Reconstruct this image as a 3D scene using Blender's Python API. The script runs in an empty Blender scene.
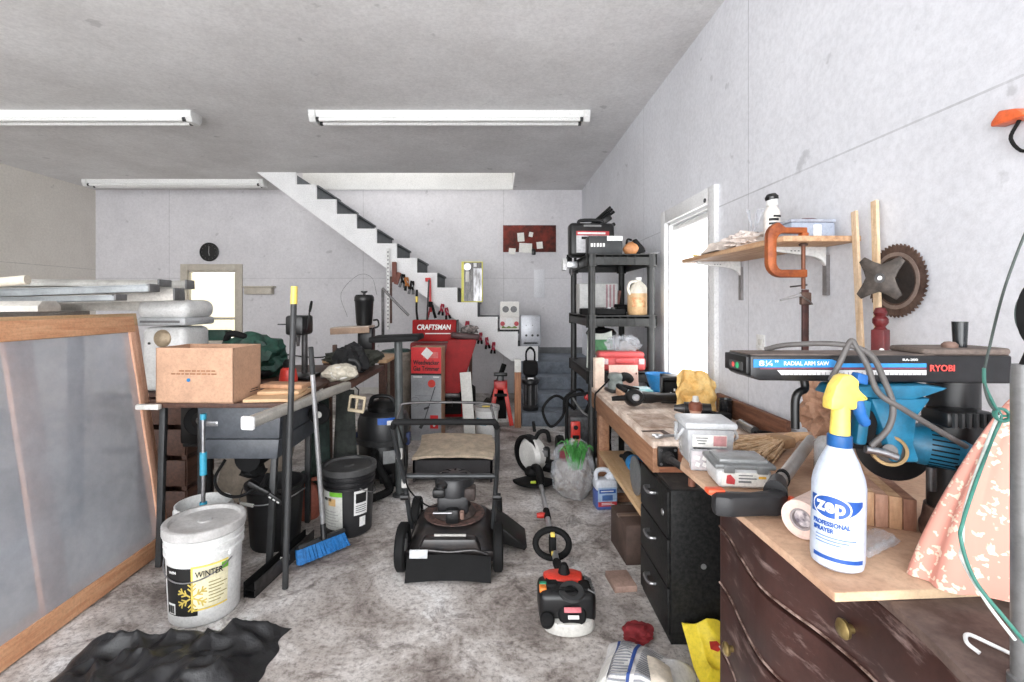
import bpy, bmesh, math, random
from math import sin, cos, pi, radians, sqrt
from mathutils import Vector, Matrix, Euler, noise

SC = bpy.context.scene
COL = SC.collection
# ---------------------------------------------------------------- camera, sky, light, exposure
F, CX, CY, H = 485.0, 497.0, 303.0, 1.35      # focal length (px), vanishing point, eye height
cam_data = bpy.data.cameras.new('camera')
cam = bpy.data.objects.new('camera', cam_data)
COL.objects.link(cam)
cam.location = (0, 0, H)
cam.rotation_euler = (pi / 2, 0, 0)
cam_data.sensor_width = 36
cam_data.lens = F / 1024 * 36
cam_data.shift_x = (512 - CX) / 1024
cam_data.shift_y = (CY - 341) / 1024
cam_data.clip_start = 0.02
SC.camera = cam

world = bpy.data.worlds.new('daylight')
SC.world = world
world.use_nodes = True
bg = world.node_tree.nodes['Background']
bg.inputs[0].default_value = (0.93, 0.96, 1.0, 1)
bg.inputs[1].default_value = 3.3

def area(name, loc, rot, sx, sy, power, color=(1, 1, 1)):
    d = bpy.data.lights.new(name, 'AREA')
    d.shape = 'RECTANGLE'; d.size = sx; d.size_y = sy; d.energy = power; d.color = color
    o = bpy.data.objects.new(name, d); COL.objects.link(o)
    o.location = loc; o.rotation_euler = rot
    return o

# daylight through the open garage door behind the camera, the side window, the back window, and from upstairs
area('garage_door_daylight', (-1.8, -6.0, 1.6), (radians(90), 0, 0), 8.0, 4.0, 310, (1.0, 0.99, 0.985))
area('upstairs_daylight', (-1.4, 6.8, 5.1), (0, 0, 0), 2.8, 0.8, 40, (1, 1, 1))

SC.view_settings.view_transform = 'Standard'
SC.view_settings.look = 'None'
SC.view_settings.gamma = 1
SC.view_settings.use_curve_mapping = False
SC.view_settings.exposure = 0.6
SC.cycles.max_bounces = 8
SC.cycles.use_denoising = True

# ---------------------------------------------------------------- helpers
def W(px, py, D):
    """photo pixel at distance D -> point in the room"""
    return Vector(((px - CX) * D / F, D, H - (py - CY) * D / F))

def lin(c):
    c = c / 255.0
    return c / 12.92 if c <= 0.04045 else ((c + 0.055) / 1.055) ** 2.4

def rgb(r, g, b):
    return (lin(r), lin(g), lin(b), 1)

MATS = {}
def M(name, col, rough=0.6, metal=0.0, var=0.12, scale=9.0, bump=0.0, col2=None, spec=0.5, alpha=1.0, trans=0.0,
      stretch=(1, 1, 1), emit=None, detail=5.0, bscale=None, lo=0.38, hi=0.62, grime=.17, wear=None):
    """procedural material: base colour broken up by noise towards col2 (or a darker tone)"""
    if name in MATS: return MATS[name]
    m = bpy.data.materials.new(name); m.use_nodes = True
    nt = m.node_tree; N = nt.nodes; L = nt.links
    b = N['Principled BSDF']
    b.inputs['Roughness'].default_value = rough
    b.inputs['Metallic'].default_value = metal
    b.inputs['Specular IOR Level'].default_value = spec
    b.inputs['Alpha'].default_value = alpha
    b.inputs['Transmission Weight'].default_value = trans
    c1 = rgb(*col)
    c2 = rgb(*col2) if col2 else tuple(x * (1 - 2.2 * var) for x in c1[:3]) + (1,)
    tc = N.new('ShaderNodeTexCoord'); mp = N.new('ShaderNodeMapping')
    mp.inputs['Scale'].default_value = stretch
    L.new(tc.outputs['Object'], mp.inputs['Vector'])
    nz = N.new('ShaderNodeTexNoise'); nz.inputs['Scale'].default_value = scale
    nz.inputs['Detail'].default_value = detail; nz.inputs['Roughness'].default_value = 0.65
    L.new(mp.outputs[0], nz.inputs['Vector'])
    r = N.new('ShaderNodeValToRGB')
    r.color_ramp.elements[0].position = lo; r.color_ramp.elements[0].color = c2
    r.color_ramp.elements[1].position = hi; r.color_ramp.elements[1].color = c1
    L.new(nz.outputs['Fac'], r.inputs[0])
    sn = N.new('ShaderNodeTexNoise'); sn.inputs['Scale'].default_value = 75; sn.inputs['Detail'].default_value = 4; sn.inputs['Roughness'].default_value = .75
    L.new(tc.outputs['Object'], sn.inputs['Vector'])
    sr = N.new('ShaderNodeValToRGB'); sr.color_ramp.elements[0].position = .34; sr.color_ramp.elements[0].color = (1 - grime,) * 3 + (1,)
    sr.color_ramp.elements[1].position = .56; sr.color_ramp.elements[1].color = (1, 1, 1, 1)
    L.new(sn.outputs['Fac'], sr.inputs[0])
    gm_ = N.new('ShaderNodeMix'); gm_.data_type = 'RGBA'; gm_.blend_type = 'MULTIPLY'; gm_.inputs[0].default_value = 1
    L.new(r.outputs[0], gm_.inputs[6]); L.new(sr.outputs[0], gm_.inputs[7]); L.new(gm_.outputs[2], b.inputs['Base Color'])
    if wear:
        wn = N.new('ShaderNodeTexNoise'); wn.inputs['Scale'].default_value = wear[1]; wn.inputs['Detail'].default_value = 9; wn.inputs['Roughness'].default_value = .72
        wm = N.new('ShaderNodeMapping'); wm.inputs['Scale'].default_value = wear[2]; L.new(tc.outputs['Object'], wm.inputs[0]); L.new(wm.outputs[0], wn.inputs['Vector'])
        wr = N.new('ShaderNodeMapRange'); wr.inputs[1].default_value = .54; wr.inputs[2].default_value = .70; wr.inputs[4].default_value = .75; L.new(wn.outputs['Fac'], wr.inputs[0])
        wx = N.new('ShaderNodeMix'); wx.data_type = 'RGBA'; L.new(wr.outputs[0], wx.inputs[0]); L.new(gm_.outputs[2], wx.inputs[6]); wx.inputs[7].default_value = rgb(*wear[0])
        L.new(wx.outputs[2], b.inputs['Base Color'])
    if bump:
        bn = N.new('ShaderNodeBump'); bn.inputs['Strength'].default_value = bump; bn.inputs['Distance'].default_value = 0.01
        if bscale:
            n2 = N.new('ShaderNodeTexNoise'); n2.inputs['Scale'].default_value = bscale
            L.new(mp.outputs[0], n2.inputs['Vector']); L.new(n2.outputs['Fac'], bn.inputs['Height'])
        else:
            L.new(nz.outputs['Fac'], bn.inputs['Height'])
        L.new(bn.outputs[0], b.inputs['Normal'])
    if emit:
        b.inputs['Emission Color'].default_value = rgb(*emit[0]); b.inputs['Emission Strength'].default_value = emit[1]
    MATS[name] = m
    return m

def wood(name, col, col2, scale=6, axis=1, rough=0.6):
    st = [9, 9, 9]; st[axis] = 0.7
    return M(name, col, rough, col2=col2, scale=scale, stretch=tuple(st), bump=0.15, lo=0.3, hi=0.7)

class MB:
    """collects shapes into one mesh"""
    def __init__(s):
        s.bm = bmesh.new(); s.M = Matrix(); s.mi = 0
    def add(s, t, rec=True):
        if rec: bmesh.ops.recalc_face_normals(t, faces=t.faces)
        for f in t.faces: f.material_index = s.mi; f.smooth = True
        t.transform(s.M)
        me = bpy.data.meshes.new('tmp'); t.to_mesh(me); t.free()
        s.bm.from_mesh(me); bpy.data.meshes.remove(me)
        return s
    def box(s, c, size, rot=None, bev=0.0, seg=2, taper=None):
        t = bmesh.new(); bmesh.ops.create_cube(t, size=1)
        for v in t.verts:
            v.co = Vector((v.co.x * size[0], v.co.y * size[1], v.co.z * size[2]))
            if taper and v.co.z > 0: v.co.x *= taper[0]; v.co.y *= taper[1]
        if bev > 0:
            bmesh.ops.bevel(t, geom=list(t.edges), offset=min(bev, min(size) * 0.49), segments=seg, profile=0.5, affect='EDGES')
        R = Euler(rot).to_matrix().to_4x4() if rot else Matrix()
        t.transform(Matrix.Translation(c) @ R)
        return s.add(t)
    def bb(s, x0, x1, y0, y1, z0, z1, bev=0.0, seg=2):
        return s.box(((x0 + x1) / 2, (y0 + y1) / 2, (z0 + z1) / 2), (abs(x1 - x0), abs(y1 - y0), abs(z1 - z0)), None, bev, seg)
    def bar(s, p0, p1, w, h, up=(0, 0, 1), bev=0.0):
        p0, p1 = Vector(p0), Vector(p1); d = p1 - p0; L = d.length; y = d.normalized()
        u = Vector(up)
        if abs(u.dot(y)) > 0.98: u = Vector((1, 0, 0))
        x = y.cross(u).normalized(); z = x.cross(y)
        R = Matrix((x, y, z)).transposed().to_4x4()
        t = bmesh.new(); bmesh.ops.create_cube(t, size=1)
        for v in t.verts: v.co = Vector((v.co.x * w, v.co.y * L, v.co.z * h))
        if bev > 0: bmesh.ops.bevel(t, geom=list(t.edges), offset=min(bev, min(w, h, L) * .49), segments=2, profile=0.5, affect='EDGES')
        t.transform(Matrix.Translation((p0 + p1) / 2) @ R)
        return s.add(t)
    def cyl(s, p0, p1, r0, r1=None, seg=20, cap=True):
        p0, p1 = Vector(p0), Vector(p1); d = p1 - p0
        t = bmesh.new()
        bmesh.ops.create_cone(t, cap_ends=cap, segments=seg, radius1=r0, radius2=r0 if r1 is None else r1, depth=d.length)
        t.transform(Matrix.Translation((p0 + p1) / 2) @ d.to_track_quat('Z', 'Y').to_matrix().to_4x4())
        return s.add(t)
    def tube(s, pts, r, seg=8, closed=False, n=0, flat=None):
        pts = [Vector(p) for p in pts]
        if n: pts = spline(pts, n, closed)
        K = len(pts); t = bmesh.new(); rings = []
        tan = []
        for i in range(K):
            a = pts[(i - 1) % K] if (closed or i > 0) else pts[i]
            b = pts[(i + 1) % K] if (closed or i < K - 1) else pts[i]
            tan.append((b - a).normalized() if (b - a).length > 1e-9 else Vector((0, 0, 1)))
        nrm = tan[0].orthogonal().normalized()
        for i in range(K):
            nrm = (nrm - tan[i] * nrm.dot(tan[i]))
            nrm = nrm.normalized() if nrm.length > 1e-6 else tan[i].orthogonal().normalized()
            bn = tan[i].cross(nrm)
            rr = r[i * (len(r) - 1) // max(1, K - 1)] if isinstance(r, (list, tuple)) else r
            rings.append([t.verts.new(pts[i] + nrm * (rr * cos(2 * pi * k / seg)) + bn * (rr * (flat or 1) * sin(2 * pi * k / seg))) for k in range(seg)])
        for i in range(K if closed else K - 1):
            A, B = rings[i], rings[(i + 1) % K]
            for k in range(seg): t.faces.new((A[k], A[(k + 1) % seg], B[(k + 1) % seg], B[k]))
        if not closed:
            t.faces.new(rings[0][::-1]); t.faces.new(rings[-1])
        return s.add(t)
    def lathe(s, prof, seg=32, at=(0, 0, 0), rot=None, sx=1, sy=1, closed=False):
        t = bmesh.new(); rings = []
        for (r, z) in prof:
            if r < 1e-6: rings.append([t.verts.new((0, 0, z))])
            else: rings.append([t.verts.new((r * sx * cos(2 * pi * k / seg), r * sy * sin(2 * pi * k / seg), z)) for k in range(seg)])
        pr = list(zip(rings[:-1], rings[1:]))
        if closed: pr.append((rings[-1], rings[0]))
        for A, B in pr:
            if len(A) == 1 and len(B) == 1: continue
            for k in range(seg):
                k2 = (k + 1) % seg
                if len(A) == 1: t.faces.new((A[0], B[k2], B[k]))
                elif len(B) == 1: t.faces.new((A[k], A[k2], B[0]))
                else: t.faces.new((A[k], A[k2], B[k2], B[k]))
        R = Euler(rot).to_matrix().to_4x4() if rot else Matrix()
        t.transform(Matrix.Translation(at) @ R)
        return s.add(t)
    def prism(s, poly, axis, d0, d1, bev=0.0):
        t = bmesh.new()
        def P(a, b, d): return {'x': (d, a, b), 'y': (a, d, b), 'z': (a, b, d)}[axis]
        A = [t.verts.new(P(a, b, d0)) for a, b in poly]; B = [t.verts.new(P(a, b, d1)) for a, b in poly]
        n = len(poly)
        t.faces.new(A); t.faces.new(B[::-1])
        for i in range(n): t.faces.new((A[i], B[i], B[(i + 1) % n], A[(i + 1) % n]))
        if bev > 0:
            bmesh.ops.recalc_face_normals(t, faces=t.faces)
            bmesh.ops.bevel(t, geom=list(t.edges), offset=bev, segments=2, profile=0.5, affect='EDGES')
        return s.add(t)
    def sheet(s, fn, nu, nv, th=0.0):
        t = bmesh.new()
        g = [[t.verts.new(fn(i / nu, j / nv)) for j in range(nv + 1)] for i in range(nu + 1)]
        for i in range(nu):
            for j in range(nv): t.faces.new((g[i][j], g[i + 1][j], g[i + 1][j + 1], g[i][j + 1]))
        if th:
            bmesh.ops.recalc_face_normals(t, faces=t.faces)
            bmesh.ops.solidify(t, geom=list(t.faces), thickness=th)
        return s.add(t)
    def blob(s, c, rad, amp=0.25, sc=6.0, seed=0.0, sub=4, floor=None, fold=0.0):
        t = bmesh.new(); bmesh.ops.create_icosphere(t, subdivisions=sub, radius=1)
        for v in t.verts:
            p = v.co.copy(); q = p * 1.0 + Vector((seed, seed * 1.7, -seed))
            d = 1 + amp * noise.fractal(q * sc / 3, 1.0, 2.0, 3)
            if fold: d += fold * (1 - 2 * abs(noise.noise(q * sc / 2.2)))
            v.co = Vector((c[0] + p.x * d * rad[0], c[1] + p.y * d * rad[1], c[2] + p.z * d * rad[2]))
            if floor is not None and v.co.z < floor: v.co.z = floor + 0.001
        return s.add(t)
    def text(s, body, size, M4=None, fit=None, ex=0.0012, bold=0.0, align='CENTER', wrap=None, shear=0.0):
        """letters in the x-z plane, reading towards -y; fit = total width; wrap = radius of an upright cylinder round the z axis"""
        cu = bpy.data.curves.new('t', 'FONT'); cu.body = body; cu.size = size; cu.extrude = ex; cu.offset = bold * size
        cu.align_x = align; cu.align_y = 'CENTER'; cu.resolution_u = 3; cu.shear = shear; cu.space_line = 0.95
        o = bpy.data.objects.new('t', cu); COL.objects.link(o)
        bpy.context.view_layer.update()
        me = bpy.data.meshes.new_from_object(o.evaluated_get(bpy.context.evaluated_depsgraph_get()))
        bpy.data.objects.remove(o); bpy.data.curves.remove(cu)
        t = bmesh.new(); t.from_mesh(me); bpy.data.meshes.remove(me)
        if fit and t.verts:
            w = max(v.co.x for v in t.verts) - min(v.co.x for v in t.verts)
            for v in t.verts: v.co.x *= fit / w
        for v in t.verts: v.co = Vector((v.co.x, -v.co.z, v.co.y))
        if M4 is not None: t.transform(M4)
        if wrap:
            for v in t.verts:
                a = v.co.x / wrap; r = wrap - v.co.y
                v.co = Vector((r * sin(a), -r * cos(a), v.co.z))
        return s.add(t, rec=False)
    def build(s, name, mat, parent=None, loc=None, rot=None, label=None, angle=38, weld=False):
        me = bpy.data.meshes.new(name)
        if weld: bmesh.ops.remove_doubles(s.bm, verts=s.bm.verts, dist=1e-5)
        s.bm.to_mesh(me); s.bm.free()
        for m in (mat if isinstance(mat, (list, tuple)) else [mat]): me.materials.append(m)
        me.set_sharp_from_angle(angle=radians(angle))
        o = bpy.data.objects.new(name, me); COL.objects.link(o)
        if parent is not None: o.parent = parent
        if loc is not None: o.location = loc
        if rot is not None: o.rotation_euler = rot
        if label: o['label'] = label
        return o

def spline(pts, n, closed=False):
    out = []; K = len(pts)
    for i in range(K if closed else K - 1):
        p0 = pts[(i - 1) % K] if closed or i > 0 else pts[i] * 2 - pts[i + 1]
        p1 = pts[i]; p2 = pts[(i + 1) % K]
        p3 = pts[(i + 2) % K] if closed or i < K - 2 else p2 * 2 - p1
        for k in range(n):
            t = k / n
            out.append(0.5 * ((2 * p1) + (p2 - p0) * t + (2 * p0 - 5 * p1 + 4 * p2 - p3) * t * t + (3 * p1 - p0 - 3 * p2 + p3) * t ** 3))
    if not closed: out.append(pts[-1].copy())
    return out

def arc(cx, cy, r, a0, a1, n, sy=1.0):
    return [(cx + r * cos(radians(a0 + (a1 - a0) * i / n)), cy + r * sy * sin(radians(a0 + (a1 - a0) * i / n))) for i in range(n + 1)]

def thing(name, label, cat, loc=(0, 0, 0), rot=(0, 0, 0), group=None):
    o = bpy.data.objects.new(name, None); COL.objects.link(o)
    o.empty_display_size = 0.05
    o.location = loc; o.rotation_euler = rot if isinstance(rot, (tuple, list, Euler)) else (0, 0, rot)
    o['label'] = label; o['category'] = cat
    if group: o['group'] = group
    return o

def tag(o, label, cat, group=None):
    o['label'] = label; o['category'] = cat
    if group: o['group'] = group
    return o

def solo(mb, name, mat, label, cat, loc=(0, 0, 0), rot=(0, 0, 0), group=None, angle=38):
    o = mb.build(name, mat, None, loc, rot if isinstance(rot, (tuple, list)) else (0, 0, rot), angle=angle)
    return tag(o, label, cat, group)

def struct(mb, name, mat):
    o = mb.build(name, mat); o['kind'] = 'structure'; return o

def dup(root, loc, rot=None, label=None, group=None):
    r = root.copy(); COL.objects.link(r); r.location = loc
    if rot is not None: r.rotation_euler = rot
    if label: r['label'] = label
    if group: r['group'] = group
    for ch in list(root.children):
        c = ch.copy(); COL.objects.link(c); c.parent = r
        for g in list(ch.children):
            d = g.copy(); COL.objects.link(d); d.parent = c
    return r

def T(x, y, z): return Matrix.Translation((x, y, z))
def RX(a): return Matrix.Rotation(a, 4, 'X')
def RY(a): return Matrix.Rotation(a, 4, 'Y')
def RZ(a): return Matrix.Rotation(a, 4, 'Z')

def crumple(w, d, h, seed=0, sc=7.0, base=0.3):
    """top surface of a rumpled sheet; u, v in 0..1, centred, drops to 0 at the rim"""
    def fn(u, v):
        x, y = (u - .5) * w, (v - .5) * d
        q = Vector((x * sc + seed, y * sc - seed, seed * 2.3))
        rid = 1 - 2 * abs(noise.noise(q)); f = noise.fractal(q * 0.8, 1, 2, 3)
        e = min(1, 5 * min(u, 1 - u, v, 1 - v))
        k = 1 + .12 * noise.noise(Vector((x * 9, y * 9, seed)))
        return (x * k, y * k, max(0.002, h * e * (base + .45 * rid + .35 * f)))
    return fn
# ---------------------------------------------------------------- common materials
black = M('black_plastic', (19, 19, 20), 0.42, var=.2)
blackm = M('black_paint', (16, 16, 17), 0.38, var=.25, scale=14)
soft_black = M('black_rubber', (15, 15, 16), 0.75, var=.25, spec=.3)
dkgrey = M('dark_grey_plastic', (58, 59, 60), 0.5, var=.18)
grey = M('grey_plastic', (120, 120, 120), 0.5, var=.15)
steel = M('steel', (178, 178, 180), 0.3, 0.9, var=.15, scale=20)
dsteel = M('dark_steel', (92, 90, 90), 0.42, 0.7, var=.2, scale=20)
alum = M('aluminium', (205, 206, 208), 0.35, 0.75, var=.08, scale=16)
white = M('white_plastic', (232, 232, 230), 0.42, var=.05)
offwhite = M('offwhite_paint', (222, 220, 214), 0.5, var=.08, scale=5)
paper = M('paper', (238, 236, 230), 0.8, var=.04)
red = M('red_paint', (188, 30, 30), 0.4, var=.12)
redpl = M('red_plastic', (222, 62, 50), 0.42, var=.08)
yellow = M('yellow_plastic', (244, 216, 104), 0.4, var=.04)
blue = M('blue_plastic', (30, 130, 196), 0.42, var=.1)
navy = M('navy_ink', (34, 82, 160), 0.5, var=.05)
ink = M('black_ink', (18, 18, 18), 0.6, var=.1)
greyink = M('grey_ink', (125, 125, 125), 0.6, var=.1)
rust = M('rusty_steel', (104, 82, 72), 0.65, 0.35, col2=(70, 52, 46), scale=18, bump=.2)
darkgreen = M('dark_green', (24, 70, 58), 0.5, var=.15)
card = M('cardboard', (198, 158, 130), 0.75, var=.06, scale=14)
tan = M('tan_cloth', (212, 194, 170), 0.85, var=.14, scale=14)
pine = wood('pine', (222, 190, 150), (200, 160, 116), 7, 1)
pine_x = wood('pine_across', (224, 190, 152), (196, 154, 112), 7, 0)
pine_z = wood('pine_upright', (222, 188, 150), (188, 140, 104), 7, 2)
redpine = wood('red_pine', (236, 186, 144), (208, 144, 104), 7, 1)
redpine_z = wood('red_pine_upright', (228, 184, 156), (196, 140, 112), 7, 2)
benchwood = wood('bench_wood', (172, 128, 98), (132, 92, 66), 6, 1)
benchtop_m = M('bench_top_wood', (236, 220, 206), 0.7, col2=(186, 162, 144), scale=7, stretch=(3, 1, 1), bump=.15, detail=9)
darkwood = wood('dark_wood', (92, 62, 48), (62, 40, 32), 6, 1)
clearpl = M('clear_plastic', (226, 230, 234), 0.2, var=.03, alpha=.42)
bagpl = M('clear_film', (228, 232, 238), 0.15, var=.05, alpha=.26, bump=.5, scale=30)

# ---------------------------------------------------------------- room shell
def wall_mat(name, col, col2, seams_z=(), seams=(), axis=0, stain=.5):
    m = bpy.data.materials.new(name); m.use_nodes = True
    nt = m.node_tree; N = nt.nodes; L = nt.links; b = N['Principled BSDF']
    b.inputs['Roughness'].default_value = .75; b.inputs['Specular IOR Level'].default_value = .25
    tc = N.new('ShaderNodeTexCoord'); sp = N.new('ShaderNodeSeparateXYZ')
    L.new(tc.outputs['Object'], sp.inputs[0])
    n1 = N.new('ShaderNodeTexNoise'); n1.inputs['Scale'].default_value = 1.1; n1.inputs['Detail'].default_value = 8; n1.inputs['Roughness'].default_value = .7
    n2 = N.new('ShaderNodeTexNoise'); n2.inputs['Scale'].default_value = 38; n2.inputs['Detail'].default_value = 5; n2.inputs['Roughness'].default_value = .8
    n3 = N.new('ShaderNodeTexNoise'); n3.inputs['Scale'].default_value = 6; n3.inputs['Detail'].default_value = 6
    for n in (n1, n2, n3): L.new(tc.outputs['Object'], n.inputs['Vector'])
    r = N.new('ShaderNodeValToRGB')
    r.color_ramp.elements[0].position = .3; r.color_ramp.elements[0].color = rgb(*col2)
    r.color_ramp.elements[1].position = .62; r.color_ramp.elements[1].color = rgb(*col)
    L.new(n1.outputs['Fac'], r.inputs[0])
    r2 = N.new('ShaderNodeValToRGB')
    r2.color_ramp.elements[0].position = .3; r2.color_ramp.elements[0].color = (1 - .32 * stain,) * 3 + (1,)
    r2.color_ramp.elements[1].position = .6; r2.color_ramp.elements[1].color = (1, 1, 1, 1)
    L.new(n2.outputs['Fac'], r2.inputs[0])
    mx = N.new('ShaderNodeMix'); mx.data_type = 'RGBA'; mx.blend_type = 'MULTIPLY'; mx.inputs[0].default_value = 1
    L.new(r.outputs[0], mx.inputs[6]); L.new(r2.outputs[0], mx.inputs[7])
    # sparse scuffs
    r3 = N.new('ShaderNodeValToRGB')
    r3.color_ramp.elements[0].position = .27; r3.color_ramp.elements[0].color = (.62, .62, .62, 1)
    r3.color_ramp.elements[1].position = .31; r3.color_ramp.elements[1].color = (1, 1, 1, 1)
    L.new(n3.outputs['Fac'], r3.inputs[0])
    mx2 = N.new('ShaderNodeMix'); mx2.data_type = 'RGBA'; mx2.blend_type = 'MULTIPLY'; mx2.inputs[0].default_value = .6
    L.new(mx.outputs[2], mx2.inputs[6]); L.new(r3.outputs[0], mx2.inputs[7])
    last = mx2.outputs[2]
    for k, (ax, val) in enumerate([(2, z) for z in seams_z] + [(axis, x) for x in seams]):
        a = N.new('ShaderNodeMath'); a.operation = 'SUBTRACT'; a.inputs[1].default_value = val
        L.new(sp.outputs[ax], a.inputs[0])
        ab = N.new('ShaderNodeMath'); ab.operation = 'ABSOLUTE'; L.new(a.outputs[0], ab.inputs[0])
        lt = N.new('ShaderNodeMath'); lt.operation = 'LESS_THAN'; lt.inputs[1].default_value = .0035; L.new(ab.outputs[0], lt.inputs[0])
        ml = N.new('ShaderNodeMath'); ml.operation = 'MULTIPLY'; L.new(lt.outputs[0], ml.inputs[0]); L.new(n3.outputs['Fac'], ml.inputs[1])
        q = N.new('ShaderNodeMix'); q.data_type = 'RGBA'; q.blend_type = 'MULTIPLY'
        L.new(ml.outputs[0], q.inputs[0]); L.new(last, q.inputs[6]); q.inputs[7].default_value = (.45, .45, .45, 1)
        last = q.outputs[2]
    L.new(last, b.inputs['Base Color'])
    bn = N.new('ShaderNodeBump'); bn.inputs['Strength'].default_value = .12; bn.inputs['Distance'].default_value = .01
    L.new(n2.outputs['Fac'], bn.inputs['Height']); L.new(bn.outputs[0], b.inputs['Normal'])
    return m

wm_back = wall_mat('drywall_back', (222, 220, 223), (206, 204, 207), (1.72,), (-2.0, .1, -4.9), 0)
wm_right = wall_mat('drywall_right', (228, 229, 234), (214, 215, 220), (1.90,), (2.45, 4.2), 1)
wm_left = wall_mat('drywall_left', (234, 229, 221), (220, 214, 205), (1.85,), (5.0,), 1)
wm_front = wall_mat('drywall_front', (220, 218, 214), (205, 202, 198))
wm_ceil = wall_mat('ceiling_paint', (236, 235, 235), (214, 212, 211), stain=.6)

def floor_mat():
    m = bpy.data.materials.new('stained_concrete'); m.use_nodes = True
    nt = m.node_tree; N = nt.nodes; L = nt.links; b = N['Principled BSDF']
    b.inputs['Roughness'].default_value = .6
    tc = N.new('ShaderNodeTexCoord')
    def nz(s, d, ro, off=0, st=(1, 1, 1), dist=0.0):
        mp = N.new('ShaderNodeMapping'); mp.inputs['Location'].default_value = (off, off * 1.3, 0); mp.inputs['Scale'].default_value = st
        L.new(tc.outputs['Object'], mp.inputs[0])
        n = N.new('ShaderNodeTexNoise'); n.inputs['Scale'].default_value = s; n.inputs['Detail'].default_value = d; n.inputs['Roughness'].default_value = ro
        n.inputs['Distortion'].default_value = dist
        L.new(mp.outputs[0], n.inputs['Vector']); return n
    def ramp(n, stops):
        r = N.new('ShaderNodeValToRGB'); e = r.color_ramp.elements
        while len(e) < len(stops): e.new(.5)
        for k, (p, c) in enumerate(stops): e[k].position = p; e[k].color = c
        L.new(n.outputs['Fac'], r.inputs[0]); return r
    def mul(a, bb_, f):
        x = N.new('ShaderNodeMix'); x.data_type = 'RGBA'; x.blend_type = 'MULTIPLY'; x.inputs[0].default_value = f
        L.new(a, x.inputs[6]); L.new(bb_, x.inputs[7]); return x.outputs[2]
    big = ramp(nz(1.5, 11, .72, 3.1, dist=.6), [(.35, rgb(118, 107, 102)), (.45, rgb(182, 174, 168)), (.54, rgb(222, 217, 213)), (.62, rgb(248, 247, 246))])
    mid = ramp(nz(5.5, 9, .75, 7.7, dist=.9), [(.37, (.30, .27, .26, 1)), (.46, (.86, .84, .83, 1)), (.54, (1, 1, 1, 1))])
    fine = ramp(nz(46, 6, .8), [(.38, (.34, .32, .31, 1)), (.52, (1, 1, 1, 1))])
    c = mul(mul(big.outputs[0], mid.outputs[0], .8), fine.outputs[0], .75)
    L.new(c, b.inputs['Base Color'])
    bn = N.new('ShaderNodeBump'); bn.inputs['Strength'].default_value = .25; bn.inputs['Distance'].default_value = .01
    f2 = nz(30, 8, .7); L.new(f2.outputs['Fac'], bn.inputs['Height']); L.new(bn.outputs[0], b.inputs['Normal'])
    return m

def holed(mb, axis, d0, d1, a, b, holes):
    """slab between d0 and d1 on the axis, spanning a x b, less rectangular holes"""
    A = sorted(set([a[0], a[1]] + [h[i] for h in holes for i in (0, 1)])); B = sorted(set([b[0], b[1]] + [h[i] for h in holes for i in (2, 3)]))
    for i in range(len(A) - 1):
        for j in range(len(B) - 1):
            ca, cb = (A[i] + A[i + 1]) / 2, (B[j] + B[j + 1]) / 2
            if any(h[0] < ca < h[1] and h[2] < cb < h[3] for h in holes): continue
            r = {'x': (d0, d1, A[i], A[i + 1], B[j], B[j + 1]), 'y': (A[i], A[i + 1], d0, d1, B[j], B[j + 1]), 'z': (A[i], A[i + 1], B[j], B[j + 1], d0, d1)}[axis]
            mb.bb(*r)
    return mb

band_lit = M('lit_band_white', (240, 240, 238), .6, var=.03, scale=3)  # white raised so the wall strip reads as more brightly lit
XL, XR, YB, YF, ZC = -6.0, 1.27, 7.25, -2.0, 3.04
struct(MB().bb(XL - .1, XR + .1, YF - .1, YB + .1, -.1, 0), 'floor', floor_mat())
struct(holed(MB(), 'z', ZC, ZC + .12, (XL - .1, XR + .1), (YF - .1, YB), [(-3.06, .235, 6.3, 7.25)]), 'ceiling', wm_ceil)
WB = (-4.62, -3.90, .80, 1.83)
struct(holed(MB(), 'y', YB, YB + .12, (XL - .1, XR + .1), (0, 5.2), [WB]), 'wall_back', wm_back)
WR = (2.86, 3.59, .80, 1.94)
struct(holed(MB(), 'x', XR, XR + .12, (YF - .1, YB + .1), (0, ZC), [WR]), 'wall_right', wm_right)
struct(MB().bb(XL - .12, XL, YF - .1, YB + .1, 0, ZC), 'wall_left', wm_left)
struct(holed(MB(), 'y', YF - .12, YF, (XL - .1, XR + .1), (0, ZC), [(-5.9, 1.2, 0, 2.98)]), 'wall_front', wm_front)
mb = MB(); mb.bb(-3.16, -3.06, 6.3, 7.25, ZC + .12, 5.2); mb.bb(.235, .335, 6.3, 7.25, ZC + .12, 5.2); mb.bb(-3.16, .335, 6.2, 6.3, ZC + .12, 5.2)
struct(mb, 'wall_stairwell', wm_front)
struct(MB().bb(-3.16, .335, 6.2, 7.3, 5.2, 5.3), 'ceiling_stairwell', wm_front)
struct(MB().bb(-2.9, .233, YB - .02, YB, ZC, 3.4, .003), 'lit_wall_band', band_lit)  # paler strip added where the upper back wall catches brighter light
struct(MB().bb(.56, XR, YB - .015, YB, .6, .69), 'baseboard_back', M('grey_baseboard', (120, 122, 124), .5))
struct(MB().bb(XL, -1.6, YB - .015, YB, 0, .09), 'baseboard_back_low', offwhite)

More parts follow.
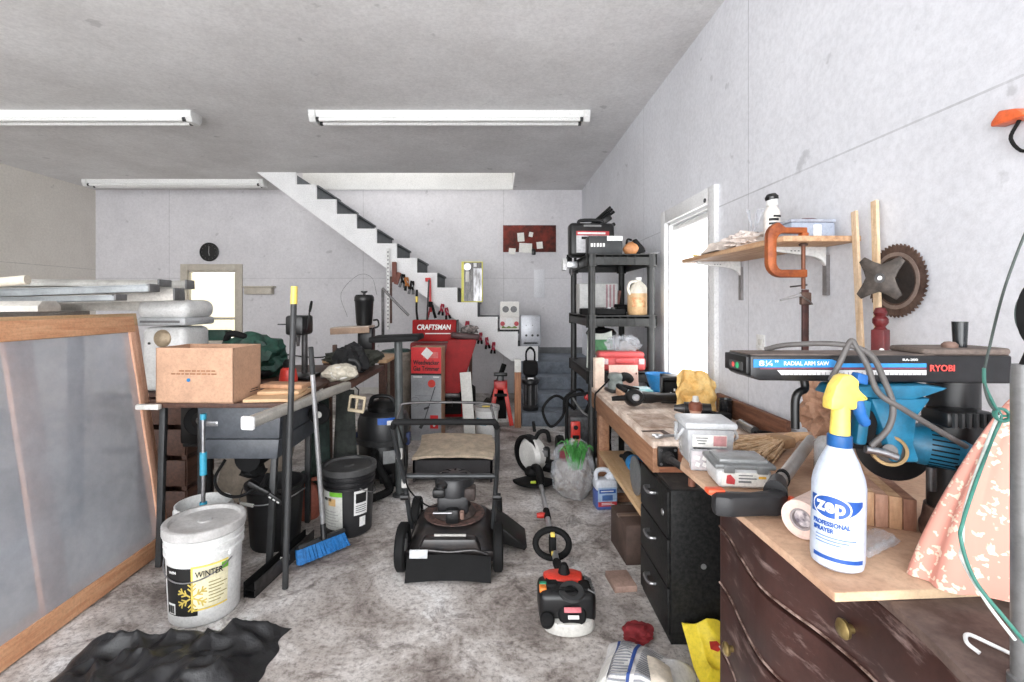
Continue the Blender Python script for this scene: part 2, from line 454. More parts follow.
# windows: trim, sash, glass, backlit roller shade
shade_r = M('window_shade_white', (250, 250, 248), .9, var=.02, emit=((255, 255, 255), 2.6))
shade_b = M('window_shade_cream', (250, 246, 226), .9, var=.02, emit=((255, 246, 214), .52))
glass = M('window_glass', (240, 245, 250), .05, var=.0, alpha=.25)
trimw = M('trim_white', (236, 236, 236), .45, var=.04)
trimb = M('trim_beige', (198, 190, 176), .5, var=.06)
def win_right():
    y0, y1, z0, z1 = WR
    mb = MB(); w = .09
    mb.bb(XR - .03, XR, y0 - w, y0, z0 - .04, z1 + w, .004); mb.bb(XR - .03, XR, y1, y1 + w, z0 - .04, z1 + w, .004)
    mb.bb(XR - .03, XR, y0, y1, z1, z1 + w, .004); mb.bb(XR - .07, XR, y0 - w - .03, y1 + w + .03, z0 - .04, z0, .004)
    mb.bb(XR, XR + .1, y0, y0 + .02, z0, z1); mb.bb(XR, XR + .1, y1 - .02, y1, z0, z1); mb.bb(XR, XR + .1, y0, y1, z1 - .02, z1); mb.bb(XR, XR + .1, y0, y1, z0, z0 + .02)
    w_ = mb.build('window_1', trimw); w_['kind'] = 'structure'
    g = MB().bb(XR + .085, XR + .09, y0 + .02, y1 - .02, z0 + .02, z1 - .02).build('window_glass', glass, w_)
    MB().sheet(lambda u, v: (XR + .05 + .004 * sin(v * 9), y0 + .025 + u * (y1 - y0 - .05), z0 + .03 + v * (z1 - z0 - .08)), 4, 24, .002).build('roller_shade', shade_r, w_)
    mb = MB(); mb.cyl((XR + .045, y0 + .022, z1 - .045), (XR + .045, y1 - .022, z1 - .045), .022)
    mb.build('shade_roller', white, w_)
    MB().cyl((XR - .035, y0 + .03, z1 + .02), (XR - .01, y0 + .03, z1 + .02), .013).build('roller_bracket', blackm, w_)
win_right()
def win_back():
    x0, x1, z0, z1 = WB; w = .1
    mb = MB()
    mb.bb(x0 - w, x0, YB - .025, YB, z0 - .1, z1 + w, .004); mb.bb(x1, x1 + w, YB - .025, YB, z0 - .1, z1 + w, .004)
    mb.bb(x0, x1, YB - .025, YB, z1, z1 + w, .004); mb.bb(x0 - w - .02, x1 + w + .02, YB - .16, YB, z0 - .04, z0, .004)
    mb.bb(x0, x0 + .02, YB, YB + .1, z0, z1); mb.bb(x1 - .02, x1, YB, YB + .1, z0, z1); mb.bb(x0, x1, YB, YB + .1, z1 - .02, z1); mb.bb(x0, x1, YB, YB + .1, z0, z0 + .02)
    w_ = mb.build('window_2', trimb); w_['kind'] = 'structure'
    MB().bb(x0 + .02, x1 - .02, YB + .085, YB + .09, z0 + .02, z1 - .02).build('window_glass', glass, w_)
    MB().sheet(lambda u, v: (x0 + .025 + u * (x1 - x0 - .05), YB + .05 + .003 * sin(v * 7), z0 + .03 + v * (z1 - z0 - .06)), 4, 24, .002).build('roller_shade', shade_b, w_)
    MB().bb(x0 + .02, x1 - .02, YB + .02, YB + .045, z0 + .30, z0 + .335).build('sash_rail', trimb, w_)
win_back()

# ---------------------------------------------------------------- staircase and landing
stairw = M('stringer_white', (240, 240, 240), .55, var=.04, scale=4)
stairg = M('stair_grey', (92, 97, 100), .6, var=.12)
landg = M('landing_grey_blue', (112, 120, 130), .65, var=.14, scale=16)
def stairs():
    t = thing('staircase', 'white sided staircase with grey risers climbing left along the back wall to the ceiling', 'staircase', (0, 6.3, 0))
    run, rise, z0 = .2607, .19, .6
    n = 13; xk = [.532 - .002 - run * k for k in range(n + 1)]     # riser positions
    xk[0] = .53
    poly = [(.19, z0), (.53, z0)]
    zz = z0
    for k in range(n):
        zt = min(z0 + rise * (k + 1), ZC - .002)
        poly.append((xk[k], zt)); poly.append((xk[k + 1], zt))
    poly[-1] = (-3.10, ZC - .002)
    MB().prism(poly, 'y', -.04, 0).build('stringer', stairw, t)
    MB().prism([(a, b) for a, b in poly], 'y', .91, .945).build('wall_stringer', stairw, t)
    for k in range(n):
        zt = min(z0 + rise * (k + 1), ZC)
        MB().bb(xk[k] - .02, xk[k] - .001, .001, .91, zt - rise + .001, zt - .03).build('riser', stairg, t)
        if k < n - 1:
            MB().bb(xk[k + 1] - .02, xk[k] + .022, -.005, .91, zt - .028, zt, .004).build('tread', stairg, t)
    return t
stairs()
def landing():
    t = thing('landing_steps', 'blue grey painted steps rising to the landing at the back corner', 'steps', (.27, 5.3, 0))
    X1 = XR - .27 - .004
    for k, y in enumerate((.0, .30, .60)):
        MB().bb(.0 + .02 * k, X1, y, 1.94 if k == 2 else y + .32, 0, .15 * (k + 1), .006).build('step', landg, t)
    MB().bb(.03, X1, .90, 1.94, .45, .6, .006).build('landing', landg, t)
landing()

# ---------------------------------------------------------------- ceiling lights
def light_fixture():
    t = thing('fluorescent_fixture', 'white twin tube fluorescent fixture in the middle of the ceiling', 'light', (-.417, 4.32, ZC), (0, 0, 0), 'twin tube fluorescent fixtures on the ceiling')
    L = 1.222
    mb = MB(); mb.prism([(-.075, 0), (.075, 0), (.04, -.062), (-.04, -.062)], 'x', -L, L, .003)
    mb.build('housing', M('fixture_white', (246, 246, 244), .4, var=.03, scale=3), t)
    for s in (-1, 1):
        MB().prism([(-.085, -.0), (.085, -.0), (.085, -.05), (.055, -.095), (-.055, -.095), (-.085, -.05)], 'x', s * L - s * .045, s * L + s * .012, .004).build('end_cap', white, t)
        tb = MB().cyl((-L + .05, s * .052, -.073), (L - .05, s * .052, -.073), .018, seg=16).build('tube', M('fluorescent_tube', (240, 240, 238), .3, var=.02), t)
        for e in (-1, 1): MB().cyl((e * (L - .05), s * .052, -.073), (e * (L - .075), s * .052, -.073), .0195, seg=16).build('tube_cap', dkgrey, tb)
    for x in (-.03, .06):
        MB().bb(x, x + .035, -.0435, -.042, -.05, -.045).build('slot', dkgrey, t)
    return t
lf = light_fixture()
dup(lf, (-3.91, 4.32, ZC), None, 'white twin tube fluorescent fixture cut off by the left picture edge')
dup(lf, (-4.42, 6.68, ZC), None, 'far fluorescent fixture over the back left wall beside the top of the stairs')

# ---------------------------------------------------------------- back wall items
t = thing('wall_clock', 'round black wall clock above the back window', 'clock', (-4.29, YB, 2.11))
MB().lathe([(0, .0), (.13, .0), (.14, .012), (.14, .03), (.125, .038), (.12, .03), (0, .03)], 40, rot=(pi / 2, 0, 0)).build('case', blackm, t)
mb = MB(); mb.bar((0, -.034, -.01), (.005, -.034, .085), .012, .003); mb.bar((0, -.033, 0), (.01, -.033, -.055), .014, .003)
mb.build('hands', white, t)
mb = MB()
for k in range(12):
    a = k * pi / 6; mb.box((.105 * sin(a), -.031, .105 * cos(a)), (.006, .003, .014), (0, a, 0))
mb.build('hour_marks', grey, t)

t = thing('bulletin_board', 'dark red cork bulletin board with papers pinned along its lower edge', 'board', (.485, YB, 2.31))
MB().box((0, -.012, 0), (.79, .024, .40), bev=.004).build('panel', M('oxblood_cork', (124, 46, 34), .8, col2=(66, 32, 26), scale=7, bump=.3, detail=9), t)
for (x, z, w, h, r) in ((-.26, -.19, .10, .09, .1), (-.13, .02, .10, .13, -.08), (.02, .06, .06, .07, .2), (-.06, -.14, .19, .14, .05), (.15, -.10, .09, .10, -.1)):
    MB().box((x, -.028, z), (w, .004, h), (0, r, 0)).build('pinned_note', paper, t)
MB().box((.06, -.04, -.2), (.06, .03, .09), bev=.01).build('clip', blackm, t)
solo(MB().box((0, -.006, 0), (.16, .012, .42), bev=.003), 'paint_patch', M('patch_paint', (222, 222, 226), .5, var=.03), 'tall white paint patch on the back wall below the red board', 'paint patch', (.63, YB, 1.64))  # thin panel added in place of a lighter paint patch on the wall
t = thing('wall_ledge', 'small beige wooden ledge fixed beside the back window', 'ledge', (-3.53, YB, 1.5))
MB().bb(-.2, .2, -.1, 0, -.02, .08, .006).build('board', trimb, t); MB().bb(-.23, .23, -.12, 0, .08, .1, .004).build('cap', trimb, t)

# packages standing on the lower treads
t = thing('tool_package', 'tall yellow edged tool package with clear window standing on a stair tread', 'package', (-.325, 6.31, 1.362), (radians(-2), 0, 0))
MB().bb(-.14, .14, 0, .06, 0, .53, .003).build('box', M('package_yellow', (232, 226, 110), .5, var=.05), t)
mb = MB(); mb.bb(-.105, .125, -.004, 0, .012, .518); mb.build('window', M('package_dark', (34, 32, 31), .3, col2=(104, 98, 94), scale=14, stretch=(3, 1, .6)), t)
MB().bb(.02, .128, -.007, -.003, .012, .44).build('silver_card', M('card_silver', (168, 168, 170), .35, .6, col2=(96, 94, 94), scale=9, stretch=(3, 1, .5)), t)
MB().cyl((-.06, -.004, .46), (-.06, -.014, .46), .048, seg=24).build('dial', steel, t)
MB().bb(-.085, -.035, -.012, -.004, .26, .4, .004).build('blade_card', offwhite, t)
MB().bb(.02, .06, -.009, -.004, .46, .51).build('logo_patch', white, t)
t = thing('gauge_package', 'small white box with two round dials stacked on a stair tread', 'package', (.162, 6.3, 1.1685))
MB().bb(-.12, .125, 0, .07, 0, .20, .004).build('box', paper, t)
for x in (-.05, .055):
    MB().cyl((x, .001, .10), (x, -.008, .10), .042, seg=24).build('dial', grey, t)
t = thing('seed_package', 'white packet with red dots and green strip under the box with two dials', 'package', (.162, 6.3, .981))
MB().bb(-.126, .126, 0, .075, 0, .187, .003).build('box', M('packet_white', (230, 226, 222), .5, var=.05), t)
for x in (-.09, .09):
    MB().cyl((x, .001, .10), (x, -.004, .10), .03, seg=20).build('red_dot', M('dot_red', (196, 60, 70), .5), t)
MB().sheet(lambda u, v: (-.1 + .2 * u, -.002, .04 + .022 * v + .01 * sin(u * 17) * v), 14, 2, .002).build('green_strip', M('strip_green', (120, 140, 70), .6), t)
MB().bb(-.045, .04, -.004, 0, .07, .17).build('picture', white, t)
MB().bb(-.126, .126, -.003, 0, .0, .025).build('base_band', ink, t)
t = thing('control_box', 'grey metal control box with a row of knobs on the lowest stair tread', 'control box', (.438, 6.28, .791))
MB().bb(-.135, .13, 0, .11, 0, .40, .012).build('case', M('control_grey', (178, 180, 186), .4, .3, var=.06), t)
for x in (-.06, .02, .09): MB().cyl((x, 0, .14), (x, -.018, .14), .015, seg=16).build('knob', dkgrey, t)
for x in (-.06, .02): MB().cyl((x, 0, .27), (x, -.006, .27), .007, seg=12).build('indicator', greyink, t)
MB().bb(-.09, .09, -.004, 0, .03, .05).build('slot', dkgrey, t)
MB().box((0, -.002, .2), (.24, .004, .36), bev=.002).build('front_panel', M('panel_grey', (192, 194, 200), .4, .3, var=.05), t)
# ================================================================ left side of the garage
# ---- leaning frame with plastic sheet: foot line x=-1.83, leans back (towards -x)
def lean_frame(x0, lean, ya, yb, zt, w, d, mats, name, label, film=True, cross=()):
    """frame whose foot is at x0, rotated about the y axis so the top goes towards -x; local x = thickness, y = length, z = height"""
    t = thing(name, label, 'frame', (x0, ya, d * sin(lean) + .0005), (0, -lean, 0))
    L = yb - ya
    MB().bb(-d, 0, 0, L, zt - w, zt, .004).build('top_rail', mats[0], t)
    MB().bb(-d, 0, 0, L, 0, w, .004).build('bottom_rail', mats[0], t)
    for y in (0.0, L - w * .5): MB().bb(-d, 0, y, y + w * .5, w, zt - w, .003).build('stile', mats[1], t)
    for y in cross: MB().bb(-d, -.021, y, y + .115, w, zt - w, .003).build('stud', mats[1], t)
    if film:
        MB().sheet(lambda u, v: (-.012 + .005 * noise.noise(Vector((u * 7, v * 5, 2))), .02 + u * (L - .06), .03 + v * (zt - .06)), 30, 20, .0015).build('plastic_sheet', FILM, t)
    return t
def film_mat():
    m = bpy.data.materials.new('hazy_plastic_film'); m.use_nodes = True
    nt = m.node_tree; N = nt.nodes; L = nt.links; b = N['Principled BSDF']
    tc = N.new('ShaderNodeTexCoord'); n = N.new('ShaderNodeTexNoise'); n.inputs['Scale'].default_value = 3.2; n.inputs['Detail'].default_value = 9; n.inputs['Roughness'].default_value = .7
    L.new(tc.outputs['Object'], n.inputs['Vector'])
    r = N.new('ShaderNodeMapRange'); r.inputs[1].default_value = .3; r.inputs[2].default_value = .7; r.inputs[3].default_value = .40; r.inputs[4].default_value = .56
    L.new(n.outputs['Fac'], r.inputs[0]); L.new(r.outputs[0], b.inputs['Alpha'])
    r2 = N.new('ShaderNodeValToRGB'); r2.color_ramp.elements[0].color = rgb(170, 174, 184); r2.color_ramp.elements[1].color = rgb(204, 208, 214)
    L.new(n.outputs['Fac'], r2.inputs[0]); L.new(r2.outputs[0], b.inputs['Base Color'])
    b.inputs['Roughness'].default_value = .32
    return m
FILM = film_mat()
lean_frame(-1.80, radians(8.6), .75, 2.66, 1.285, .085, .045, (redpine, redpine_z), 'leaning_screen', 'big wooden frame covered in hazy plastic leaning at the left', cross=(1.22,))
lean_frame(-1.872, radians(8.6), .80, 2.78, 1.30, .07, .04, (pine, redpine_z), 'screen_frame', 'plain pine frame leaning right behind the plastic covered frame', film=False)
# dim things stored behind the plastic
solo(MB().bb(-.01, .01, -.42, .42, 0, .9, .003), 'particle_board', M('grey_board', (222, 216, 212), .7, var=.08), 'pale board standing tilted behind the hazy plastic', 'board', (-2.30, 1.95, .12), (radians(14), radians(-9), 0))
t = thing('storage_shelf', 'dark low storage shelf behind the plastic frame carrying the long white strips', 'shelf', (-3.35, 2.3, 0))
for x, y in ((-.9, -.75), (.7, -.75), (-.9, .75), (.7, .75)): MB().bb(x - .03, x + .03, y - .03, y + .03, 0, 1.30, .004).build('post', dkgrey, t)
for z in (.12, .68, 1.30): MB().bb(-.95, .75, -.8, .8, z - .03, z, .004).build('shelf_board', M('shelf_dust', (176, 170, 162), .7), t)
solo(MB().bb(-.45, .45, -.3, .3, 0, .42, .01), 'storage_carton', card, 'plain carton on the lower board of the storage shelf', 'carton', (-3.3, 2.2, .681))

# ---- long white trim pieces piled on top
strips = M('siding_white', (216, 212, 204), .5, var=.14, scale=6)
strips2 = M('siding_grey', (188, 186, 180), .5, var=.16, scale=6)
def strip(name, p0, p1, w, h, m, label, end=True, u=False):
    p0, p1 = Vector(p0), Vector(p1); d = p1 - p0; L = d.length
    t = thing(name, label, 'strip', p0, d.to_track_quat('X', 'Z').to_euler(), 'long pale strips piled behind the plastic frame')
    mb = MB()
    if u:  # open channel
        mb.bb(0, L, -w / 2, w / 2, 0, .004); mb.bb(0, L, -w / 2, -w / 2 + .004, 0, h); mb.bb(0, L, w / 2 - .004, w / 2, 0, h)
        mb.bb(0, L, -w / 2 - .012, -w / 2, h - .004, h); mb.bb(0, L, w / 2, w / 2 + .012, h - .004, h)
    else:
        mb.prism([(-w / 2, 0), (w / 2, 0), (w / 2, h * .55), (w * .3, h), (-w * .3, h), (-w / 2, h * .55)], 'x', 0, L, .003)
    mb.build('channel', m, t)
    if end: MB().bb(L, L + .012, -w / 2 - .004, w / 2 + .004, 0, h + .004, .004).build('end_cap', grey, t)
    return t
strip('gutter_length', (-3.75, 2.55, 1.302), (-1.92, 2.92, 1.365), .13, .07, strips, 'long white gutter length slanting up across the pile, lowest of the strips')
strip('gutter_length', (-3.9, 2.82, 1.375), (-2.00, 3.15, 1.44), .11, .055, strips2, 'pale grey channel with blunt capped end, topmost long strip of the pile')
strip('siding_strip', (-3.6, 2.38, 1.302), (-2.66, 2.40, 1.365), .10, .085, strips, 'short broad white strip with slanted end at the left of the pile', False)
strip('gutter_length', (-2.68, 2.60, 1.381), (-1.93, 2.72, 1.412), .10, .04, M('track_grey', (156, 160, 162), .45, .3, var=.12), 'grey metal track lying at the right end of the pile', True, True)
strip('gutter_length', (-2.62, 2.48, 1.345), (-1.97, 2.53, 1.362), .08, .03, M('track_grey', (156, 160, 162), .45, .3), 'lower grey metal track against the top of the plastic frame', True, True)
solo(MB().tube([(-.62, 0, .0), (-.2, .02, .02), (.2, .02, .03), (.62, 0, .07)], .022, 14, n=6), 'rolled_sheet', M('roll_cream', (224, 216, 200), .6, var=.1), 'rolled cream plastic sheet lying among the long white strips', 'roll', (-2.75, 2.10, 1.386), (0, 0, .18))
strip('siding_strip', (-3.4, 2.02, 1.302), (-2.12, 2.30, 1.31), .16, .05, strips, 'wide white strip lying along the near edge of the pile', False)
strip('gutter_length', (-3.3, 2.7, 1.445), (-1.98, 2.88, 1.445), .13, .04, strips2, 'broad flat white channel bridging the back of the pile', True)
strip('siding_strip', (-3.7, 3.06, 1.302), (-2.25, 3.08, 1.302), .05, .06, strips, 'pale siding plank on edge at the back of the pile', False)
solo(MB().box((0, 0, .02), (.16, .1, .04), bev=.008), 'wood_scrap', darkwood, 'small reddish brown block on top of the white strips', 'block', (-3.32, 2.42, 1.447))
solo(MB().tube([(0, 0, 0), (.05, -.01, .02), (.11, -.03, -.01), (.13, -.05, -.07)], .004, 8, n=5), 'loose_wire', blackm, 'short black wire curling over the white strips', 'wire', (-2.76, 2.09, 1.436))
solo(MB().box((0, 0, .02), (.09, .06, .04), bev=.008), 'clamp_block', blackm, 'black plastic clip under the broad white strip', 'clip', (-2.58, 2.40, 1.303))

# ---- tall white bin with domed lid
t = thing('wooden_crate', 'dark wooden crate under the white bin in the corner behind the table', 'crate', (-2.07, 3.14, 0))
mb = MB(); mb.bb(-.15, .15, -.15, .15, 0, .02); mb.bb(-.15, .15, -.15, .15, .77, .795)
for k in range(4): mb.bb(-.15, .15, -.155, -.14, .03 + .19 * k, .19 + .19 * k, .004); mb.bb(-.15, .15, .14, .155, .03 + .19 * k, .19 + .19 * k, .004); mb.bb(.14, .155, -.14, .14, .03 + .19 * k, .19 + .19 * k, .004); mb.bb(-.155, -.14, -.14, .14, .03 + .19 * k, .19 + .19 * k, .004)
mb.build('slats', darkwood, t)
for x in (-.135, .135):
    for y in (-.135, .135): MB().bb(x - .015, x + .015, y - .004, y + .004, .02, .77).build('corner_post', darkwood, t)
t = thing('white_bin', 'tall white plastic bin with domed lid and round badge behind the cardboard box', 'bin', (-2.07, 3.14, 0))
wb = M('bin_white', (228, 228, 226), .4, var=.06)
MB().box((0, 0, 1.0), (.27, .28, .40), bev=.04, seg=3).build('body', wb, t)
MB().box((0, 0, 1.235), (.31, .32, .05), bev=.018, seg=2).build('rim', M('bin_rim', (190, 192, 194), .4, var=.06), t)
MB().box((0, 0, 1.31), (.325, .32, .12), bev=.055, seg=4).build('lid', wb, t)
MB().lathe([(0, .012), (.04, .012), (.052, .004), (.055, 0)], 28, at=(-.0, -.14, 1.13), rot=(pi / 2, 0, 0)).build('badge', M('badge_tan', (176, 158, 132), .4, .3), t)
MB().cyl((-.08, -.139, 1.10), (-.08, -.145, 1.10), .008, seg=12).build('screw', dkgrey, t)
MB().bb(-.12, .12, -.168, -.159, 1.228, 1.242).build('handle_lip', grey, t)

# ---- cardboard sheets leaning and clutter under the saw table
solo(MB().bb(-.22, .22, -.006, .006, 0, .46, .002), 'plywood_offcut', M('ply_grey', (150, 138, 124), .7, var=.14), 'dusty plywood offcut leaning in the dark under the table', 'plywood', (-1.62, 3.15, .045), (radians(-6), radians(10), 0))
t = thing('speaker_box', 'black speaker with silver centre under the left end of the table', 'speaker', (-1.79, 3.02, .5))
MB().bb(-.12, .12, -.1, .05, 0, .28, .012).build('cabinet', blackm, t)
MB().lathe([(.085, .02), (.09, .012), (.075, .006), (.03, -.006)], 28, at=(0, -.1, .14), rot=(pi / 2, 0, 0)).build('cone', soft_black, t)
MB().lathe([(0, .014), (.016, .01), (.024, 0)], 20, at=(0, -.1, .14), rot=(pi / 2, 0, 0)).build('dust_cap', steel, t)
t = thing('speaker_stand', 'thin black stand carrying the speaker under the left end of the table', 'stand', (-1.79, 3.02, 0))
MB().bb(-.11, .11, -.09, .04, .48, .499, .004).build('top_plate', soft_black, t); MB().cyl((0, 0, .015), (0, 0, .48), .018).build('pole', soft_black, t); MB().lathe([(0, 0), (.05, 0), (.05, .015), (0, .02)], 24).build('base', soft_black, t)

# ---- table with table saw
def saw_table():
    t = thing('table_saw', 'dark grey bench table saw with splayed steel legs and pale fence rail', 'table saw', (-1.31, 2.62, 0))
    sg = M('saw_grey', (76, 80, 86), .45, var=.12, scale=30)
    MB().prism([(-.20, .66), (.205, .66), (.215, .825), (-.21, .825)], 'y', -.16, .38, .008).build('cabinet', sg, t)
    MB().prism([(-.185, .555), (.19, .555), (.20, .655), (-.195, .655)], 'y', -.15, .36, .006).build('stand_apron', sg, t)
    pl = MB().bb(-.165, -.105, -.164, -.158, .725, .75, .002).build('badge_plate', steel, t)
    MB().bb(-.155, -.115, -.1665, -.1638, .733, .742).build('badge_text_strip', greyink, pl)
    MB().bb(-.45, .24, -.2, .46, .826, .85, .004).build('table_top', darkwood, t)
    MB().bb(-.475, -.36, -.23, -.201, .822, .848, .005).build('rail_stub', offwhite, t)
    for sx, sy in ((1, -1), (1, 1), (-1, -1), (-1, 1)):
        x0, y0 = .19 * sx, (.1 if sy > 0 else 0) + .2 * sy + .08
        MB().bar(((.17 if sx > 0 else -.41), .1 + (.215 if sx > 0 or sy < 0 else .10) * sy, .72 if sx > 0 else .826), ((.15 if sx > 0 else -.41), .1 + (.25 if sx > 0 or sy < 0 else .10) * sy, .008), .028, .03, up=(1, 0, 0), bev=.004).build('leg', dkgrey, t)
    r = MB().bb(-.026, .026, -.56, .42, 0, .05, .014, 3); r.M = T(0, 0, 0)
    ro = r.build('fence_rail', M('rail_pale', (196, 192, 184), .4, .4, var=.1), t, (.30, .06, .80), (0, 0, radians(-8)))
    MB().bb(-.032, .032, -.575, -.555, -.006, .056, .012).build('rail_cap', white, ro)
    mo = MB().cyl((0, 0, 0), (0, .2, 0), .07, seg=24).build('motor', soft_black, t, (-.05, .02, .50))
    mb = MB().cyl((0, 0, .0), (.02, .03, -.10), .05, .045); mb.blob((.0, .03, -.10), (.07, .05, .03), .2, sub=3); mb.build('dust_chute', soft_black, t, (-.06, .08, .50))
    w = MB(); w.cyl((.12, -.17, .42), (.12, -.1, .46), .012); w.box((.1, -.15, .41), (.12, .04, .03), (0, .5, 0), .008); w.box((.16, -.13, .36), (.12, .05, .03), (0, .7, .2), .008)
    w.build('blade_crank', black, t)
    for k in range(3): MB().box((.16 + .02 * k, -.165, .365 - .012 * k), (.014, .004, .006), (0, .6, 0)).build('crank_mark', white, t)
    MB().tube([(-.13, -.05, .52), (-.15, -.11, .44), (-.1, -.14, .38), (.0, -.15, .365), (.1, -.13, .42)], .008, 8, n=6).build('power_cord', soft_black, t)
    return t
saw_table()
t = thing('steel_rail', 'black steel base rail lying slanted on the floor in front of the saw stand', 'rail', (-1.105, 2.52, 0))
mb = MB(); mb.bar((-.03, -.30, .035), (.045, .22, .035), .055, .006); mb.bar((-.053, -.30, .036), (.022, .22, .036), .006, .07)
mb.bar((-.03, -.30, .003), (.045, .22, .003), .055, .006); mb.build('channel', soft_black, t)
MB().bar((-.004, -.30, .0375), (.071, .22, .0375), .004, .066).build('edge', dsteel, t)
t = thing('steel_upright', 'black square upright with white foot standing on the floor rail', 'upright', (-1.0755, 2.46, .0385))
MB().bar((0, 0, .0), (-.0, .02, .755), .030, .030, up=(1, 0, 0), bev=.003).build('post', soft_black, t)
MB().bb(-.018, .018, -.018, .018, 0, .03, .003).build('foot', offwhite, t)
t = thing('black_pole', 'tall black pole with a yellow tip leaning beside the saw table', 'pole', (-1.0, 2.29, 0))
p0, p1 = Vector((-.0, .0, .003)), Vector((.028, .03, 1.345))
MB().cyl(p0, p1, .014, seg=14).build('shaft', dkgrey, t); MB().cyl(p1 - (p1 - p0) * .0, p1 + (p1 - p0).normalized() * .085, .016, .015, seg=14).build('tip', yellow, t)

# ---- things on the table
t = thing('cardboard_box', 'large open cardboard box with a blue dot on the left table', 'box', (-1.50, 2.54, .851), (0, 0, radians(-3)))
w, d, h, k = .40, .25, .275, .006
mb = MB(); mb.bb(-w/2, w/2, -d/2, -d/2+k, 0, h); mb.bb(-w/2, w/2, d/2-k, d/2, 0, h); mb.bb(-w/2, -w/2+k, -d/2, d/2, 0, h); mb.bb(w/2-k, w/2, -d/2, d/2, 0, h); mb.bb(-w/2, w/2, -d/2, d/2, 0, k)
mb.build('body', card, t)
inn = M('cardboard_inside', (176, 124, 92), .8, var=.08)
MB().bb(-w/2 + .008, w/2 - .008, -d/2 + .008, d/2 - .008, h * .62, h * .64).build('inner_flap', inn, t)
MB().cyl((-.03, -d/2 + .001, .115), (-.03, -d/2 - .003, .115), .009, seg=20).build('blue_dot', blue, t)
mb = MB()
for j in range(2):
    x = -.12 + .04 * j
    while x < .1:
        l = random.Random(int(x * 1000) + j).uniform(.012, .03); mb.bb(x, x + l, -d/2 - .001, -d/2 + .001, .157 - .015 * (1 - j), .164 - .015 * (1 - j)); x += l + .006
mb.build('print_line', M('card_print', (160, 112, 78), .8), t)
mb = MB(); mb.bb(w/2 - .001, w/2 + .001, .02, .1, .03, .034); mb.bb(w/2 - .001, w/2 + .001, .03, .1, .042, .046); mb.build('side_print', ink, t)
t = thing('pine_board', 'pale pine board lying flat beside the cardboard box', 'board', (-1.15, 2.56, .852), (0, 0, radians(4)))
MB().bb(-.13, .115, -.13, .19, 0, .016, .002).build('board', pine_x, t)
solo(MB().bb(-.11, .10, -.08, .09, 0, .018, .003), 'pine_offcut', pine_x, 'shorter pine offcut on top of the flat pine board', 'offcut', (-1.15, 2.62, .869), (0, 0, .1))
solo(MB().bb(-.13, .11, -.05, .06, 0, .022, .003), 'pine_offcut', M('offcut_tan', (196, 150, 116), .7, var=.1), 'tan wood offcut lying across the pine boards', 'offcut', (-1.15, 2.66, .888), (0, 0, -.12))

# second, farther bench with rumpled tool bags
t = thing('back_bench', 'long cluttered bench behind the saw table', 'bench', (-1.35, 3.55, 0))
MB().bb(-.55, .42, -.42, .45, .80, .84, .006).build('bench_top', darkwood, t)
for x in (-.35, .10):
    for y in (-.28, .36): MB().bb(x - .035, x + .035, y - .035, y + .035, 0, .8, .004).build('leg', darkwood, t)
def bag(name, loc, rad, m, label, seed, rot=0, cat='bag', **k):
    mb = MB(); mb.blob((0, 0, rad[2] * .9), rad, .35, 7, seed, 4, floor=0.0, fold=.22)
    return solo(mb, name, m, label, cat, loc, rot)
tarp = M('green_tarp', (38, 82, 68), .5, var=.3, scale=16, bump=.4)
t = thing('tool_bag', 'dark green canvas tool bag behind the cardboard box', 'bag', (-1.67, 3.3, .842), (0, 0, .15))
mb = MB(); mb.blob((0, 0, .13), (.21, .14, .15), .22, 6, 3.3, 4, floor=0.0, fold=.15); mb.build('body', tarp, t)
MB().tube([(-.17, 0, .2), (-.12, -.05, .3), (-.02, -.05, .28), (.03, -.02, .24)], .022, 10, n=6).build('carry_strap', soft_black, t)
MB().blob((.08, -.03, .06), (.09, .09, .06), .3, 7, 1.2, 3, floor=0.0).build('side_pocket', soft_black, t)
t = thing('bench_drill', 'small black bench drill press with a long lever', 'drill press', (-1.325, 3.28, .842))
MB().bb(-.09, .09, -.1, .12, 0, .025, .006).build('base', blackm, t)
MB().cyl((0, .06, .02), (0, .06, .34), .02).build('column', dsteel, t)
hd = MB().box((-.01, 0, .36), (.12, .19, .13), bev=.018); hd.build('head', blackm, t)
MB().cyl((0, -.05, .3), (0, -.05, .22), .018, .009).build('chuck', dsteel, t)
MB().bb(-.15, -.06, -.02, 0, .36, .368).build('side_bar', blackm, t)
MB().box((-.02, -.06, .30), (.05, .05, .035), bev=.006).build('switch_box', grey, t)
l = MB().cyl((.05, -.03, .33), (.075, -.04, .46), .006); l.build('lever', blackm, t)
MB().lathe([(0, -.04), (.008, -.035), (.010, 0), (.008, .035), (0, .04)], 14, at=(.081, -.041, .485), rot=(0, .18, 0)).build('lever_grip', soft_black, t)
t = thing('tool_cover', 'black rumpled tool cover heaped on the bench behind the cream coil', 'cover', (-1.08, 3.56, .842))
MB().blob((0, 0, .07), (.12, .10, .12), .3, 6, 5.1, 4, floor=0, fold=.18).build('cloth', M('black_cloth', (34, 34, 36), .8, var=.3), t)
t = thing('capped_tool', 'small red capped tool behind the pine boards on the table', 'tool', (-1.29, 3.0, .851))
MB().lathe([(0, 0), (.05, 0), (.055, .03), (.045, .09), (.02, .11), (0, .11)], 20).build('body', redpl, t); MB().lathe([(.03, .1), (.034, .13), (.02, .15), (0, .15)], 18).build('cap', soft_black, t)
t = thing('wrapped_roll', 'clear plastic wrapped coil lying on the fence rail side of the bench', 'roll', (-1.02, 3.16, .842), (0, 0, .3))
MB().blob((0, 0, .055), (.11, .08, .058), .15, 8, 2.2, 4, floor=0).build('film', M('cream_film', (214, 206, 188), .25, var=.16, scale=20), t)
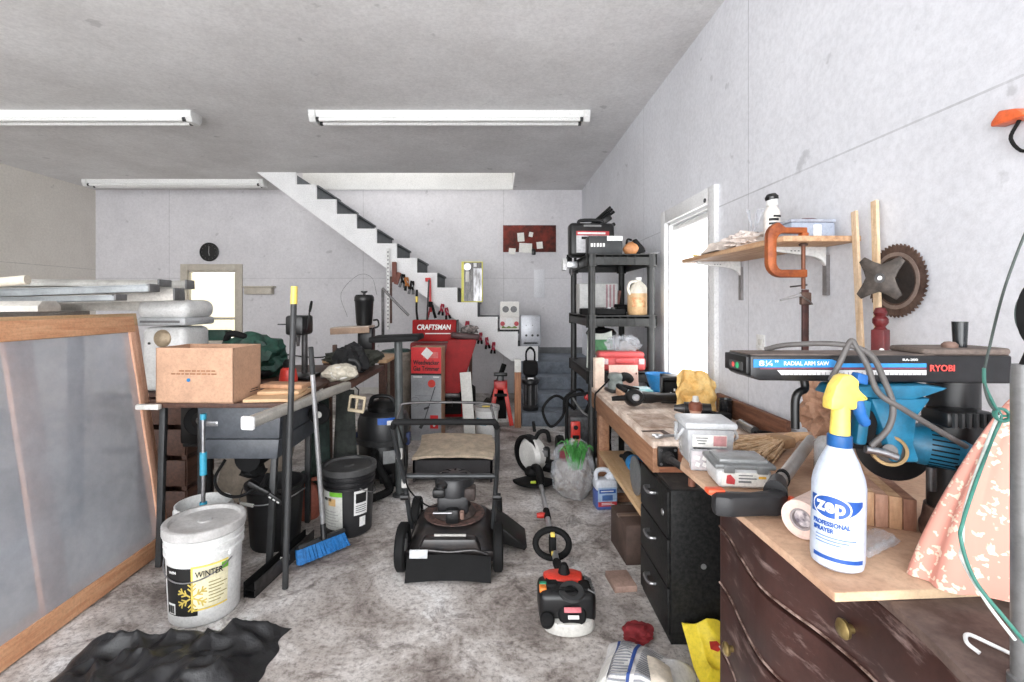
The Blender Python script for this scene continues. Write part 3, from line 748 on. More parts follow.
MB().tube([(.055 * cos(a * pi / 6), -.055 + .01 * sin(a * pi / 6), .06 + .035 * sin(a * pi / 6)) for a in range(12)], .008, 8, True).build('coil', offwhite, t)
t = thing('hand_plane', 'grey aluminium plane with upright knob at the right end of the bench', 'tool', (-1.07, 3.30, .842), (0, 0, .05))
MB().bb(-.12, .12, -.04, .04, .0, .022, .004).build('sole', M('plane_grey', (150, 148, 144), .4, .5, var=.2), t)
MB().prism([(-.1, .022), (.08, .022), (.05, .07), (-.02, .085)], 'y', -.03, .03, .004).build('body', M('plane_grey', (150, 148, 144), .4, .5), t)
MB().tube([(.10, 0, .02), (.13, 0, .06), (.11, 0, .11), (.06, 0, .12)], .012, 10, n=5).build('handle', dkgrey, t)
solo(MB().blob((0, 0, .07), (.2, .13, .07), .3, 7, 6.6, 4, floor=0, fold=.15), 'canvas_cover', M('olive_cloth', (72, 74, 66), .8, var=.3), 'dull olive cloth heaped at the back of the cluttered bench', 'cloth', (-1.14, 3.85, .842))

# dark clothes hanging under the rail side of the bench
for (x, y, zt, w, m, lab, sd) in ((-1.165, 3.165, .76, .080, M('coat_green', (42, 58, 52), .85, var=.3, scale=14), 'dark green coat hanging under the end of the bench', 1.0),
                                 (-.995, 3.175, .78, .078, M('coat_olive', (50, 54, 50), .85, var=.3, scale=14), 'dark olive overalls hanging under the bench beside the vacuum', 4.0)):
    def fn(u, v, sd=sd, w=w, zt=zt):
        a = u * 2 * pi; z = .18 + (zt - .18) * v
        r = w * (1 - .25 * v) * (1 + .28 * noise.noise(Vector((cos(a) * 2.2 + sd, sin(a) * 2.2, z * 1.6))))
        return (r * cos(a), r * .5 * sin(a), z)
    t = thing('hanging_coat', lab, 'coat', (x, y, 0))
    MB().sheet(fn, 40, 14).build('cloth', m, t, weld=True)
    MB().tube([(0, 0, zt - .02), (0, .01, zt + .01), (0, .0, .795)], .004, 6).build('hanging_loop', soft_black, t)
t = thing('plastic_buckle', 'cream plastic buckle with open slots hung below the bench end', 'buckle', (-.88, 3.02, .67), (0, .15, 0))
mb = MB(); mb.bb(-.05, .05, -.01, .01, .085, .105, .005); mb.bb(-.05, .05, -.01, .01, 0, .02, .005)
for x in (-.045, 0, .045): mb.bb(x - .007, x + .007, -.01, .01, .01, .1, .004)
mb.build('grip', M('handle_cream', (206, 190, 160), .5), t); MB().tube([(0, 0, .1), (-.02, .07, .125), (-.06, .13, .129)], .004, 6).build('hook', soft_black, t)
t = thing('belt_wheel', 'black belt wheel with a white hub on the side of the saw', 'wheel', (-1.038, 2.84, .70))
MB().lathe([(.0, -.02), (.055, -.02), (.06, -.012), (.055, 0), (.06, .012), (.055, .02), (0, .02)], 28, rot=(pi / 2, 0, 0)).build('rim', soft_black, t)
MB().lathe([(0, .026), (.018, .024), (.02, .019), (.02, 0)], 20, rot=(pi / 2, 0, 0)).build('hub', offwhite, t)
MB().cyl((0, 0, 0), (0, .05, 0), .01).build('axle', dsteel, t)
MB().bar((.0, .045, 0), (-.0605, .045, 0), .012, .03).build('bracket', dsteel, t)

# scroll saw on a small stand at the back
t = thing('saw_stand', 'small wooden stand under the scroll saw against the back clutter', 'stand', (-1.10, 4.30, 0))
MB().bb(-.38, .17, -.2, .3, .84, .87, .004).build('stand_top', pine_x, t)
for x in (-.34, .13):
    for y in (-.17, .27): MB().bb(x - .03, x + .03, y - .03, y + .03, 0, .84).build('leg', darkwood, t)
t = thing('scroll_saw', 'black scroll saw with a tilted wood table near the stairs', 'scroll saw', (-1.15, 4.2, .871))
MB().bb(-.09, .11, -.09, .09, 0, .02, .006).build('base', blackm, t)
MB().box((.02, 0, .14), (.13, .12, .25), bev=.02).build('column', blackm, t)
tb = MB().box((-.09, -.02, .27), (.33, .2, .018), (0, -.05, 0), .003); tb.build('table', M('scroll_table', (190, 172, 156), .5, .2, var=.12), t)
MB().box((-.09, -.118, .245), (.33, .01, .05), (0, -.05, 0), .003).build('table_edge', M('table_edge_tan', (168, 140, 118), .6), t)
MB().lathe([(.0, .28), (.062, .285), (.068, .31), (.080, .49), (.085, .50), (.083, .53), (.07, .55), (0, .552)], 28, at=(.0, 0, 0)).build('motor_housing', blackm, t)
MB().lathe([(.0, .0), (.012, 0), (.012, .018), (.028, .024), (.028, .034), (0, .036)], 18, at=(0, 0, .548)).build('top_knob', blackm, t)
MB().tube([(.08, 0, .33), (.12, -.01, .33), (.125, -.01, .28), (.08, -.01, .26)], .008, 8, n=5).build('side_hook', blackm, t)
MB().tube([(-.13, -.05, .36), (-.2, 0, .56), (-.06, .02, .72), (.06, .02, .7), (.11, .0, .55)], .0018, 6, n=8).build('spring_wire', grey, t)
t = thing('clamp_vise', 'small rusty clamp left of the scroll saw with a cord', 'clamp', (-1.36, 4.17, .871))
mb = MB(); mb.bb(-.05, .05, -.03, .03, 0, .03, .005); mb.bb(-.05, -.02, -.02, .02, .03, .12, .004); mb.bb(.01, .04, -.02, .02, .03, .075, .004); mb.build('body', rust, t)
MB().tube([(-.05, 0, .03), (-.2, 0, .01), (-.38, -.2, .06), (-.42, -.4, .12)], .006, 6, n=6).build('cord', soft_black, t)

# ---- black platform stand with grey pole
t = thing('roller_stand', 'grey pole stand with a flat black top beside the red snow blower', 'stand', (-.68, 3.40, 0))
MB().box((-.02, 0, 1.105), (.34, .26, .04), (0, -.04, 0), .012).build('top_plate', soft_black, t)
MB().cyl((0, 0, .02), (-.012, 0, 1.09), .030, .028, 20).build('pole', M('pole_grey', (82, 86, 86), .45, .2, var=.12), t)
MB().lathe([(0, 0), (.052, 0), (.052, .012), (.04, .022), (0, .022)], 28).build('base', dkgrey, t)
t = thing('trash_can', 'beige plastic can between the vacuum and the trimmer carton', 'can', (-1.03, 4.98, 0)); t.scale = (.85, .85, .95)
MB().lathe([(0, 0), (.15, 0), (.155, .02), (.185, .86), (.195, .87), (.195, .9), (.18, .9), (.145, .03), (0, .03)], 32).build('body', M('can_beige', (160, 152, 142), .6, var=.18), t)
MB().lathe([(.196, .80), (.202, .81), (.202, .83), (.196, .84)], 32, closed=True).build('rib', M('can_beige', (168, 156, 140), .6), t)
MB().blob((0, 0, .90), (.17, .17, .03), .25, 6, 9.0, 3).build('bag_liner', M('teal_cloth', (54, 88, 84), .7, var=.3), t)

# ---- floor: buckets, pole, broom, jug, vacuum
def bucket(name, label, loc, rb, rt, h, m, lid_m, rot=0, rings=(.80, .86, .92), lidc=True):
    t = thing(name, label, 'bucket', loc, (0, 0, rot))
    def r(z): return rb + (rt - rb) * z / h
    prof = [(0, 0), (rb - .01, 0), (rb, .01)]
    for f in rings:
        z = f * h; prof += [(r(z) - .001, z - .008), (r(z) + .006, z - .005), (r(z) + .006, z + .005), (r(z) - .001, z + .008)]
    prof += [(rt, h), (rt - .006, h), (rb - .006, .012), (0, .012)]
    MB().lathe(prof, 48).build('body', m, t)
    if lidc:
        MB().lathe([(rt + .006, h - .03), (rt + .010, h - .028), (rt + .010, h + .006), (rt + .003, h + .010), (rt - .012, h + .008), (rt - .018, h - .006), (.03, h - .004), (.024, h + .001), (0, h + .001)], 48).build('lid', lid_m, t)
    return t
wbk = M('bucket_white', (232, 232, 230), .42, var=.06, scale=6)
lidg = M('lid_dusty', (196, 194, 192), .55, var=.12, scale=6)
def patch(mb, R, a0, a1, z0, z1, off=.0015, nu=20, slope=0.0, th=.0012):
    """curved patch; R(z) radius, angles measured from -y (towards the camera), positive to the right"""
    def fn(u, v):
        a = a0 + (a1 - a0) * u; z = z0 + (z1 - z0) * v; r = R(z) + off
        return (r * sin(a), -r * cos(a), z)
    mb.sheet(fn, nu, 3, th); return mb
def snow_bucket():
    h, rb, rt = .395, .136, .152
    t = bucket('white_bucket', 'white lidded bucket with a yellow snowflake label at the left front', (-1.288, 2.14, 0), rb, rt, h, wbk, lidg, 0, (.74, .82, .90))
    R = lambda z: rb + (rt - rb) * z / h
    bl = patch(MB(), R, radians(-38), radians(20), .055, .255).build('black_label', ink, t)
    patch(MB(), R, radians(-80), radians(-56), .055, .255).build('side_label', M('label_maroon', (60, 36, 34), .5), t)
    patch(MB(), R, radians(14), radians(66), .085, .255, .0028).build('cream_label', M('label_cream', (240, 232, 196), .5, var=.04), t)
    mb = patch(MB(), R, radians(11), radians(14), .075, .262, .003, 3)
    patch(mb, R, radians(11), radians(66), .075, .082, .003); patch(mb, R, radians(11), radians(66), .255, .262, .003); mb.build('label_border', yellow, t)
    patch(MB(), R, radians(-33), radians(-17), .06, .105, .0032, 6).build('barcode_panel', white, t)
    mb = MB()
    for k in range(8): patch(mb, R, radians(-32 + 1.8 * k), radians(-31.2 + 1.8 * k + .5 * (k % 3 == 0)), .066, .098, .0045, 1, th=.0006)
    mb.build('barcode_lines', ink, t)
    # snowflake, half on black, half on cream
    def flake(mb, c, rad, w):
        for k in range(6):
            a = k * pi / 3 + pi / 6
            P = lambda s, o=0.0: (c[0] + s * rad * cos(a) - o * sin(a), 0, c[1] + s * rad * sin(a) + o * cos(a))
            mb.bar(P(.1), P(1), w, .001, up=(0, 1, 0))
            for s in (.4, .68):
                for o in (-1, 1): mb.bar(P(s), P(s + .24, o * rad * .24), w * .9, .001, up=(0, 1, 0))
    mb = MB(); flake(mb, (.032, .135), .062, .0062)
    for v in mb.bm.verts:
        a = v.co.x / .15; r = R(v.co.z) + .0045 - v.co.y
        v.co = Vector((r * sin(a), -r * cos(a), v.co.z))
    mb.build('snowflake', M('flake_gold', (214, 190, 96), .5), t)
    MB().text('WINTER', .034, T(.1, -.0045, .232), fit=.1, ex=.0008, bold=.01, wrap=.157).build('lettering', ink, t)
    MB().text('WIN', .016, T(-.04, -.004, .245), ex=.0008, wrap=.157).build('small_lettering', white, t)
    mb = MB()
    for k in range(7): patch(mb, R, radians(36), radians(54 + 5 * (k % 3)), .10 + .014 * k, .104 + .014 * k, .0045, 6, th=.0006)
    mb.build('text_lines', M('label_olive', (170, 160, 104), .6), t)
    patch(MB(), R, radians(55), radians(66), .225, .252, .0042, 4).build('green_corner', M('label_green', (120, 190, 60), .5), t)
    hp = [(R(.27) * 1.04 * sin(a), -R(.27) * 1.04 * cos(a), .285 - .085 * (cos(a) if cos(a) > 0 else 0)) for a in [radians(-72 + 144 * k / 12) for k in range(13)]]
    MB().tube(hp, .003, 8, n=3).build('wire_handle', steel, t)
    for s in (-1, 1): MB().box((s * R(.28) * sin(radians(72)), -R(.28) * cos(radians(72)), .285), (.02, .03, .03), (0, 0, s * radians(-18)), .006).build('handle_ear', wbk, t)
snow_bucket()
t = bucket('open_bucket', 'open white bucket half hidden behind the snowflake bucket', (-1.475, 2.44, 0), .112, .127, .35, wbk, lidg, 0, (.84, .92), False)
t = thing('mop_pole', 'telescopic metal pole with blue joints standing in the open white bucket', 'pole', (-1.447, 2.39, .014))
p0, p1 = Vector((0, 0, 0)), Vector((.0, .0, .79)); d = p1 - p0
MB().cyl(p0, p0 + d * .44, .012, seg=14).build('lower_tube', alum, t); MB().cyl(p0 + d * .44, p1, .0095, seg=14).build('upper_tube', steel, t)
teal = M('joint_blue', (58, 160, 190), .4, var=.05)
for a, b, r in ((.0, .50, .0), (.34, .45, .017), (.62, .76, .016), (.965, 1.0, .014)):
    if r: MB().cyl(p0 + d * a, p0 + d * b, r, seg=16).build('blue_joint', teal, t)
t = thing('black_tub', 'round black plastic tub with a wire handle behind the snowflake bucket', 'tub', (-1.25, 2.74, 0))
MB().lathe([(0, 0), (.125, 0), (.13, .012), (.150, .32), (.162, .33), (.162, .345), (.146, .345), (.124, .015), (0, .015)], 40).build('body', M('tub_black', (34, 34, 36), .5, var=.2), t)
MB().tube([(-.176, -.02, .31), (-.12, -.15, .285), (.02, -.2, .29), (.13, -.14, .305), (.176, -.02, .315)], .0035, 8, n=6).build('wire_handle', steel, t)
MB().cyl((-.11, -.165, .286), (-.03, -.197, .287), .009, seg=12).build('handle_grip', offwhite, t)
def melt_bucket():
    h, rb, rt = .385, .132, .150
    bb_ = M('bucket_black', (36, 36, 38), .38, var=.15)
    t = bucket('black_bucket', 'black lidded bucket with a pale label by the blue broom', (-.885, 2.90, 0), rb, rt, h, bb_, M('lid_grey_black', (74, 74, 74), .5, var=.3, scale=6), 0, (.74, .82, .9))
    R = lambda z: rb + (rt - rb) * z / h
    patch(MB(), R, radians(-58), radians(2), .05, .27).build('pale_label', M('label_pale', (206, 206, 200), .5, var=.08), t)
    patch(MB(), R, radians(-30), radians(2), .245, .27, .003).build('green_flash', M('label_green', (120, 190, 60), .5), t)
    patch(MB(), R, radians(28), radians(62), .13, .27, .002).build('warning_label', white, t)
    patch(MB(), R, radians(32), radians(58), .20, .255, .0034, 6).build('warning_picture', ink, t)
    mb = MB()
    for k in range(4): patch(mb, R, radians(32), radians(58), .145 + .012 * k, .150 + .012 * k, .0034, 6, th=.0006)
    mb.build('text_lines', greyink, t)
    patch(MB(), R, radians(42), radians(58), .06, .115, .002, 5).build('small_sticker', white, t)
    patch(MB(), R, radians(-34), radians(-14), .19, .232, .003, 5).build('orange_print', M('print_orange', (214, 176, 120), .6), t)
    mb = MB()
    for k in range(6): patch(mb, R, radians(-50), radians(-8 - 6 * (k % 2)), .07 + .017 * k, .074 + .017 * k, .003, 6, th=.0006)
    mb.build('label_lines', M('line_grey', (168, 168, 164), .6), t)
    MB().text('WINTER', .026, T(-.085, -.004, .228), fit=.055, ex=.0006, wrap=.148).build('lettering', ink, t)
    MB().tube([(R(.3) * 1.05 * sin(a), -R(.3) * 1.05 * cos(a), .32 - .1 * max(0, cos(a - 1.9))) for a in [radians(40 + 15 * k) for k in range(11)]], .003, 8).build('wire_handle', steel, t)
melt_bucket()
t = thing('push_broom', 'blue bristled broom with a metal handle leaning by the black bucket', 'broom', (-.92, 2.58, .003), (0, 0, radians(48)))
hb = MB().bb(-.135, .135, -.022, .022, .075, .1, .008); hb.build('head', M('broom_head', (36, 38, 40), .5), t, rot=(radians(-20), 0, 0))
br = MB()
rr = random.Random(4)
for i in range(26):
    for j in range(4):
        x = -.13 + .01 * i + rr.uniform(-.003, .003); y = -.018 + .012 * j
        br.bar((x, y, .077), (x * 1.05 + rr.uniform(-.006, .006), y * 1.6 - .012 + rr.uniform(-.006, .006), .008), .010, .006)
br.build('bristles', M('bristle_blue', (40, 124, 196), .6, var=.15, scale=60), t, rot=(radians(-20), 0, 0))
MB().cyl((.0, .0, .09), (.01, .03, .16), .017, .014).build('socket', black, t)
MB().cyl((.01, .03, .15), (-.075, -.0205, .98), .0125, seg=14).build('handle', alum, t); MB().cyl((-.075, -.0205, .98), (-.0957, -.0431, 1.12), .0145, .013, seg=14).build('grip', dkgrey, t)
t = thing('fuel_jug', 'faded red plastic fuel jug standing behind the broom handle', 'jug', (-1.205, 3.06, 0))
MB().lathe([(0, 0), (.075, 0), (.085, .015), (.085, .14), (.06, .2), (.03, .22), (.03, .25), (0, .25)], 24, sx=1, sy=.8).build('body', M('jug_red', (178, 104, 86), .5, var=.15), t)
MB().lathe([(.034, .245), (.036, .27), (.03, .285), (0, .285)], 20).build('cap', darkgreen, t)
MB().tube([(.03, 0, .235), (.08, 0, .24), (.095, 0, .19), (.085, 0, .13)], .012, 10, n=5).build('handle', M('jug_red', (178, 104, 86), .5), t)
def vac():
    t = thing('shop_vacuum', 'black wet and dry vacuum with a blue label between bucket and mower', 'vacuum', (-.862, 3.69, 0)); t.scale = (1.06, 1.06, .92)
    MB().lathe([(0, .07), (.15, .07), (.17, .1), (.175, .33), (.165, .345), (0, .345)], 36).build('tank', black, t)
    MB().lathe([(.176, .33), (.188, .335), (.19, .37), (.18, .38)], 36, closed=True).build('rim', dkgrey, t)
    MB().lathe([(.18, .375), (.182, .50), (.165, .56), (.13, .585), (.0, .59)], 36).build('motor_head', M('vac_black', (44, 45, 47), .42, var=.15), t)
    MB().lathe([(.11, .58), (.115, .62), (.08, .66), (.03, .675), (0, .675)], 30).build('top_cap', black, t)
    MB().tube([(-.09, -.03, .63), (-.06, -.04, .7), (.05, -.04, .7), (.09, -.03, .63)], .016, 10, n=6).build('carry_handle', black, t)
    R = lambda z: .183
    patch(MB(), R, radians(0), radians(52), .50, .56, -.004).build('blue_label', M('label_blue', (46, 100, 190), .4), t)
    patch(MB(), R, radians(20), radians(52), .505, .54, -.001).build('white_label', white, t)
    patch(MB(), lambda z: .176, radians(12), radians(40), .2, .3, .002).build('grey_sticker', M('sticker_grey', (176, 178, 178), .5), t)
    for k in range(6):
        a = radians(-50 + 20 * k)
        MB().box((.185 * sin(a), -.185 * cos(a), .085), (.035, .02, .07), (0, 0, a), .008).build('caddy_slot', black, t)
    for s in (-1, 1):
        MB().box((s * .18, -.03, .36), (.03, .05, .1), bev=.008).build('latch', M('latch_blue', (44, 62, 110), .5), t)
    for a in (45, 135, 225, 315): MB().lathe([(0, -.02), (.03, -.02), (.035, 0), (.03, .02), (0, .02)], 18, at=(.15 * cos(radians(a)), .15 * sin(radians(a)), .0355), rot=(pi / 2, 0, .4)).build('caster', soft_black, t)
    pts = [(-.02, -.18, .3), (.0, -.27, .27), (.08, -.3, .14), (.10, -.27, .04), (.03, -.38, .034), (-.05, -.47, .034), (-.12, -.44, .034), (-.15, -.36, .034)]
    P = spline([Vector(p) for p in pts], 16); rr_ = [.026 + .003 * (i % 2) for i in range(len(P))]
    MB().tube(P, rr_, 12).build('hose', soft_black, t)
vac()

# ---- black trash bag on the floor at the front left
t = thing('trash_bag', 'crumpled black plastic bag spread on the floor at the front left', 'bag', (-1.22, 1.72, 0))
def tb_(u, v):
    x, y = (u - .5), (v - .5)
    q = Vector((x * 3.1, y * 3.3, 1.7)); q2 = Vector((x * 7 + 3, y * 5, .4))
    rid = 1 - 2 * abs(noise.noise(q)); r2 = 1 - 2 * abs(noise.noise(q2 * 1.3))
    e = min(1, 6 * min(u, 1 - u, v, 1 - v))
    k = 1 + .12 * noise.noise(Vector((x * 4, y * 4, 7)))
    return (x * .74 * k, y * .46 * k + .12 * x, max(.002, .115 * e * (.40 + .36 * rid + .28 * r2)))
MB().sheet(tb_, 90, 60).build('film', M('bag_black', (34, 34, 36), .38, var=.2, bump=.35, scale=40), t, angle=80)

# ---- window sill planter
t = thing('planter_box', 'dark green planter box on the sill of the back window', 'planter', (-4.2, 7.17, .801))
MB().prism([(-.2, 0), (.2, 0), (.23, .15), (-.23, .15)], 'y', -.07, .06, .004).build('trough', darkgreen, t)
MB().bb(-.24, .24, -.078, .068, .135, .15, .004).build('rim', darkgreen, t)
# ================================================================ middle of the garage
# ---- lawn mower
def mower():
    t = thing('lawn_mower', 'black walk behind lawn mower in the middle of the floor', 'lawn mower', (-.236, 2.42, 0))
    deckm = M('deck_black', (34, 34, 36), .3, var=.2, col2=(52, 46, 44), scale=12)
    # deck: lofted dome
    def fn(u, v):
        x = (u - .5) * .46; y = v * .52
        ex = min(1, 4.5 * min(u, 1 - u)); ey = min(1, 4 * min(v, 1 - v))
        z = .075 + .10 * (sin(ex * pi / 2) ** .7) * (sin(ey * pi / 2) ** .7)
        z += .02 * max(0, 1 - ((x / .16) ** 2 + ((y - .27) / .17) ** 2))
        return (x, y, z)
    mb = MB(); mb.sheet(fn, 28, 28, .01); mb.build('deck', deckm, t)
    mb = MB(); mb.bb(-.232, .232, 0, .012, .06, .11, .004); mb.bb(-.232, -.22, 0, .52, .05, .10, .004); mb.bb(.22, .232, 0, .52, .05, .10, .004); mb.bb(-.232, .232, .508, .52, .05, .10, .004)
    mb.build('deck_skirt', deckm, t)
    def flap(u, v): return ((u - .5) * .415, -.03 - .07 * v + .0 * u, .10 - .09 * v + .012 * sin(u * pi))
    MB().sheet(flap, 12, 4, .006).build('trailing_shield', soft_black, t)
    mb = MB(); mb.prism([(-.16, .105), (.16, .105), (.13, .175), (-.13, .175)], 'y', -.012, .05, .01); mb.build('rear_door', deckm, t)
    MB().tube([(-.19, -.01, .10), (-.12, -.018, .125), (0, -.02, .118), (.12, -.018, .125), (.19, -.01, .10)], .006, 8, n=6).build('hinge_rod', dsteel, t)
    MB().box((-.15, -.035, .115), (.09, .006, .04), (-.35, 0, 0), .006).build('white_tag', M('tag_grey', (196, 198, 200), .4), t)
    MB().box((0, .02, .182), (.16, .012, .004), (.2, 0, 0)).build('warning_strip', offwhite, t)
    # engine
    er = M('engine_rusty', (78, 66, 62), .6, .2, var=.25, scale=20)
    MB().lathe([(.115, .18), (.12, .195), (.10, .22), (.09, .23)], 28, at=(0, .27, 0)).build('engine_base', er, t)
    MB().lathe([(.118, .188), (.165, .19), (.168, .186), (.118, .18)], 32, at=(0, .27, 0), closed=True).build('rust_ring', M('rust_brown', (112, 84, 76), .8, col2=(60, 48, 44), scale=26), t)
    MB().box((0, .27, .265), (.17, .2, .1), bev=.02).build('engine_block', M('engine_black', (40, 40, 42), .45, var=.2), t)
    MB().lathe([(.09, .0), (.105, .01), (.108, .07), (.095, .10), (.06, .115), (0, .118)], 32, at=(0, .27, .295)).build('engine_shroud', M('shroud_black', (48, 48, 50), .38, var=.15), t)
    for k in range(8):
        a = k * pi / 4
        MB().box((.05 * cos(a), .27 + .05 * sin(a), .408), (.04, .012, .008), (0, 0, a), .002).build('shroud_vent', soft_black, t)
    MB().box((-.075, .19, .33), (.07, .06, .05), bev=.014).build('air_filter', black, t)
    MB().lathe([(.025, 0), (.03, .005), (.03, .02), (.02, .03), (0, .03)], 18, at=(-.06, .17, .36)).build('fuel_cap', black, t)
    MB().box((.09, .22, .32), (.06, .09, .07), bev=.012).build('muffler', er, t)
    MB().cyl((-.1, .13, .245), (.0, .12, .25), .007, seg=10).build('throttle_link', steel, t)
    MB().box((.0, .155, .22), (.07, .05, .08), bev=.012).build('carburetor', black, t)
    MB().cyl((.05, .16, .205), (.05, .15, .245), .012, seg=14).build('oil_cap', M('cap_tan', (150, 122, 110), .5), t)
    # wheels
    for s in (-1, 1):
        for y, r in ((.04, .115), (.48, .095)):
            w = MB().lathe([(r * .62, -.022), (r * .9, -.025), (r, -.016), (r, .016), (r * .9, .025), (r * .62, .022)], 32, rot=(0, pi / 2, 0), closed=True).build('wheel', soft_black, t, (s * .242, y, r))
            MB().lathe([(0, -.02), (r * .3, -.02), (r * .35, -.01), (r * .62, -.012), (r * .62, .012), (r * .35, .01), (r * .3, .02), (0, .02)], 28, rot=(0, pi / 2, 0)).build('rim', grey, w)
    # discharge chute on the right
    MB().prism([(.0, .16), (.17, .03), (.155, .012), (.0, .06)], 'y', .2, .42, .004).build('discharge_chute', black, t, (.23, .0, 0))
    # handle: rises towards the operator side
    A = lambda s: [Vector((s * .215, .13, .17)), Vector((s * .233, .02, .48)), Vector((s * .238, -.1, .63)), Vector((s * .236, -.215, .785))]
    hm = M('handle_tube', (70, 72, 74), .35, .5, var=.15)
    for s in (-1, 1): MB().tube(A(s), .0125, 12, n=5).build('handle_side', hm, t)
    MB().tube([(-.236, -.215, .785), (-.225, -.232, .808), (-.19, -.24, .815), (.19, -.24, .815), (.225, -.232, .808), (.236, -.215, .785)], .0145, 12, n=3).build('grip_bar', soft_black, t)
    MB().tube([(-.233, .02, .48), (.233, .02, .48)], .0125, 12).build('cross_bar', hm, t)
    MB().tube([(-.225, -.205, .80), (-.21, -.18, .86), (-.17, -.165, .885), (.17, -.165, .885), (.21, -.18, .86), (.225, -.205, .80)], .006, 10, n=4).build('bail_bar', dsteel, t)
    for z, x in ((.62, -.236), (.44, -.232)): MB().box((x, -.07 if z > .5 else .04, z), (.03, .03, .05), bev=.006).build('cable_clip', M('clip_pale', (190, 188, 184), .5), t)
    MB().tube([(-.225, -.2, .82), (-.2, -.1, .62), (-.215, .03, .42), (-.13, .18, .26), (-.05, .2, .27)], .004, 8, n=6).build('control_cable', soft_black, t)
    for s in (-1, 1): MB().cyl((s * .215, .06, .36), (s * .255, .06, .36), .018, seg=14).build('fold_knob', black, t)
mower()
# tan folded carpet piece behind the mower on a low crate
t = thing('carpet_piece', 'tan folded carpet piece lying over a low crate behind the mower', 'carpet piece', (-.335, 3.64, .188))
def cp(u, v):
    x = (u - .5) * .61; y = v * .58
    return (x + .02 * sin(v * 4), y + .012 * sin(u * 9), .012 + .02 * sin(u * pi) - (.012 * max(0, .12 - v) / .12) + .008 * noise.noise(Vector((x * 9, y * 9, 3))))
MB().sheet(cp, 40, 24, .018).build('pile', tan, t)
t = thing('low_crate', 'low dark crate under the tan carpet piece', 'crate', (-.335, 3.62, 0))
mb = MB(); mb.bb(-.30, .30, .03, .05, .02, .165, .003); mb.bb(-.30, .30, .56, .58, .02, .165, .003); mb.bb(-.30, -.28, .03, .58, .0, .165, .003); mb.bb(.28, .30, .03, .58, .0, .165, .003); mb.bb(-.28, .28, .05, .56, .14, .165)
mb.build('body', M('crate_dark', (48, 46, 48), .7), t)

# ---- red snow blower under the stairs
def snowblower():
    t = thing('snow_blower', 'red two stage snow blower with a tall slanted chute under the stairs', 'snow blower', (-.655, 5.35, 0))
    rp = M('blower_red', (158, 22, 24), .5, var=.12, spec=.2)
    MB().prism([(-.02, .94), (.16, .94), (.10, 1.17), (.0, 1.17)], 'x', -.25, .22, .012).build('control_panel', rp, t, (0, -.17, 0))
    MB().prism([(-.02, .94), (.16, .94), (.10, 1.17), (.0, 1.17)], 'x', .222, .24, .004).build('panel_side', black, t, (0, -.17, 0))
    MB().text('CRAFTSMAN', .075, T(-.02, -.184, 1.09) @ RX(radians(-4)), fit=.36, ex=.002, bold=.025, shear=.15).build('lettering', white, t)
    MB().bb(-.11, .16, -.19, -.186, 1.02, 1.03).build('panel_stripe', white, t)
    MB().box((-.02, .1, .72), (.56, .3, .40), bev=.03).build('engine_cover', M('blower_red_dark', (150, 22, 26), .4, var=.15), t)
    MB().bb(-.30, .30, .02, .5, .08, .5, .03).build('auger_housing', rp, t)
    MB().bb(-.26, .26, -.0, .03, .12, .44, .01).build('auger_mouth', soft_black, t)
    # chute: tapered slanted trough
    def ring(z, w, d, x, y): return [Vector((x - w, y - d, z)), Vector((x + w, y - d, z)), Vector((x + w * .9, y + d, z)), Vector((x - w * .9, y + d, z))]
    mb = MB(); b = bmesh.new()
    r0 = [b.verts.new(p) for p in ring(.42, .115, .06, .16, -.30)]; r1 = [b.verts.new(p) for p in ring(.97, .15, .075, .30, -.26)]
    for k in range(4): b.faces.new((r0[k], r0[(k + 1) % 4], r1[(k + 1) % 4], r1[k]))
    b.faces.new(r0); b.faces.new(r1)
    bmesh.ops.recalc_face_normals(b, faces=b.faces); bmesh.ops.bevel(b, geom=list(b.edges), offset=.012, segments=2, affect='EDGES'); mb.add(b)
    mb.build('chute', rp, t)
    MB().box((.32, -.2, 1.0), (.30, .16, .06), (0, .1, 0), .015).build('chute_deflector', M('deflector_dark', (70, 34, 34), .5), t)
    MB().bb(.05, .27, -.38, -.35, .38, .42, .004).build('chute_collar', dsteel, t)
    MB().bar((.15, -.1, .25), (.15, -.32, .40), .05, .05).build('chute_mount', dsteel, t)
    for s in (-1, 1):
        w = MB().lathe([(.1, -.05), (.18, -.06), (.2, -.03), (.2, .03), (.18, .06), (.1, .05)], 30, rot=(0, pi / 2, 0), closed=True).build('wheel', soft_black, t, (s * .34, .28, .2))
        MB().lathe([(0, -.03), (.1, -.03), (.1, .03), (0, .03)], 24, rot=(0, pi / 2, 0)).build('rim', rp, w)
    MB().tube([(-.2, -.12, 1.15), (-.2, -.2, 1.28), (-.19, -.24, 1.42)], .012, 10, n=4).build('handle_bar', blackm, t)
    MB().cyl((-.192, -.235, 1.36), (-.19, -.245, 1.42), .014, seg=12).build('yellow_band', yellow, t)
    MB().cyl((-.19, -.245, 1.42), (-.187, -.25, 1.49), .015, .01, seg=12).build('handle_tip', soft_black, t)
    MB().tube([(-.1, -.12, 1.16), (-.085, -.16, 1.36), (-.07, -.18, 1.6)], .009, 8, n=4).build('shift_rod', dsteel, t)
    MB().blob((.36, -.1, 1.06), (.09, .07, .05), .4, 8, 2, 3).build('cable_bundle', M('cable_pale', (160, 150, 146), .6, var=.4, scale=30), t)
snowblower()
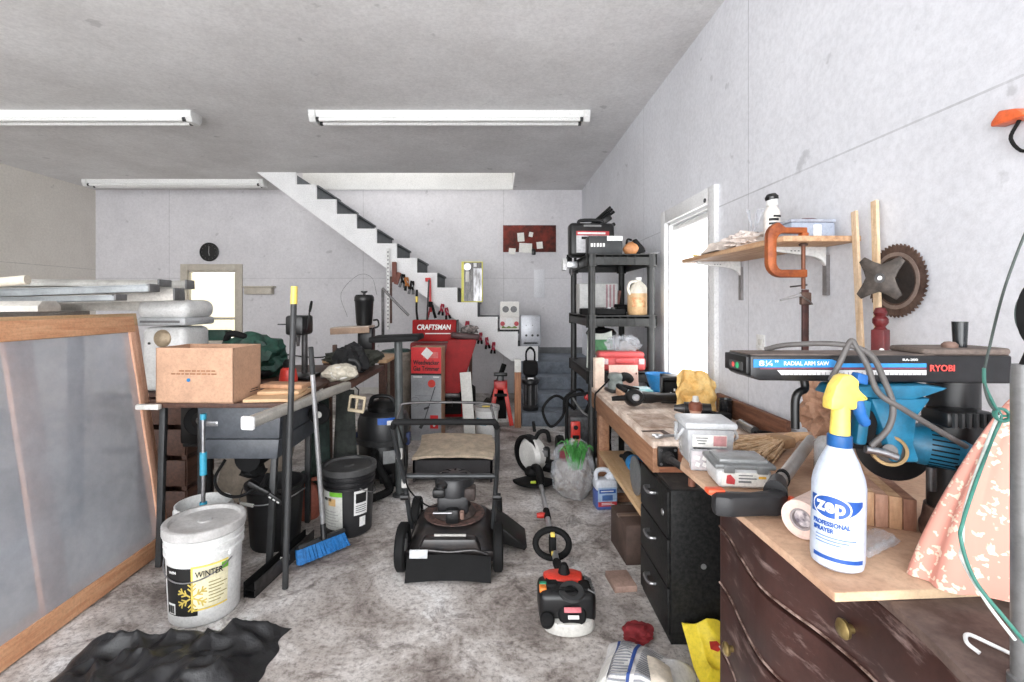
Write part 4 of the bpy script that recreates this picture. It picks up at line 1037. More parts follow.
# ---- trimmer carton
def carton():
    t = thing('trimmer_carton', 'tall carton with a red top and a trimmer picture in front of the snow blower', 'carton', (-.695, 4.76, 0), (0, 0, radians(-5)))
    w, h, d = .30, .915, .2
    MB().bb(-w/2, w/2, 0, d, 0, h, .003).build('box', card, t)
    MB().bb(-w/2, w/2, -.003, 0, 0, h * .70).build('photo_panel', M('photo_grey', (176, 178, 182), .45, var=.15, scale=2.5), t)
    MB().bb(-w/2, w/2, -.003, 0, h * .72, h).build('red_panel', M('carton_red', (214, 40, 44), .45, var=.04), t)
    MB().bb(-w/2, w/2, -.004, 0, h * .70, h * .72).build('black_band', ink, t)
    MB().box((.01, -.004, h * .935), (.085, .004, .085), (0, radians(40), 0)).build('white_sticker', white, t)
    MB().bb(-.03, .12, -.004, 0, h * .885, h * .95).build('red_flash', M('flash_pink', (226, 110, 106), .5), t)
    MB().text('Weedwacker', .062, T(0, -.0045, h * .835), fit=.26, ex=.001, bold=.025).build('lettering', ink, t)
    MB().text('Gas Trimmer', .062, T(0, -.0045, h * .77), fit=.26, ex=.001, bold=.025).build('lettering', ink, t)
    pic = MB(); pic.bar((.09, -.004, .53), (-.03, -.004, .16), .008, .002, up=(0, 1, 0)); pic.bar((.03, -.004, .33), (-.02, -.004, .31), .02, .002, up=(0, 1, 0)); pic.bar((-.03, -.004, .17), (-.06, -.004, .12), .03, .002, up=(0, 1, 0))
    pic.build('picture_shaft', dkgrey, t)
    MB().cyl((.055, -.003, .56), (.055, -.006, .56), .038, seg=20).build('picture_engine', redpl, t)
    MB().bb(.04, .12, -.005, 0, .12, .25).build('red_corner', M('carton_red', (214, 40, 44), .45), t)
    MB().cyl((.08, -.004, .15), (.08, -.007, .15), .012, seg=14).build('picture_cap', white, t)
    mb = MB(); mb.tube([(-.11 + .045 * cos(a * pi / 6), -.004, .38 + .045 * sin(a * pi / 6)) for a in range(12)], .002, 6, True)
    mb.bar((-.11, -.004, .44), (.05, -.004, .44), .003, .002, up=(0, 1, 0)); mb.build('line_drawing', greyink, t)
    MB().bb(-.13, -.04, -.0045, 0, h * .675, h * .688).build('print_line', white, t); MB().bb(.07, .13, -.0045, 0, h * .675, h * .688).build('print_line', white, t)
carton()
# leaning boards, bucket, jack, lantern, post near the stair foot
solo(MB().bb(-.055, .055, -.01, .01, 0, .66, .003), 'white_board', offwhite, 'narrow white board leaning beside the red chute', 'board', (-.26, 4.75, .008), (radians(-8), radians(-5), 0))
solo(MB().bb(-.022, .022, -.02, .02, 0, .95, .003), 'brown_stick', darkwood, 'thin brown stick leaning under the stairs behind the red chute', 'stick', (-.33, 5.95, .005), (radians(-9), 0, 0))
t = bucket('pail', 'white pail with a yellow lid patch and blue print near the stair foot', (-.105, 4.93, 0), .105, .122, .30, wbk, lidg, 0, (.9,))
MB().box((-.0, -.02, .305), (.09, .05, .006)).build('yellow_patch', yellow, t)
patch(MB(), lambda z: .105 + .017 * z / .3, radians(-60), radians(0), .13, .2).build('blue_print', M('print_teal', (120, 170, 190), .5), t)
t = thing('floor_jack', 'red jack stand beside the wooden post at the stair foot', 'jack stand', (.04, 5.40, .008))
for sx in (-1, 1):
    for sy in (-1, 1): MB().bar((sx * .05, sy * .05, .40), (sx * .12, sy * .10, .0), .045, .02, up=(0, 1, 0), bev=.004).build('leg', redpl, t)
MB().box((0, 0, .43), (.15, .12, .10), bev=.012).build('collar', red, t)
MB().bb(-.065, .065, -.03, .05, .06, .39, .006).build('dark_infill', soft_black, t)  # added black block stands for the dark interior between the legs
MB().bb(-.035, .035, -.03, .03, .25, .54, .006).build('ratchet_post', blackm, t)
MB().bb(-.075, .075, -.035, .035, .53, .565, .008).build('saddle', blackm, t)
MB().box((0, -.063, .43), (.09, .01, .06), bev=.004).build('label_plate', M('jack_pink', (226, 96, 90), .5), t)
MB().bar((-.07, -.07, .33), (.07, -.07, .33), .025, .03).build('release_handle', soft_black, t)
solo(MB().bar((-.2, .12, .03), (.0, .22, .60), .05, .05, bev=.006), 'pry_bar', soft_black, 'thick black bar slanting up to the end of the stair underside', 'bar', (.09, 5.75, 0.0))
solo(MB().blob((0, 0, .11), (.1, .1, .11), .4, 7, 4, 3, floor=0), 'rag_heap', M('rag_brown', (66, 54, 48), .85, var=.3), 'dark brown rag heap left of the jack stand', 'rags', (-.10, 5.72, 0))
t = thing('wooden_post', 'short wooden post with a white top supporting the stair end', 'post', (.225, 5.27, 0))
MB().bb(-.035, .035, -.028, .028, 0, .62, .004).build('post', M('post_wood', (178, 126, 90), .65, col2=(140, 94, 66), scale=6, stretch=(8, 8, .7)), t)
MB().bb(-.036, .036, -.029, .029, .60, .74, .003).build('white_top', offwhite, t)
t = thing('camp_lantern', 'black lantern hanging against the landing steps', 'lantern', (.375, 5.45, .151)); t.scale = (1.15, 1.15, 1.62)
MB().lathe([(0, 0), (.075, 0), (.08, .02), (.06, .04), (.06, .17), (.085, .19), (.085, .21), (.04, .24), (0, .24)], 24).build('body', M('lantern_black', (40, 40, 42), .4, var=.3, scale=26), t)
for k in range(8):
    a = k * pi / 4; MB().cyl((.066 * cos(a), .066 * sin(a), .04), (.066 * cos(a), .066 * sin(a), .18), .005, seg=8).build('cage_bar', steel, t)
MB().box((0, 0, .29), (.14, .13, .1), bev=.02).build('battery_cap', soft_black, t)
MB().tube([(-.04, 0, .33), (-.04, 0, .40), (0, 0, .43), (.04, 0, .40), (.04, 0, .33)], .009, 8, n=5).build('handle', soft_black, t)
MB().bb(-.03, .03, -.068, -.06, .2, .23, .003).build('white_tag', white, t)
# ---- things clipped along the bottom edge of the stair side
def stair_edge(px, dz=0.0):   # point on the stringer face near its lower edge
    X = (px - CX) * 6.22 / F
    z_low = .6 + (.19 - X) * (ZC - .6) / 3.29
    return Vector((X, 6.208, z_low + .02 + dz))
def spring_clamp(px, m, label, lean=0.0, s=1.0):
    p = stair_edge(px)
    t = thing('spring_clamp', label, 'clamp', p, (0, lean, 0), 'tools clipped along the lower edge of the stair side')
    for k in (-1, 1):
        MB().tube([(k * .008, k * .012, .06 * s), (k * .012, k * .018, .02 * s), (k * .008, k * .01, -.02 * s), (k * .02, k * .03, -.07 * s)], .013 * s, 8, n=4).build('jaw_arm', m, t)
        MB().cyl((k * .016, k * .022, -.05 * s), (k * .024, k * .034, -.10 * s), .017 * s, seg=10).build('handle_sleeve', soft_black if m is not soft_black else grey, t)
    MB().cyl((-.014 * s, 0, 0), (.014 * s, 0, 0), .014 * s, seg=14).build('spring', steel, t)
    return t
spring_clamp(403, soft_black, 'black and orange pliers near the top of the stair edge', .1, 1.05); spring_clamp(407, M('plier_orange', (196, 120, 50), .5), 'orange jawed pliers clipped second along the stair edge', -.1, 1.05); spring_clamp(412, soft_black, 'black pliers lowest of the three orange and black ones', .1, 1.05)
pr = M('clamp_red', (180, 40, 66), .45)
spring_clamp(442, pr, 'small red clamp left of the tall yellow package', .2, .9); spring_clamp(447, pr, 'small red clamp just below the tall yellow package', -.2, .9)
spring_clamp(467, pr, 'single red clamp with black grip above the red chute', .1, 1.2)
spring_clamp(480.5, pr, 'upper of three red clamps near the foot of the stair edge', .1, .9); spring_clamp(487, pr, 'middle of three red clamps near the foot of the stair edge', -.1, .9); spring_clamp(493.5, pr, 'lowest of three red clamps near the foot of the stair edge', .1, .9)
p = stair_edge(394.6)
t = thing('wooden_tool', 'brown wooden handled tool hung at the top of the stair edge tools', 'tool', p, (0, .0, 0), 'tools clipped along the lower edge of the stair side')
MB().bb(-.028, .028, -.02, .02, -.12, .14, .006).build('body', M('tool_brown', (124, 70, 56), .6), t); MB().box((.04, 0, -.07), (.06, .03, .16), (0, .3, 0), .01).build('handle', M('tool_brown', (124, 70, 56), .6), t)
p = stair_edge(430.5)
t = thing('bar_clamp', 'long red bar clamp hung upright on the stair side', 'clamp', p, (0, radians(-2), 0), 'tools clipped along the lower edge of the stair side')
MB().bb(-.015, .015, -.012, .012, -.16, .26, .003).build('bar', M('clamp_bright_red', (206, 40, 40), .45), t); MB().box((-.02, -.01, .255), (.07, .03, .05), bev=.008).build('fixed_jaw', M('clamp_bright_red', (206, 40, 40), .45), t)
MB().box((.0, -.01, -.06), (.06, .04, .07), bev=.01).build('sliding_jaw', soft_black, t)
MB().tube([(.02, -.01, -.07), (.04, -.01, -.16), (.06, -.01, -.24)], .018, 10, n=4).build('trigger_grip', soft_black, t); MB().tube([(0, -.01, -.08), (-.03, -.01, -.2), (-.06, -.01, -.3)], .012, 8, n=4).build('handle', M('grip_maroon', (150, 40, 50), .5), t)
t = thing('slotted_standard', 'white slotted shelf standard fixed upright to the stair side', 'upright', (W(388, 292, 6.2)))
MB().bb(-.02, .02, 0, .02, -.48, .56, .002).build('strip', white, t)
mb = MB()
for k in range(20): mb.bb(-.006, .006, -.002, .004, -.45 + .05 * k, -.43 + .05 * k)
mb.build('slots', dkgrey, t)
MB().tube([(-.07, -.01, .05), (.08, -.015, -.11), (.27, -.02, -.30)], .017, 8).build('brace', M('brace_grey', (140, 138, 138), .4, .5), t)
MB().bb(.022, .05, .0, .02, -.4, .2, .003).build('brown_strip', rust, t); MB().bb(-.085, -.05, .0, .02, -.55, .04, .003).build('lower_strip', dsteel, t)

# ---- string trimmer lying on the floor
def trimmer():
    t = thing('string_trimmer', 'red and black gas string trimmer lying in the middle of the floor', 'string trimmer', (.292, 2.06, 0))
    tk = M('tank_white', (206, 204, 198), .35, var=.08)
    MB().prism(arc(0, 0, .108, 185, 355, 14, .62) + [(.11, .06), (-.11, .06)], 'z', .002, .060, .014).build('fuel_tank', tk, t, (.005, -.048, 0))
    MB().box((0, .0, .095), (.235, .155, .13), bev=.028, seg=3).build('engine_cover', M('trimmer_black', (22, 22, 24), .38, var=.25), t)
    MB().prism([(-.075, -.01), (.075, -.01), (.088, .06), (.05, .085), (-.05, .085), (-.088, .06)], 'z', .12, .175, .012).build('red_cover', M('trimmer_red', (232, 66, 48), .35), t, (-.005, .01, 0))
    MB().lathe([(.022, .17), (.026, .175), (.02, .2), (.012, .215), (0, .216)], 18, at=(0, .055, 0)).build('spark_plug_boot', soft_black, t)
    MB().lathe([(0, .0), (.05, .0), (.058, -.008), (.056, -.03)], 26, at=(.015, -.088, .085), rot=(radians(60), 0, 0)).build('starter_housing', soft_black, t)
    MB().box((.015, -.093, .105), (.07, .006, .02), (radians(-35), 0, 0), .003).build('pink_badge', M('badge_pink', (220, 120, 128), .5), t)
    MB().box((.017, -.104, .082), (.045, .006, .014), (radians(-35), 0, 0), .002).build('white_badge', white, t)
    MB().lathe([(0, 0), (.028, 0), (.030, .025), (.022, .034), (0, .036)], 22, at=(-.088, -.08, .05), rot=(radians(40), 0, 0)).build('fuel_cap', soft_black, t)
    MB().box((-.1, -.03, .155), (.03, .035, .02), bev=.004).build('orange_switch', M('switch_orange', (232, 130, 50), .4), t); MB().box((-.095, -.005, .16), (.035, .02, .016), bev=.004).build('green_choke', M('choke_green', (40, 140, 100), .4), t)
    mb = MB()
    for k in range(6): mb.box((.1, -.055 + .02 * k, .158), (.035, .008, .006), (0, .5, 0), .002)
    mb.build('cooling_fins', grey, t)
    mb = MB()
    for k in range(5): mb.tube([(-.06, -.05 + .015 * k, .158), (-.02, -.06 + .012 * k, .168), (.03, -.05 + .01 * k, .16)], .005, 6, n=3)
    mb.build('cables', soft_black, t)
    MB().lathe([(.03, .0), (.052, .0), (.05, .012), (.028, .012)], 26, at=(.015, -.06, .155), rot=(radians(14), 0, 0), closed=True).build('recoil_ring', dkgrey, t)
    MB().box((.075, -.02, .155), (.05, .07, .03), bev=.01).build('muffler_guard', soft_black, t)
    MB().box((-.06, .0, .16), (.05, .06, .025), bev=.008).build('air_box', soft_black, t)
    # shaft, grip, ring handle, head
    y0 = .09
    MB().tube([(0, .08, .13), (.0, .17, .12), (-.005, .28, .1)], [.03, .022, .02], 12, n=4).build('rear_grip', soft_black, t)
    MB().cyl((-.005, .25, .1), (.018, 1.42, .07), .016, seg=16).build('shaft', alum, t)
    c = Vector((-.012, .40, .13))
    MB().tube([(c.x + .085 * cos(a), c.y + .04 * sin(a), c.z + .052 * sin(a)) for a in [2 * pi * k / 24 for k in range(24)]], .0165, 10, True).build('loop_handle', soft_black, t)
    MB().box((c.x, c.y - .01, .13), (.035, .05, .09), bev=.01).build('handle_clamp', soft_black, t); MB().box((c.x, c.y - .02, .185), (.022, .02, .02), bev=.004).build('yellow_tag', yellow, t)
    MB().box((c.x, c.y - .04, .1), (.018, .02, .02), bev=.004).build('yellow_tag', yellow, t)
    MB().cyl((.006, .78, .085), (.008, .90, .083), .02, seg=16).build('coupler', soft_black, t); MB().lathe([(0, -.025), (.014, -.025), (.018, 0), (.014, .025), (0, .025)], 14, at=(-.03, .83, .085), rot=(0, pi / 2, 0)).build('coupler_knob', redpl, t)
    MB().tube([(.018, 1.32, .075), (.022, 1.42, .085), (.01, 1.55, .12), (-.02, 1.62, .1)], [.024, .03, .028, .02], 12, n=4).build('gear_neck', soft_black, t)
    MB().prism(arc(0, 0, .16, 190, 350, 14) + [(.06, .04), (-.06, .04)], 'z', .03, .05, .006).build('guard', soft_black, t, (-.02, 1.55, .0))
    MB().lathe([(0, 0), (.055, 0), (.06, .02), (.045, .05), (0, .06)], 24, at=(-.025, 1.62, .05)).build('line_head', soft_black, t)
    MB().box((-.03, 1.44, .055), (.04, .015, .02), bev=.003).build('yellow_mark', M('mark_lime', (200, 220, 60), .5), t)
trimmer()
t = thing('leaf_blower', 'white and black leaf blower lying behind the trimmer head', 'leaf blower', (.315, 3.86, 0))
MB().lathe([(0, -.06), (.1, -.06), (.13, -.03), (.13, .03), (.1, .06), (0, .06)], 30, at=(-.03, 0, .15), rot=(pi / 2, 0, -.95)).build('fan_housing', M('blower_white', (216, 214, 210), .4, var=.06), t)
MB().lathe([(.12, -.035), (.145, -.03), (.145, .03), (.12, .035)], 30, at=(-.065, .02, .15), rot=(pi / 2, 0, -.95), closed=True).build('guard_ring', soft_black, t)
MB().box((.05, -.06, .16), (.1, .06, .13), bev=.02).build('engine', black, t); MB().box((.05, -.095, .18), (.06, .01, .05), bev=.004).build('vent_panel', grey, t)
MB().tube([(-.02, -.02, .26), (.02, -.03, .33), (.08, -.03, .33), (.1, -.02, .25)], .017, 10, n=5).build('handle', soft_black, t)
MB().tube([(.06, -.02, .07), (.16, -.06, .06), (.25, -.1, .055)], [.05, .045, .05], 14, n=4).build('nozzle', soft_black, t)
MB().cyl((-.02, -.05, .34), (-.03, -.05, .42), .012, seg=10).build('throttle', soft_black, t)
# clear bag with green tuft
t = thing('plastic_sack', 'clear plastic sack of pale chips with green grass sprouting on top', 'sack', (.535, 3.4, 0))
MB().blob((0, 0, .13), (.13, .11, .15), .2, 6, 8.1, 4, floor=0, fold=.1).build('chips', M('chips_grey', (168, 158, 150), .8, col2=(104, 94, 86), scale=60, bump=.4), t)
MB().blob((0, 0, .17), (.145, .125, .2), .22, 6, 8.1, 4, floor=0, fold=.12).build('film', bagpl, t)
rr = random.Random(12); g = MB()
for k in range(110):
    a = rr.uniform(0, 2 * pi); l = rr.uniform(.12, .24); r0 = rr.uniform(0, .05); sp = rr.uniform(.05, .38)
    b0 = Vector((r0 * cos(a), r0 * sin(a) - .08, .22)); b1 = b0 + Vector((sp * l * cos(a) * .6, sp * l * sin(a) * .6, l * .75)); b2 = b1 + Vector((sp * l * cos(a) * .6, sp * l * sin(a) * .6, -l * sp * .3))
    g.tube([b0, b1, b2], [.004, .004, .003, .001], 4, n=3)
g.build('green_tuft', M('tuft_green', (74, 160, 70), .6, var=.25, scale=30), t)
MB().blob((-.06, -.04, .30), (.04, .04, .05), .3, 6, 3, 3).build('dark_red_scrap', M('scrap_maroon', (110, 40, 50), .7), t)
# blue washer jug
def washer_jug():
    t = thing('washer_jug', 'translucent jug of blue washer fluid on the floor by the bench leg', 'jug', (.712, 3.2, 0), (0, 0, radians(6)))
    jm = M('jug_clear', (206, 210, 218), .3, var=.04); jb = M('fluid_blue', (84, 104, 168), .3, var=.08)
    MB().box((0, 0, .0655), (.148, .10, .13), bev=.022, seg=3).build('lower_body', jb, t)
    mb = MB(); mb.box((0, 0, .16), (.147, .099, .07), bev=.02, seg=3)
    mb.tube([(-.055, 0, .18), (-.062, 0, .225), (-.045, 0, .25), (.0, 0, .252), (.03, 0, .235)], .015, 10, n=5)
    mb.lathe([(.03, .18), (.03, .215), (.02, .235), (.02, .255), (0, .255)], 20, at=(.045, 0, 0)); mb.cyl((.02, 0, .19), (.05, 0, .235), .028, .02)
    mb.build('upper_body', jm, t)
    MB().lathe([(.024, .245), (.025, .27), (0, .272)], 20, at=(.045, 0, 0)).build('cap', white, t)
    MB().bb(-.062, .062, -.053, -.049, .03, .15).build('label', M('label_lightblue', (170, 196, 226), .5), t)
    MB().bb(-.062, .062, -.0545, -.05, .03, .06).build('red_band', M('band_red', (196, 60, 66), .5), t); MB().bb(-.055, .055, -.0545, -.05, .115, .14).build('title_band', navy, t)
    MB().box((0, -.053, .085), (.07, .004, .035), bev=.01).build('car_picture', M('pic_blue', (74, 110, 170), .5), t)
    mb = MB(); mb.bb(-.04, .045, -.0555, -.054, .04, .044); mb.bb(-.04, .03, -.0555, -.054, .049, .053); mb.bb(-.045, .04, -.0555, -.054, .125, .131); mb.build('print_lines', white, t)
washer_jug()
# pressure washer by the shelf
t = thing('pressure_washer', 'black pressure washer with a red panel in the foot of the plastic shelf', 'pressure washer', (.72, 3.98, 0))
MB().tube([(-.16, -.14, .05), (-.17, -.16, .5), (-.13, -.16, .62), (.13, -.16, .62), (.17, -.16, .5), (.16, -.14, .05)], .014, 10, n=4).build('frame', soft_black, t)
MB().box((0, .06, .27), (.28, .3, .34), bev=.03).build('engine', M('washer_black', (36, 36, 38), .5, col2=(90, 90, 92), scale=16), t)
MB().box((-.1, -.15, .33), (.075, .03, .17), bev=.008).build('red_panel', redpl, t)
mb = MB(); mb.cyl((-.1, -.166, .37), (-.1, -.17, .37), .018, seg=14); mb.bb(-.125, -.075, -.169, -.164, .28, .31); mb.build('panel_marks', blackm, t)
for s in (-1, 1): MB().lathe([(0, -.03), (.07, -.03), (.11, -.03), (.12, 0), (.11, .03), (0, .03)], 26, at=(s * .19, .1, .12), rot=(0, pi / 2, 0)).build('wheel', soft_black, t)
MB().tube([(-.1, -.1, .5), (-.25, -.16, .62), (-.36, -.18, .52), (-.3, -.17, .38), (-.2, -.15, .46), (-.18, -.14, .6), (-.06, -.12, .66), (.02, -.1, .56)], .011, 8, n=8).build('hose', soft_black, t)
MB().tube([(-.12, -.1, .6), (-.05, -.2, .5), (.04, -.2, .46), (.1, -.18, .5)], .008, 8, n=6).build('cable', grey, t)
MB().cyl((0, -.1, .45), (.06, -.12, .6), .035, .03).build('trigger_gun', soft_black, t); MB().box((.02, -.15, .6), (.1, .05, .05), (0, .4, 0), .01).build('red_latch', red, t)

# ---- black plastic shelf unit
def shelf_unit():
    t = thing('shelf_unit', 'tall black plastic shelf unit beside the side window', 'shelf unit', (.905, 3.95, 0))
    pm = M('shelf_black', (40, 41, 40), .5, var=.22, scale=14)
    X, Y = .25, .45
    for sx in (-1, 1):
        for sy in (-1, 1): MB().cyl((sx * (X - .035), sy * (Y - .035), 0), (sx * (X - .035), sy * (Y - .035), 1.66), .026, seg=18).build('post', pm, t)
    for z in (.85, 1.255, 1.70):
        s = MB(); s.bb(-X, X, -Y, Y, z - .02, z, .003); s.bb(-X, X, -Y, -Y + .012, z - .075, z + .006, .003); s.bb(-X, X, Y - .012, Y, z - .075, z + .006, .003)
        s.bb(-X, -X + .012, -Y, Y, z - .075, z + .006, .003); s.bb(X - .012, X, -Y, Y, z - .075, z + .006, .003)
        for sx in (-1, 1):
            for sy in (-1, 1): s.cyl((sx * (X - .035), sy * (Y - .035), z - .085), (sx * (X - .035), sy * (Y - .035), z + .008), .042, seg=18)
        for k in range(5): s.bb(-X + .1 + .055 * k + .02, -X + .106 + .055 * k + .02, -Y - .003, -Y, z - .07, z)
        s.build('shelf', pm, t)
shelf_unit()
SX, SY = .89, 3.95
# top tier (z 1.66)
t = thing('tool_case', 'black hard tool case with a label standing on top of the shelf unit', 'case', (.745, 3.84, 1.7095), (radians(-3), 0, radians(4)))
MB().box((0, 0, .135), (.36, .11, .27), bev=.03, seg=3).build('shell', black, t)
MB().tube([(-.1, 0, .26), (-.08, 0, .295), (.08, 0, .295), (.1, 0, .26)], .014, 10, n=4).build('handle', black, t)
lb = MB().bb(-.13, .13, -.0585, -.054, .03, .20, .001).build('label', M('case_label', (206, 206, 208), .5), t)
MB().bb(-.13, .13, -.0605, -.058, .165, .20).build('label_red_band', M('band_red', (196, 60, 66), .5), lb); MB().bb(-.12, .1, -.062, -.06, .175, .19).build('label_print', white, lb)
MB().bb(-.09, .08, -.063, -.06, .135, .155).build('label_text', ink, lb)
MB().bb(-.07, .07, -.058, -.054, .235, .25).build('maker_strip', greyink, t)
t = thing('speaker_carton', 'small dark carton with a white sticker leaning on the black case', 'carton', (.80, 3.64, 1.7085))
MB().bb(-.125, .125, -.07, .06, 0, .135, .004).build('box', M('carton_dark', (48, 50, 52), .5, var=.1), t)
MB().bb(.01, .125, -.0715, -.069, .10, .135).build('white_sticker', white, t)
mb = MB()
for k, l in enumerate((.02, .012, .03, .014, .02)): mb.bb(-.11 + .022 * k, -.11 + .022 * k + min(l, .016), -.0715, -.069, .055, .082)
mb.build('print_marks', white, t)
t = thing('sanding_tool', 'orange and black sanding tool beside the dark carton on the shelf', 'tool', (1.0, 3.6, 1.7065))
MB().blob((0, 0, .045), (.065, .04, .05), .15, 5, 2.0, 3, floor=0).build('orange_body', M('muff_orange', (206, 142, 92), .5), t)
MB().prism([(.02, .0), (.1, .02), (.09, .05), (.03, .12), (.005, .11)], 'y', -.025, .025, .008).build('black_grip', soft_black, t)
MB().tube([(-.04, 0, .08), (-.03, 0, .115), (0, 0, .11)], .008, 8, n=4).build('hook', soft_black, t)
MB().bb(.02, .035, -.028, .028, .03, .07).build('yellow_stripe', M('stripe_gold', (226, 190, 60), .5), t)
solo(MB().sheet(lambda u, v: ((u - .5) * .2, (v - .5) * .22, .012 + .01 * sin(u * 8) + .01 * v), 14, 10, .003), 'paper_sheet', paper, 'loose white paper sheet at the right end of the shelf top', 'paper', (1.04, 3.86, 1.7065))
t = thing('metal_rods', 'thin metal rods sticking out from the shelf top towards the window', 'rods', (1.07, 3.68, 1.7075), (0, 0, 0))
for k in range(4): MB().cyl((-.02, .012 * k, .004 + .001 * k), (.16, -.04 + .03 * k, .028 - .005 * k), .003, seg=8).build('rod', steel, t)
t = thing('folded_tripod', 'black folded tripod lying across the top of the black case', 'tripod', (.80, 4.0, 1.7065))
for k in range(3): MB().cyl((-.06 + .02 * k, .02 * k, .26), (.13 + .02 * k, .02 * k - .03, .43 - .015 * k), .011, seg=10).build('leg', soft_black, t)
MB().box((.1, .0, .33), (.09, .05, .05), (0, -.6, 0), .012).build('head', black, t); MB().box((.15, 0, .285), (.05, .04, .03), (0, -.5, 0), .008).build('plate', black, t)
MB().cyl((.0, .03, .001), (.02, .03, .30), .012, seg=10).build('center_column', soft_black, t)
t = thing('shelf_vise', 'pale metal clamp with black knobs fixed to the left side of the shelf unit', 'clamp', (.605, 3.95, 1.665))
MB().bb(-.04, .045, -.05, .05, -.03, .02, .006).build('body', alum, t); MB().bb(-.075, -.04, -.045, .045, -.05, .045, .006).build('jaw', M('jaw_white', (212, 212, 212), .4), t)
MB().lathe([(0, 0), (.02, 0), (.026, .01), (.026, .03), (.018, .038), (0, .038)], 18, at=(-.02, 0, .02)).build('knob', soft_black, t); MB().cyl((.0, 0, -.03), (.0, 0, -.09), .01, seg=12).build('screw', dsteel, t)
MB().lathe([(0, 0), (.018, 0), (.018, .02), (0, .02)], 16, at=(-.02, 0, .058)).build('top_knob', soft_black, t); MB().box((.03, -.02, .14), (.02, .03, .24), bev=.006).build('upright', soft_black, t)
# middle tier (z 1.245)
t = thing('cider_jug', 'gallon jug of amber liquid at the right front of the middle shelf', 'jug', (1.06, 3.64, 1.2615))
amb = M('cider_amber', (226, 186, 138), .3, var=.1); jw = M('jug_milky', (226, 220, 206), .3, var=.05)
MB().lathe([(0, 0), (.074, 0), (.08, .012), (.08, .15), (.078, .16)], 32).build('lower_body', amb, t)
MB().lathe([(.078, .16), (.075, .18), (.05, .225), (.022, .25), (.02, .262), (0, .262)], 32).build('upper_body', jw, t)
MB().lathe([(.024, .258), (.025, .28), (0, .282)], 20).build('cap', white, t)
MB().tube([(-.02, -.02, .25), (-.07, -.03, .24), (-.085, -.03, .19), (-.07, -.03, .15)], .011, 10, n=5).build('handle', jw, t)
patch(MB(), lambda z: .08, radians(-50), radians(20), .06, .13).build('print', M('print_rust', (206, 140, 90), .5, col2=(230, 196, 150), scale=30), t)
t = thing('parts_box', 'pale storage box with pink stripes at the back of the middle shelf', 'box', (.86, 4.2, 1.256))
MB().bb(-.16, .16, -.1, .1, 0, .26, .006).build('body', M('box_pale', (206, 206, 204), .6, var=.06), t)
for x in (.06, .09, .12): MB().bb(x, x + .016, -.102, -.098, .02, .25).build('pink_stripe', M('stripe_pink', (176, 140, 146), .6), t)
t = thing('tool_tray', 'black tool tray heaped with hand tools on the middle shelf', 'tray', (.83, 3.78, 1.256))
mb = MB(); mb.bb(-.13, .13, -.18, .2, 0, .012, .003); mb.bb(-.13, .13, -.18, -.17, 0, .05); mb.bb(-.13, .13, .19, .2, 0, .05); mb.bb(-.13, -.12, -.18, .2, 0, .05); mb.bb(.12, .13, -.18, .2, 0, .05); mb.build('tray', soft_black, t)
solo(MB().bb(-.14, .14, -.04, .04, 0, .05, .01), 'black_case', soft_black, 'flat black case lying at the back left of the middle shelf', 'case', (.83, 4.035, 1.256))
tools = [((.76, 3.67), .4, dsteel, 'steel wrench lying at the left front of the middle shelf'), ((.83, 3.72), -.5, steel, 'bright wrench across the tray on the middle shelf'), ((.92, 3.84), 1.2, M('tool_grip_red', (170, 60, 60), .5), 'red handled tool upright in the tray of the middle shelf')]
for (x, y), a, m, lab in tools:
    t = thing('hand_tool', lab, 'tool', (x, y, 1.3065), (0, 0, a), 'hand tools in the tray on the middle shelf')
    MB().bb(-.07, .05, -.008, .008, 0, .01, .003).build('shank', m, t); MB().lathe([(.008, 0), (.018, 0), (.018, .01), (.008, .01)], 16, at=(.062, 0, 0), closed=True).build('ring_end', dsteel, t)
t = thing('power_tool', 'black power tool with pale end cap behind the amber jug', 'power tool', (1.06, 3.90, 1.256))
MB().cyl((-.1, .06, .05), (.03, 0, .05), .035, .03).build('body', soft_black, t); MB().lathe([(0, 0), (.032, .0), (.03, .02), (0, .026)], 18, at=(.03, -.0, .05), rot=(0, pi / 2, -.4)).build('end_cap', white, t); MB().bar((-.06, .04, .05), (-.07, -.06, .04), .04, .035).build('grip', soft_black, t)
solo(MB().bb(-.012, .012, -.012, .012, 0, .2, .003), 'wood_stick', M('stick_pink', (170, 120, 110), .6), 'reddish stick leaning at the back right of the middle shelf', 'stick', (1.035, 4.20, 1.262), (radians(-8), radians(10), 0))
# lower tier (z .83)
t = thing('seed_bag', 'white and green printed bag standing on the lower shelf', 'bag', (.79, 3.72, .8565))
def sb(u, v):
    a = u * 2 * pi; w = .105 * (1 - .12 * v) ; d = .06 * (1 - .75 * v ** 3)
    return (w * cos(a), d * sin(a), .27 * v + .012 * v * cos(a * 2))
MB().sheet(sb, 36, 12).build('body', M('bag_white', (216, 222, 214), .5, var=.08), t, weld=True)
def sg(u, v):
    a = radians(200 + 140 * u); vv = .45 + .35 * v; w = .107 * (1 - .12 * vv); d = .063 * (1 - .75 * vv ** 3)
    return (w * cos(a), d * sin(a) - .002, .27 * vv)
MB().sheet(sg, 16, 4, .001).build('green_print', M('print_green', (84, 150, 96), .5, col2=(60, 110, 72), scale=20), t)
t = thing('stock_pot', 'dark pot with lid behind the printed bag on the lower shelf', 'pot', (.84, 3.92, .851))
MB().lathe([(0, 0), (.1, 0), (.11, .02), (.11, .24), (.12, .25), (.12, .262), (0, .262)], 32).build('body', dkgrey, t); MB().lathe([(.118, .263), (.1, .29), (.03, .3), (.02, .33), (0, .33)], 32).build('lid', soft_black, t)
t = thing('red_case', 'red plastic tool case lying across the front of the lower shelf', 'case', (.905, 3.582, .8565), (0, 0, 0))
rc = M('case_red', (206, 88, 88), .4, var=.06)
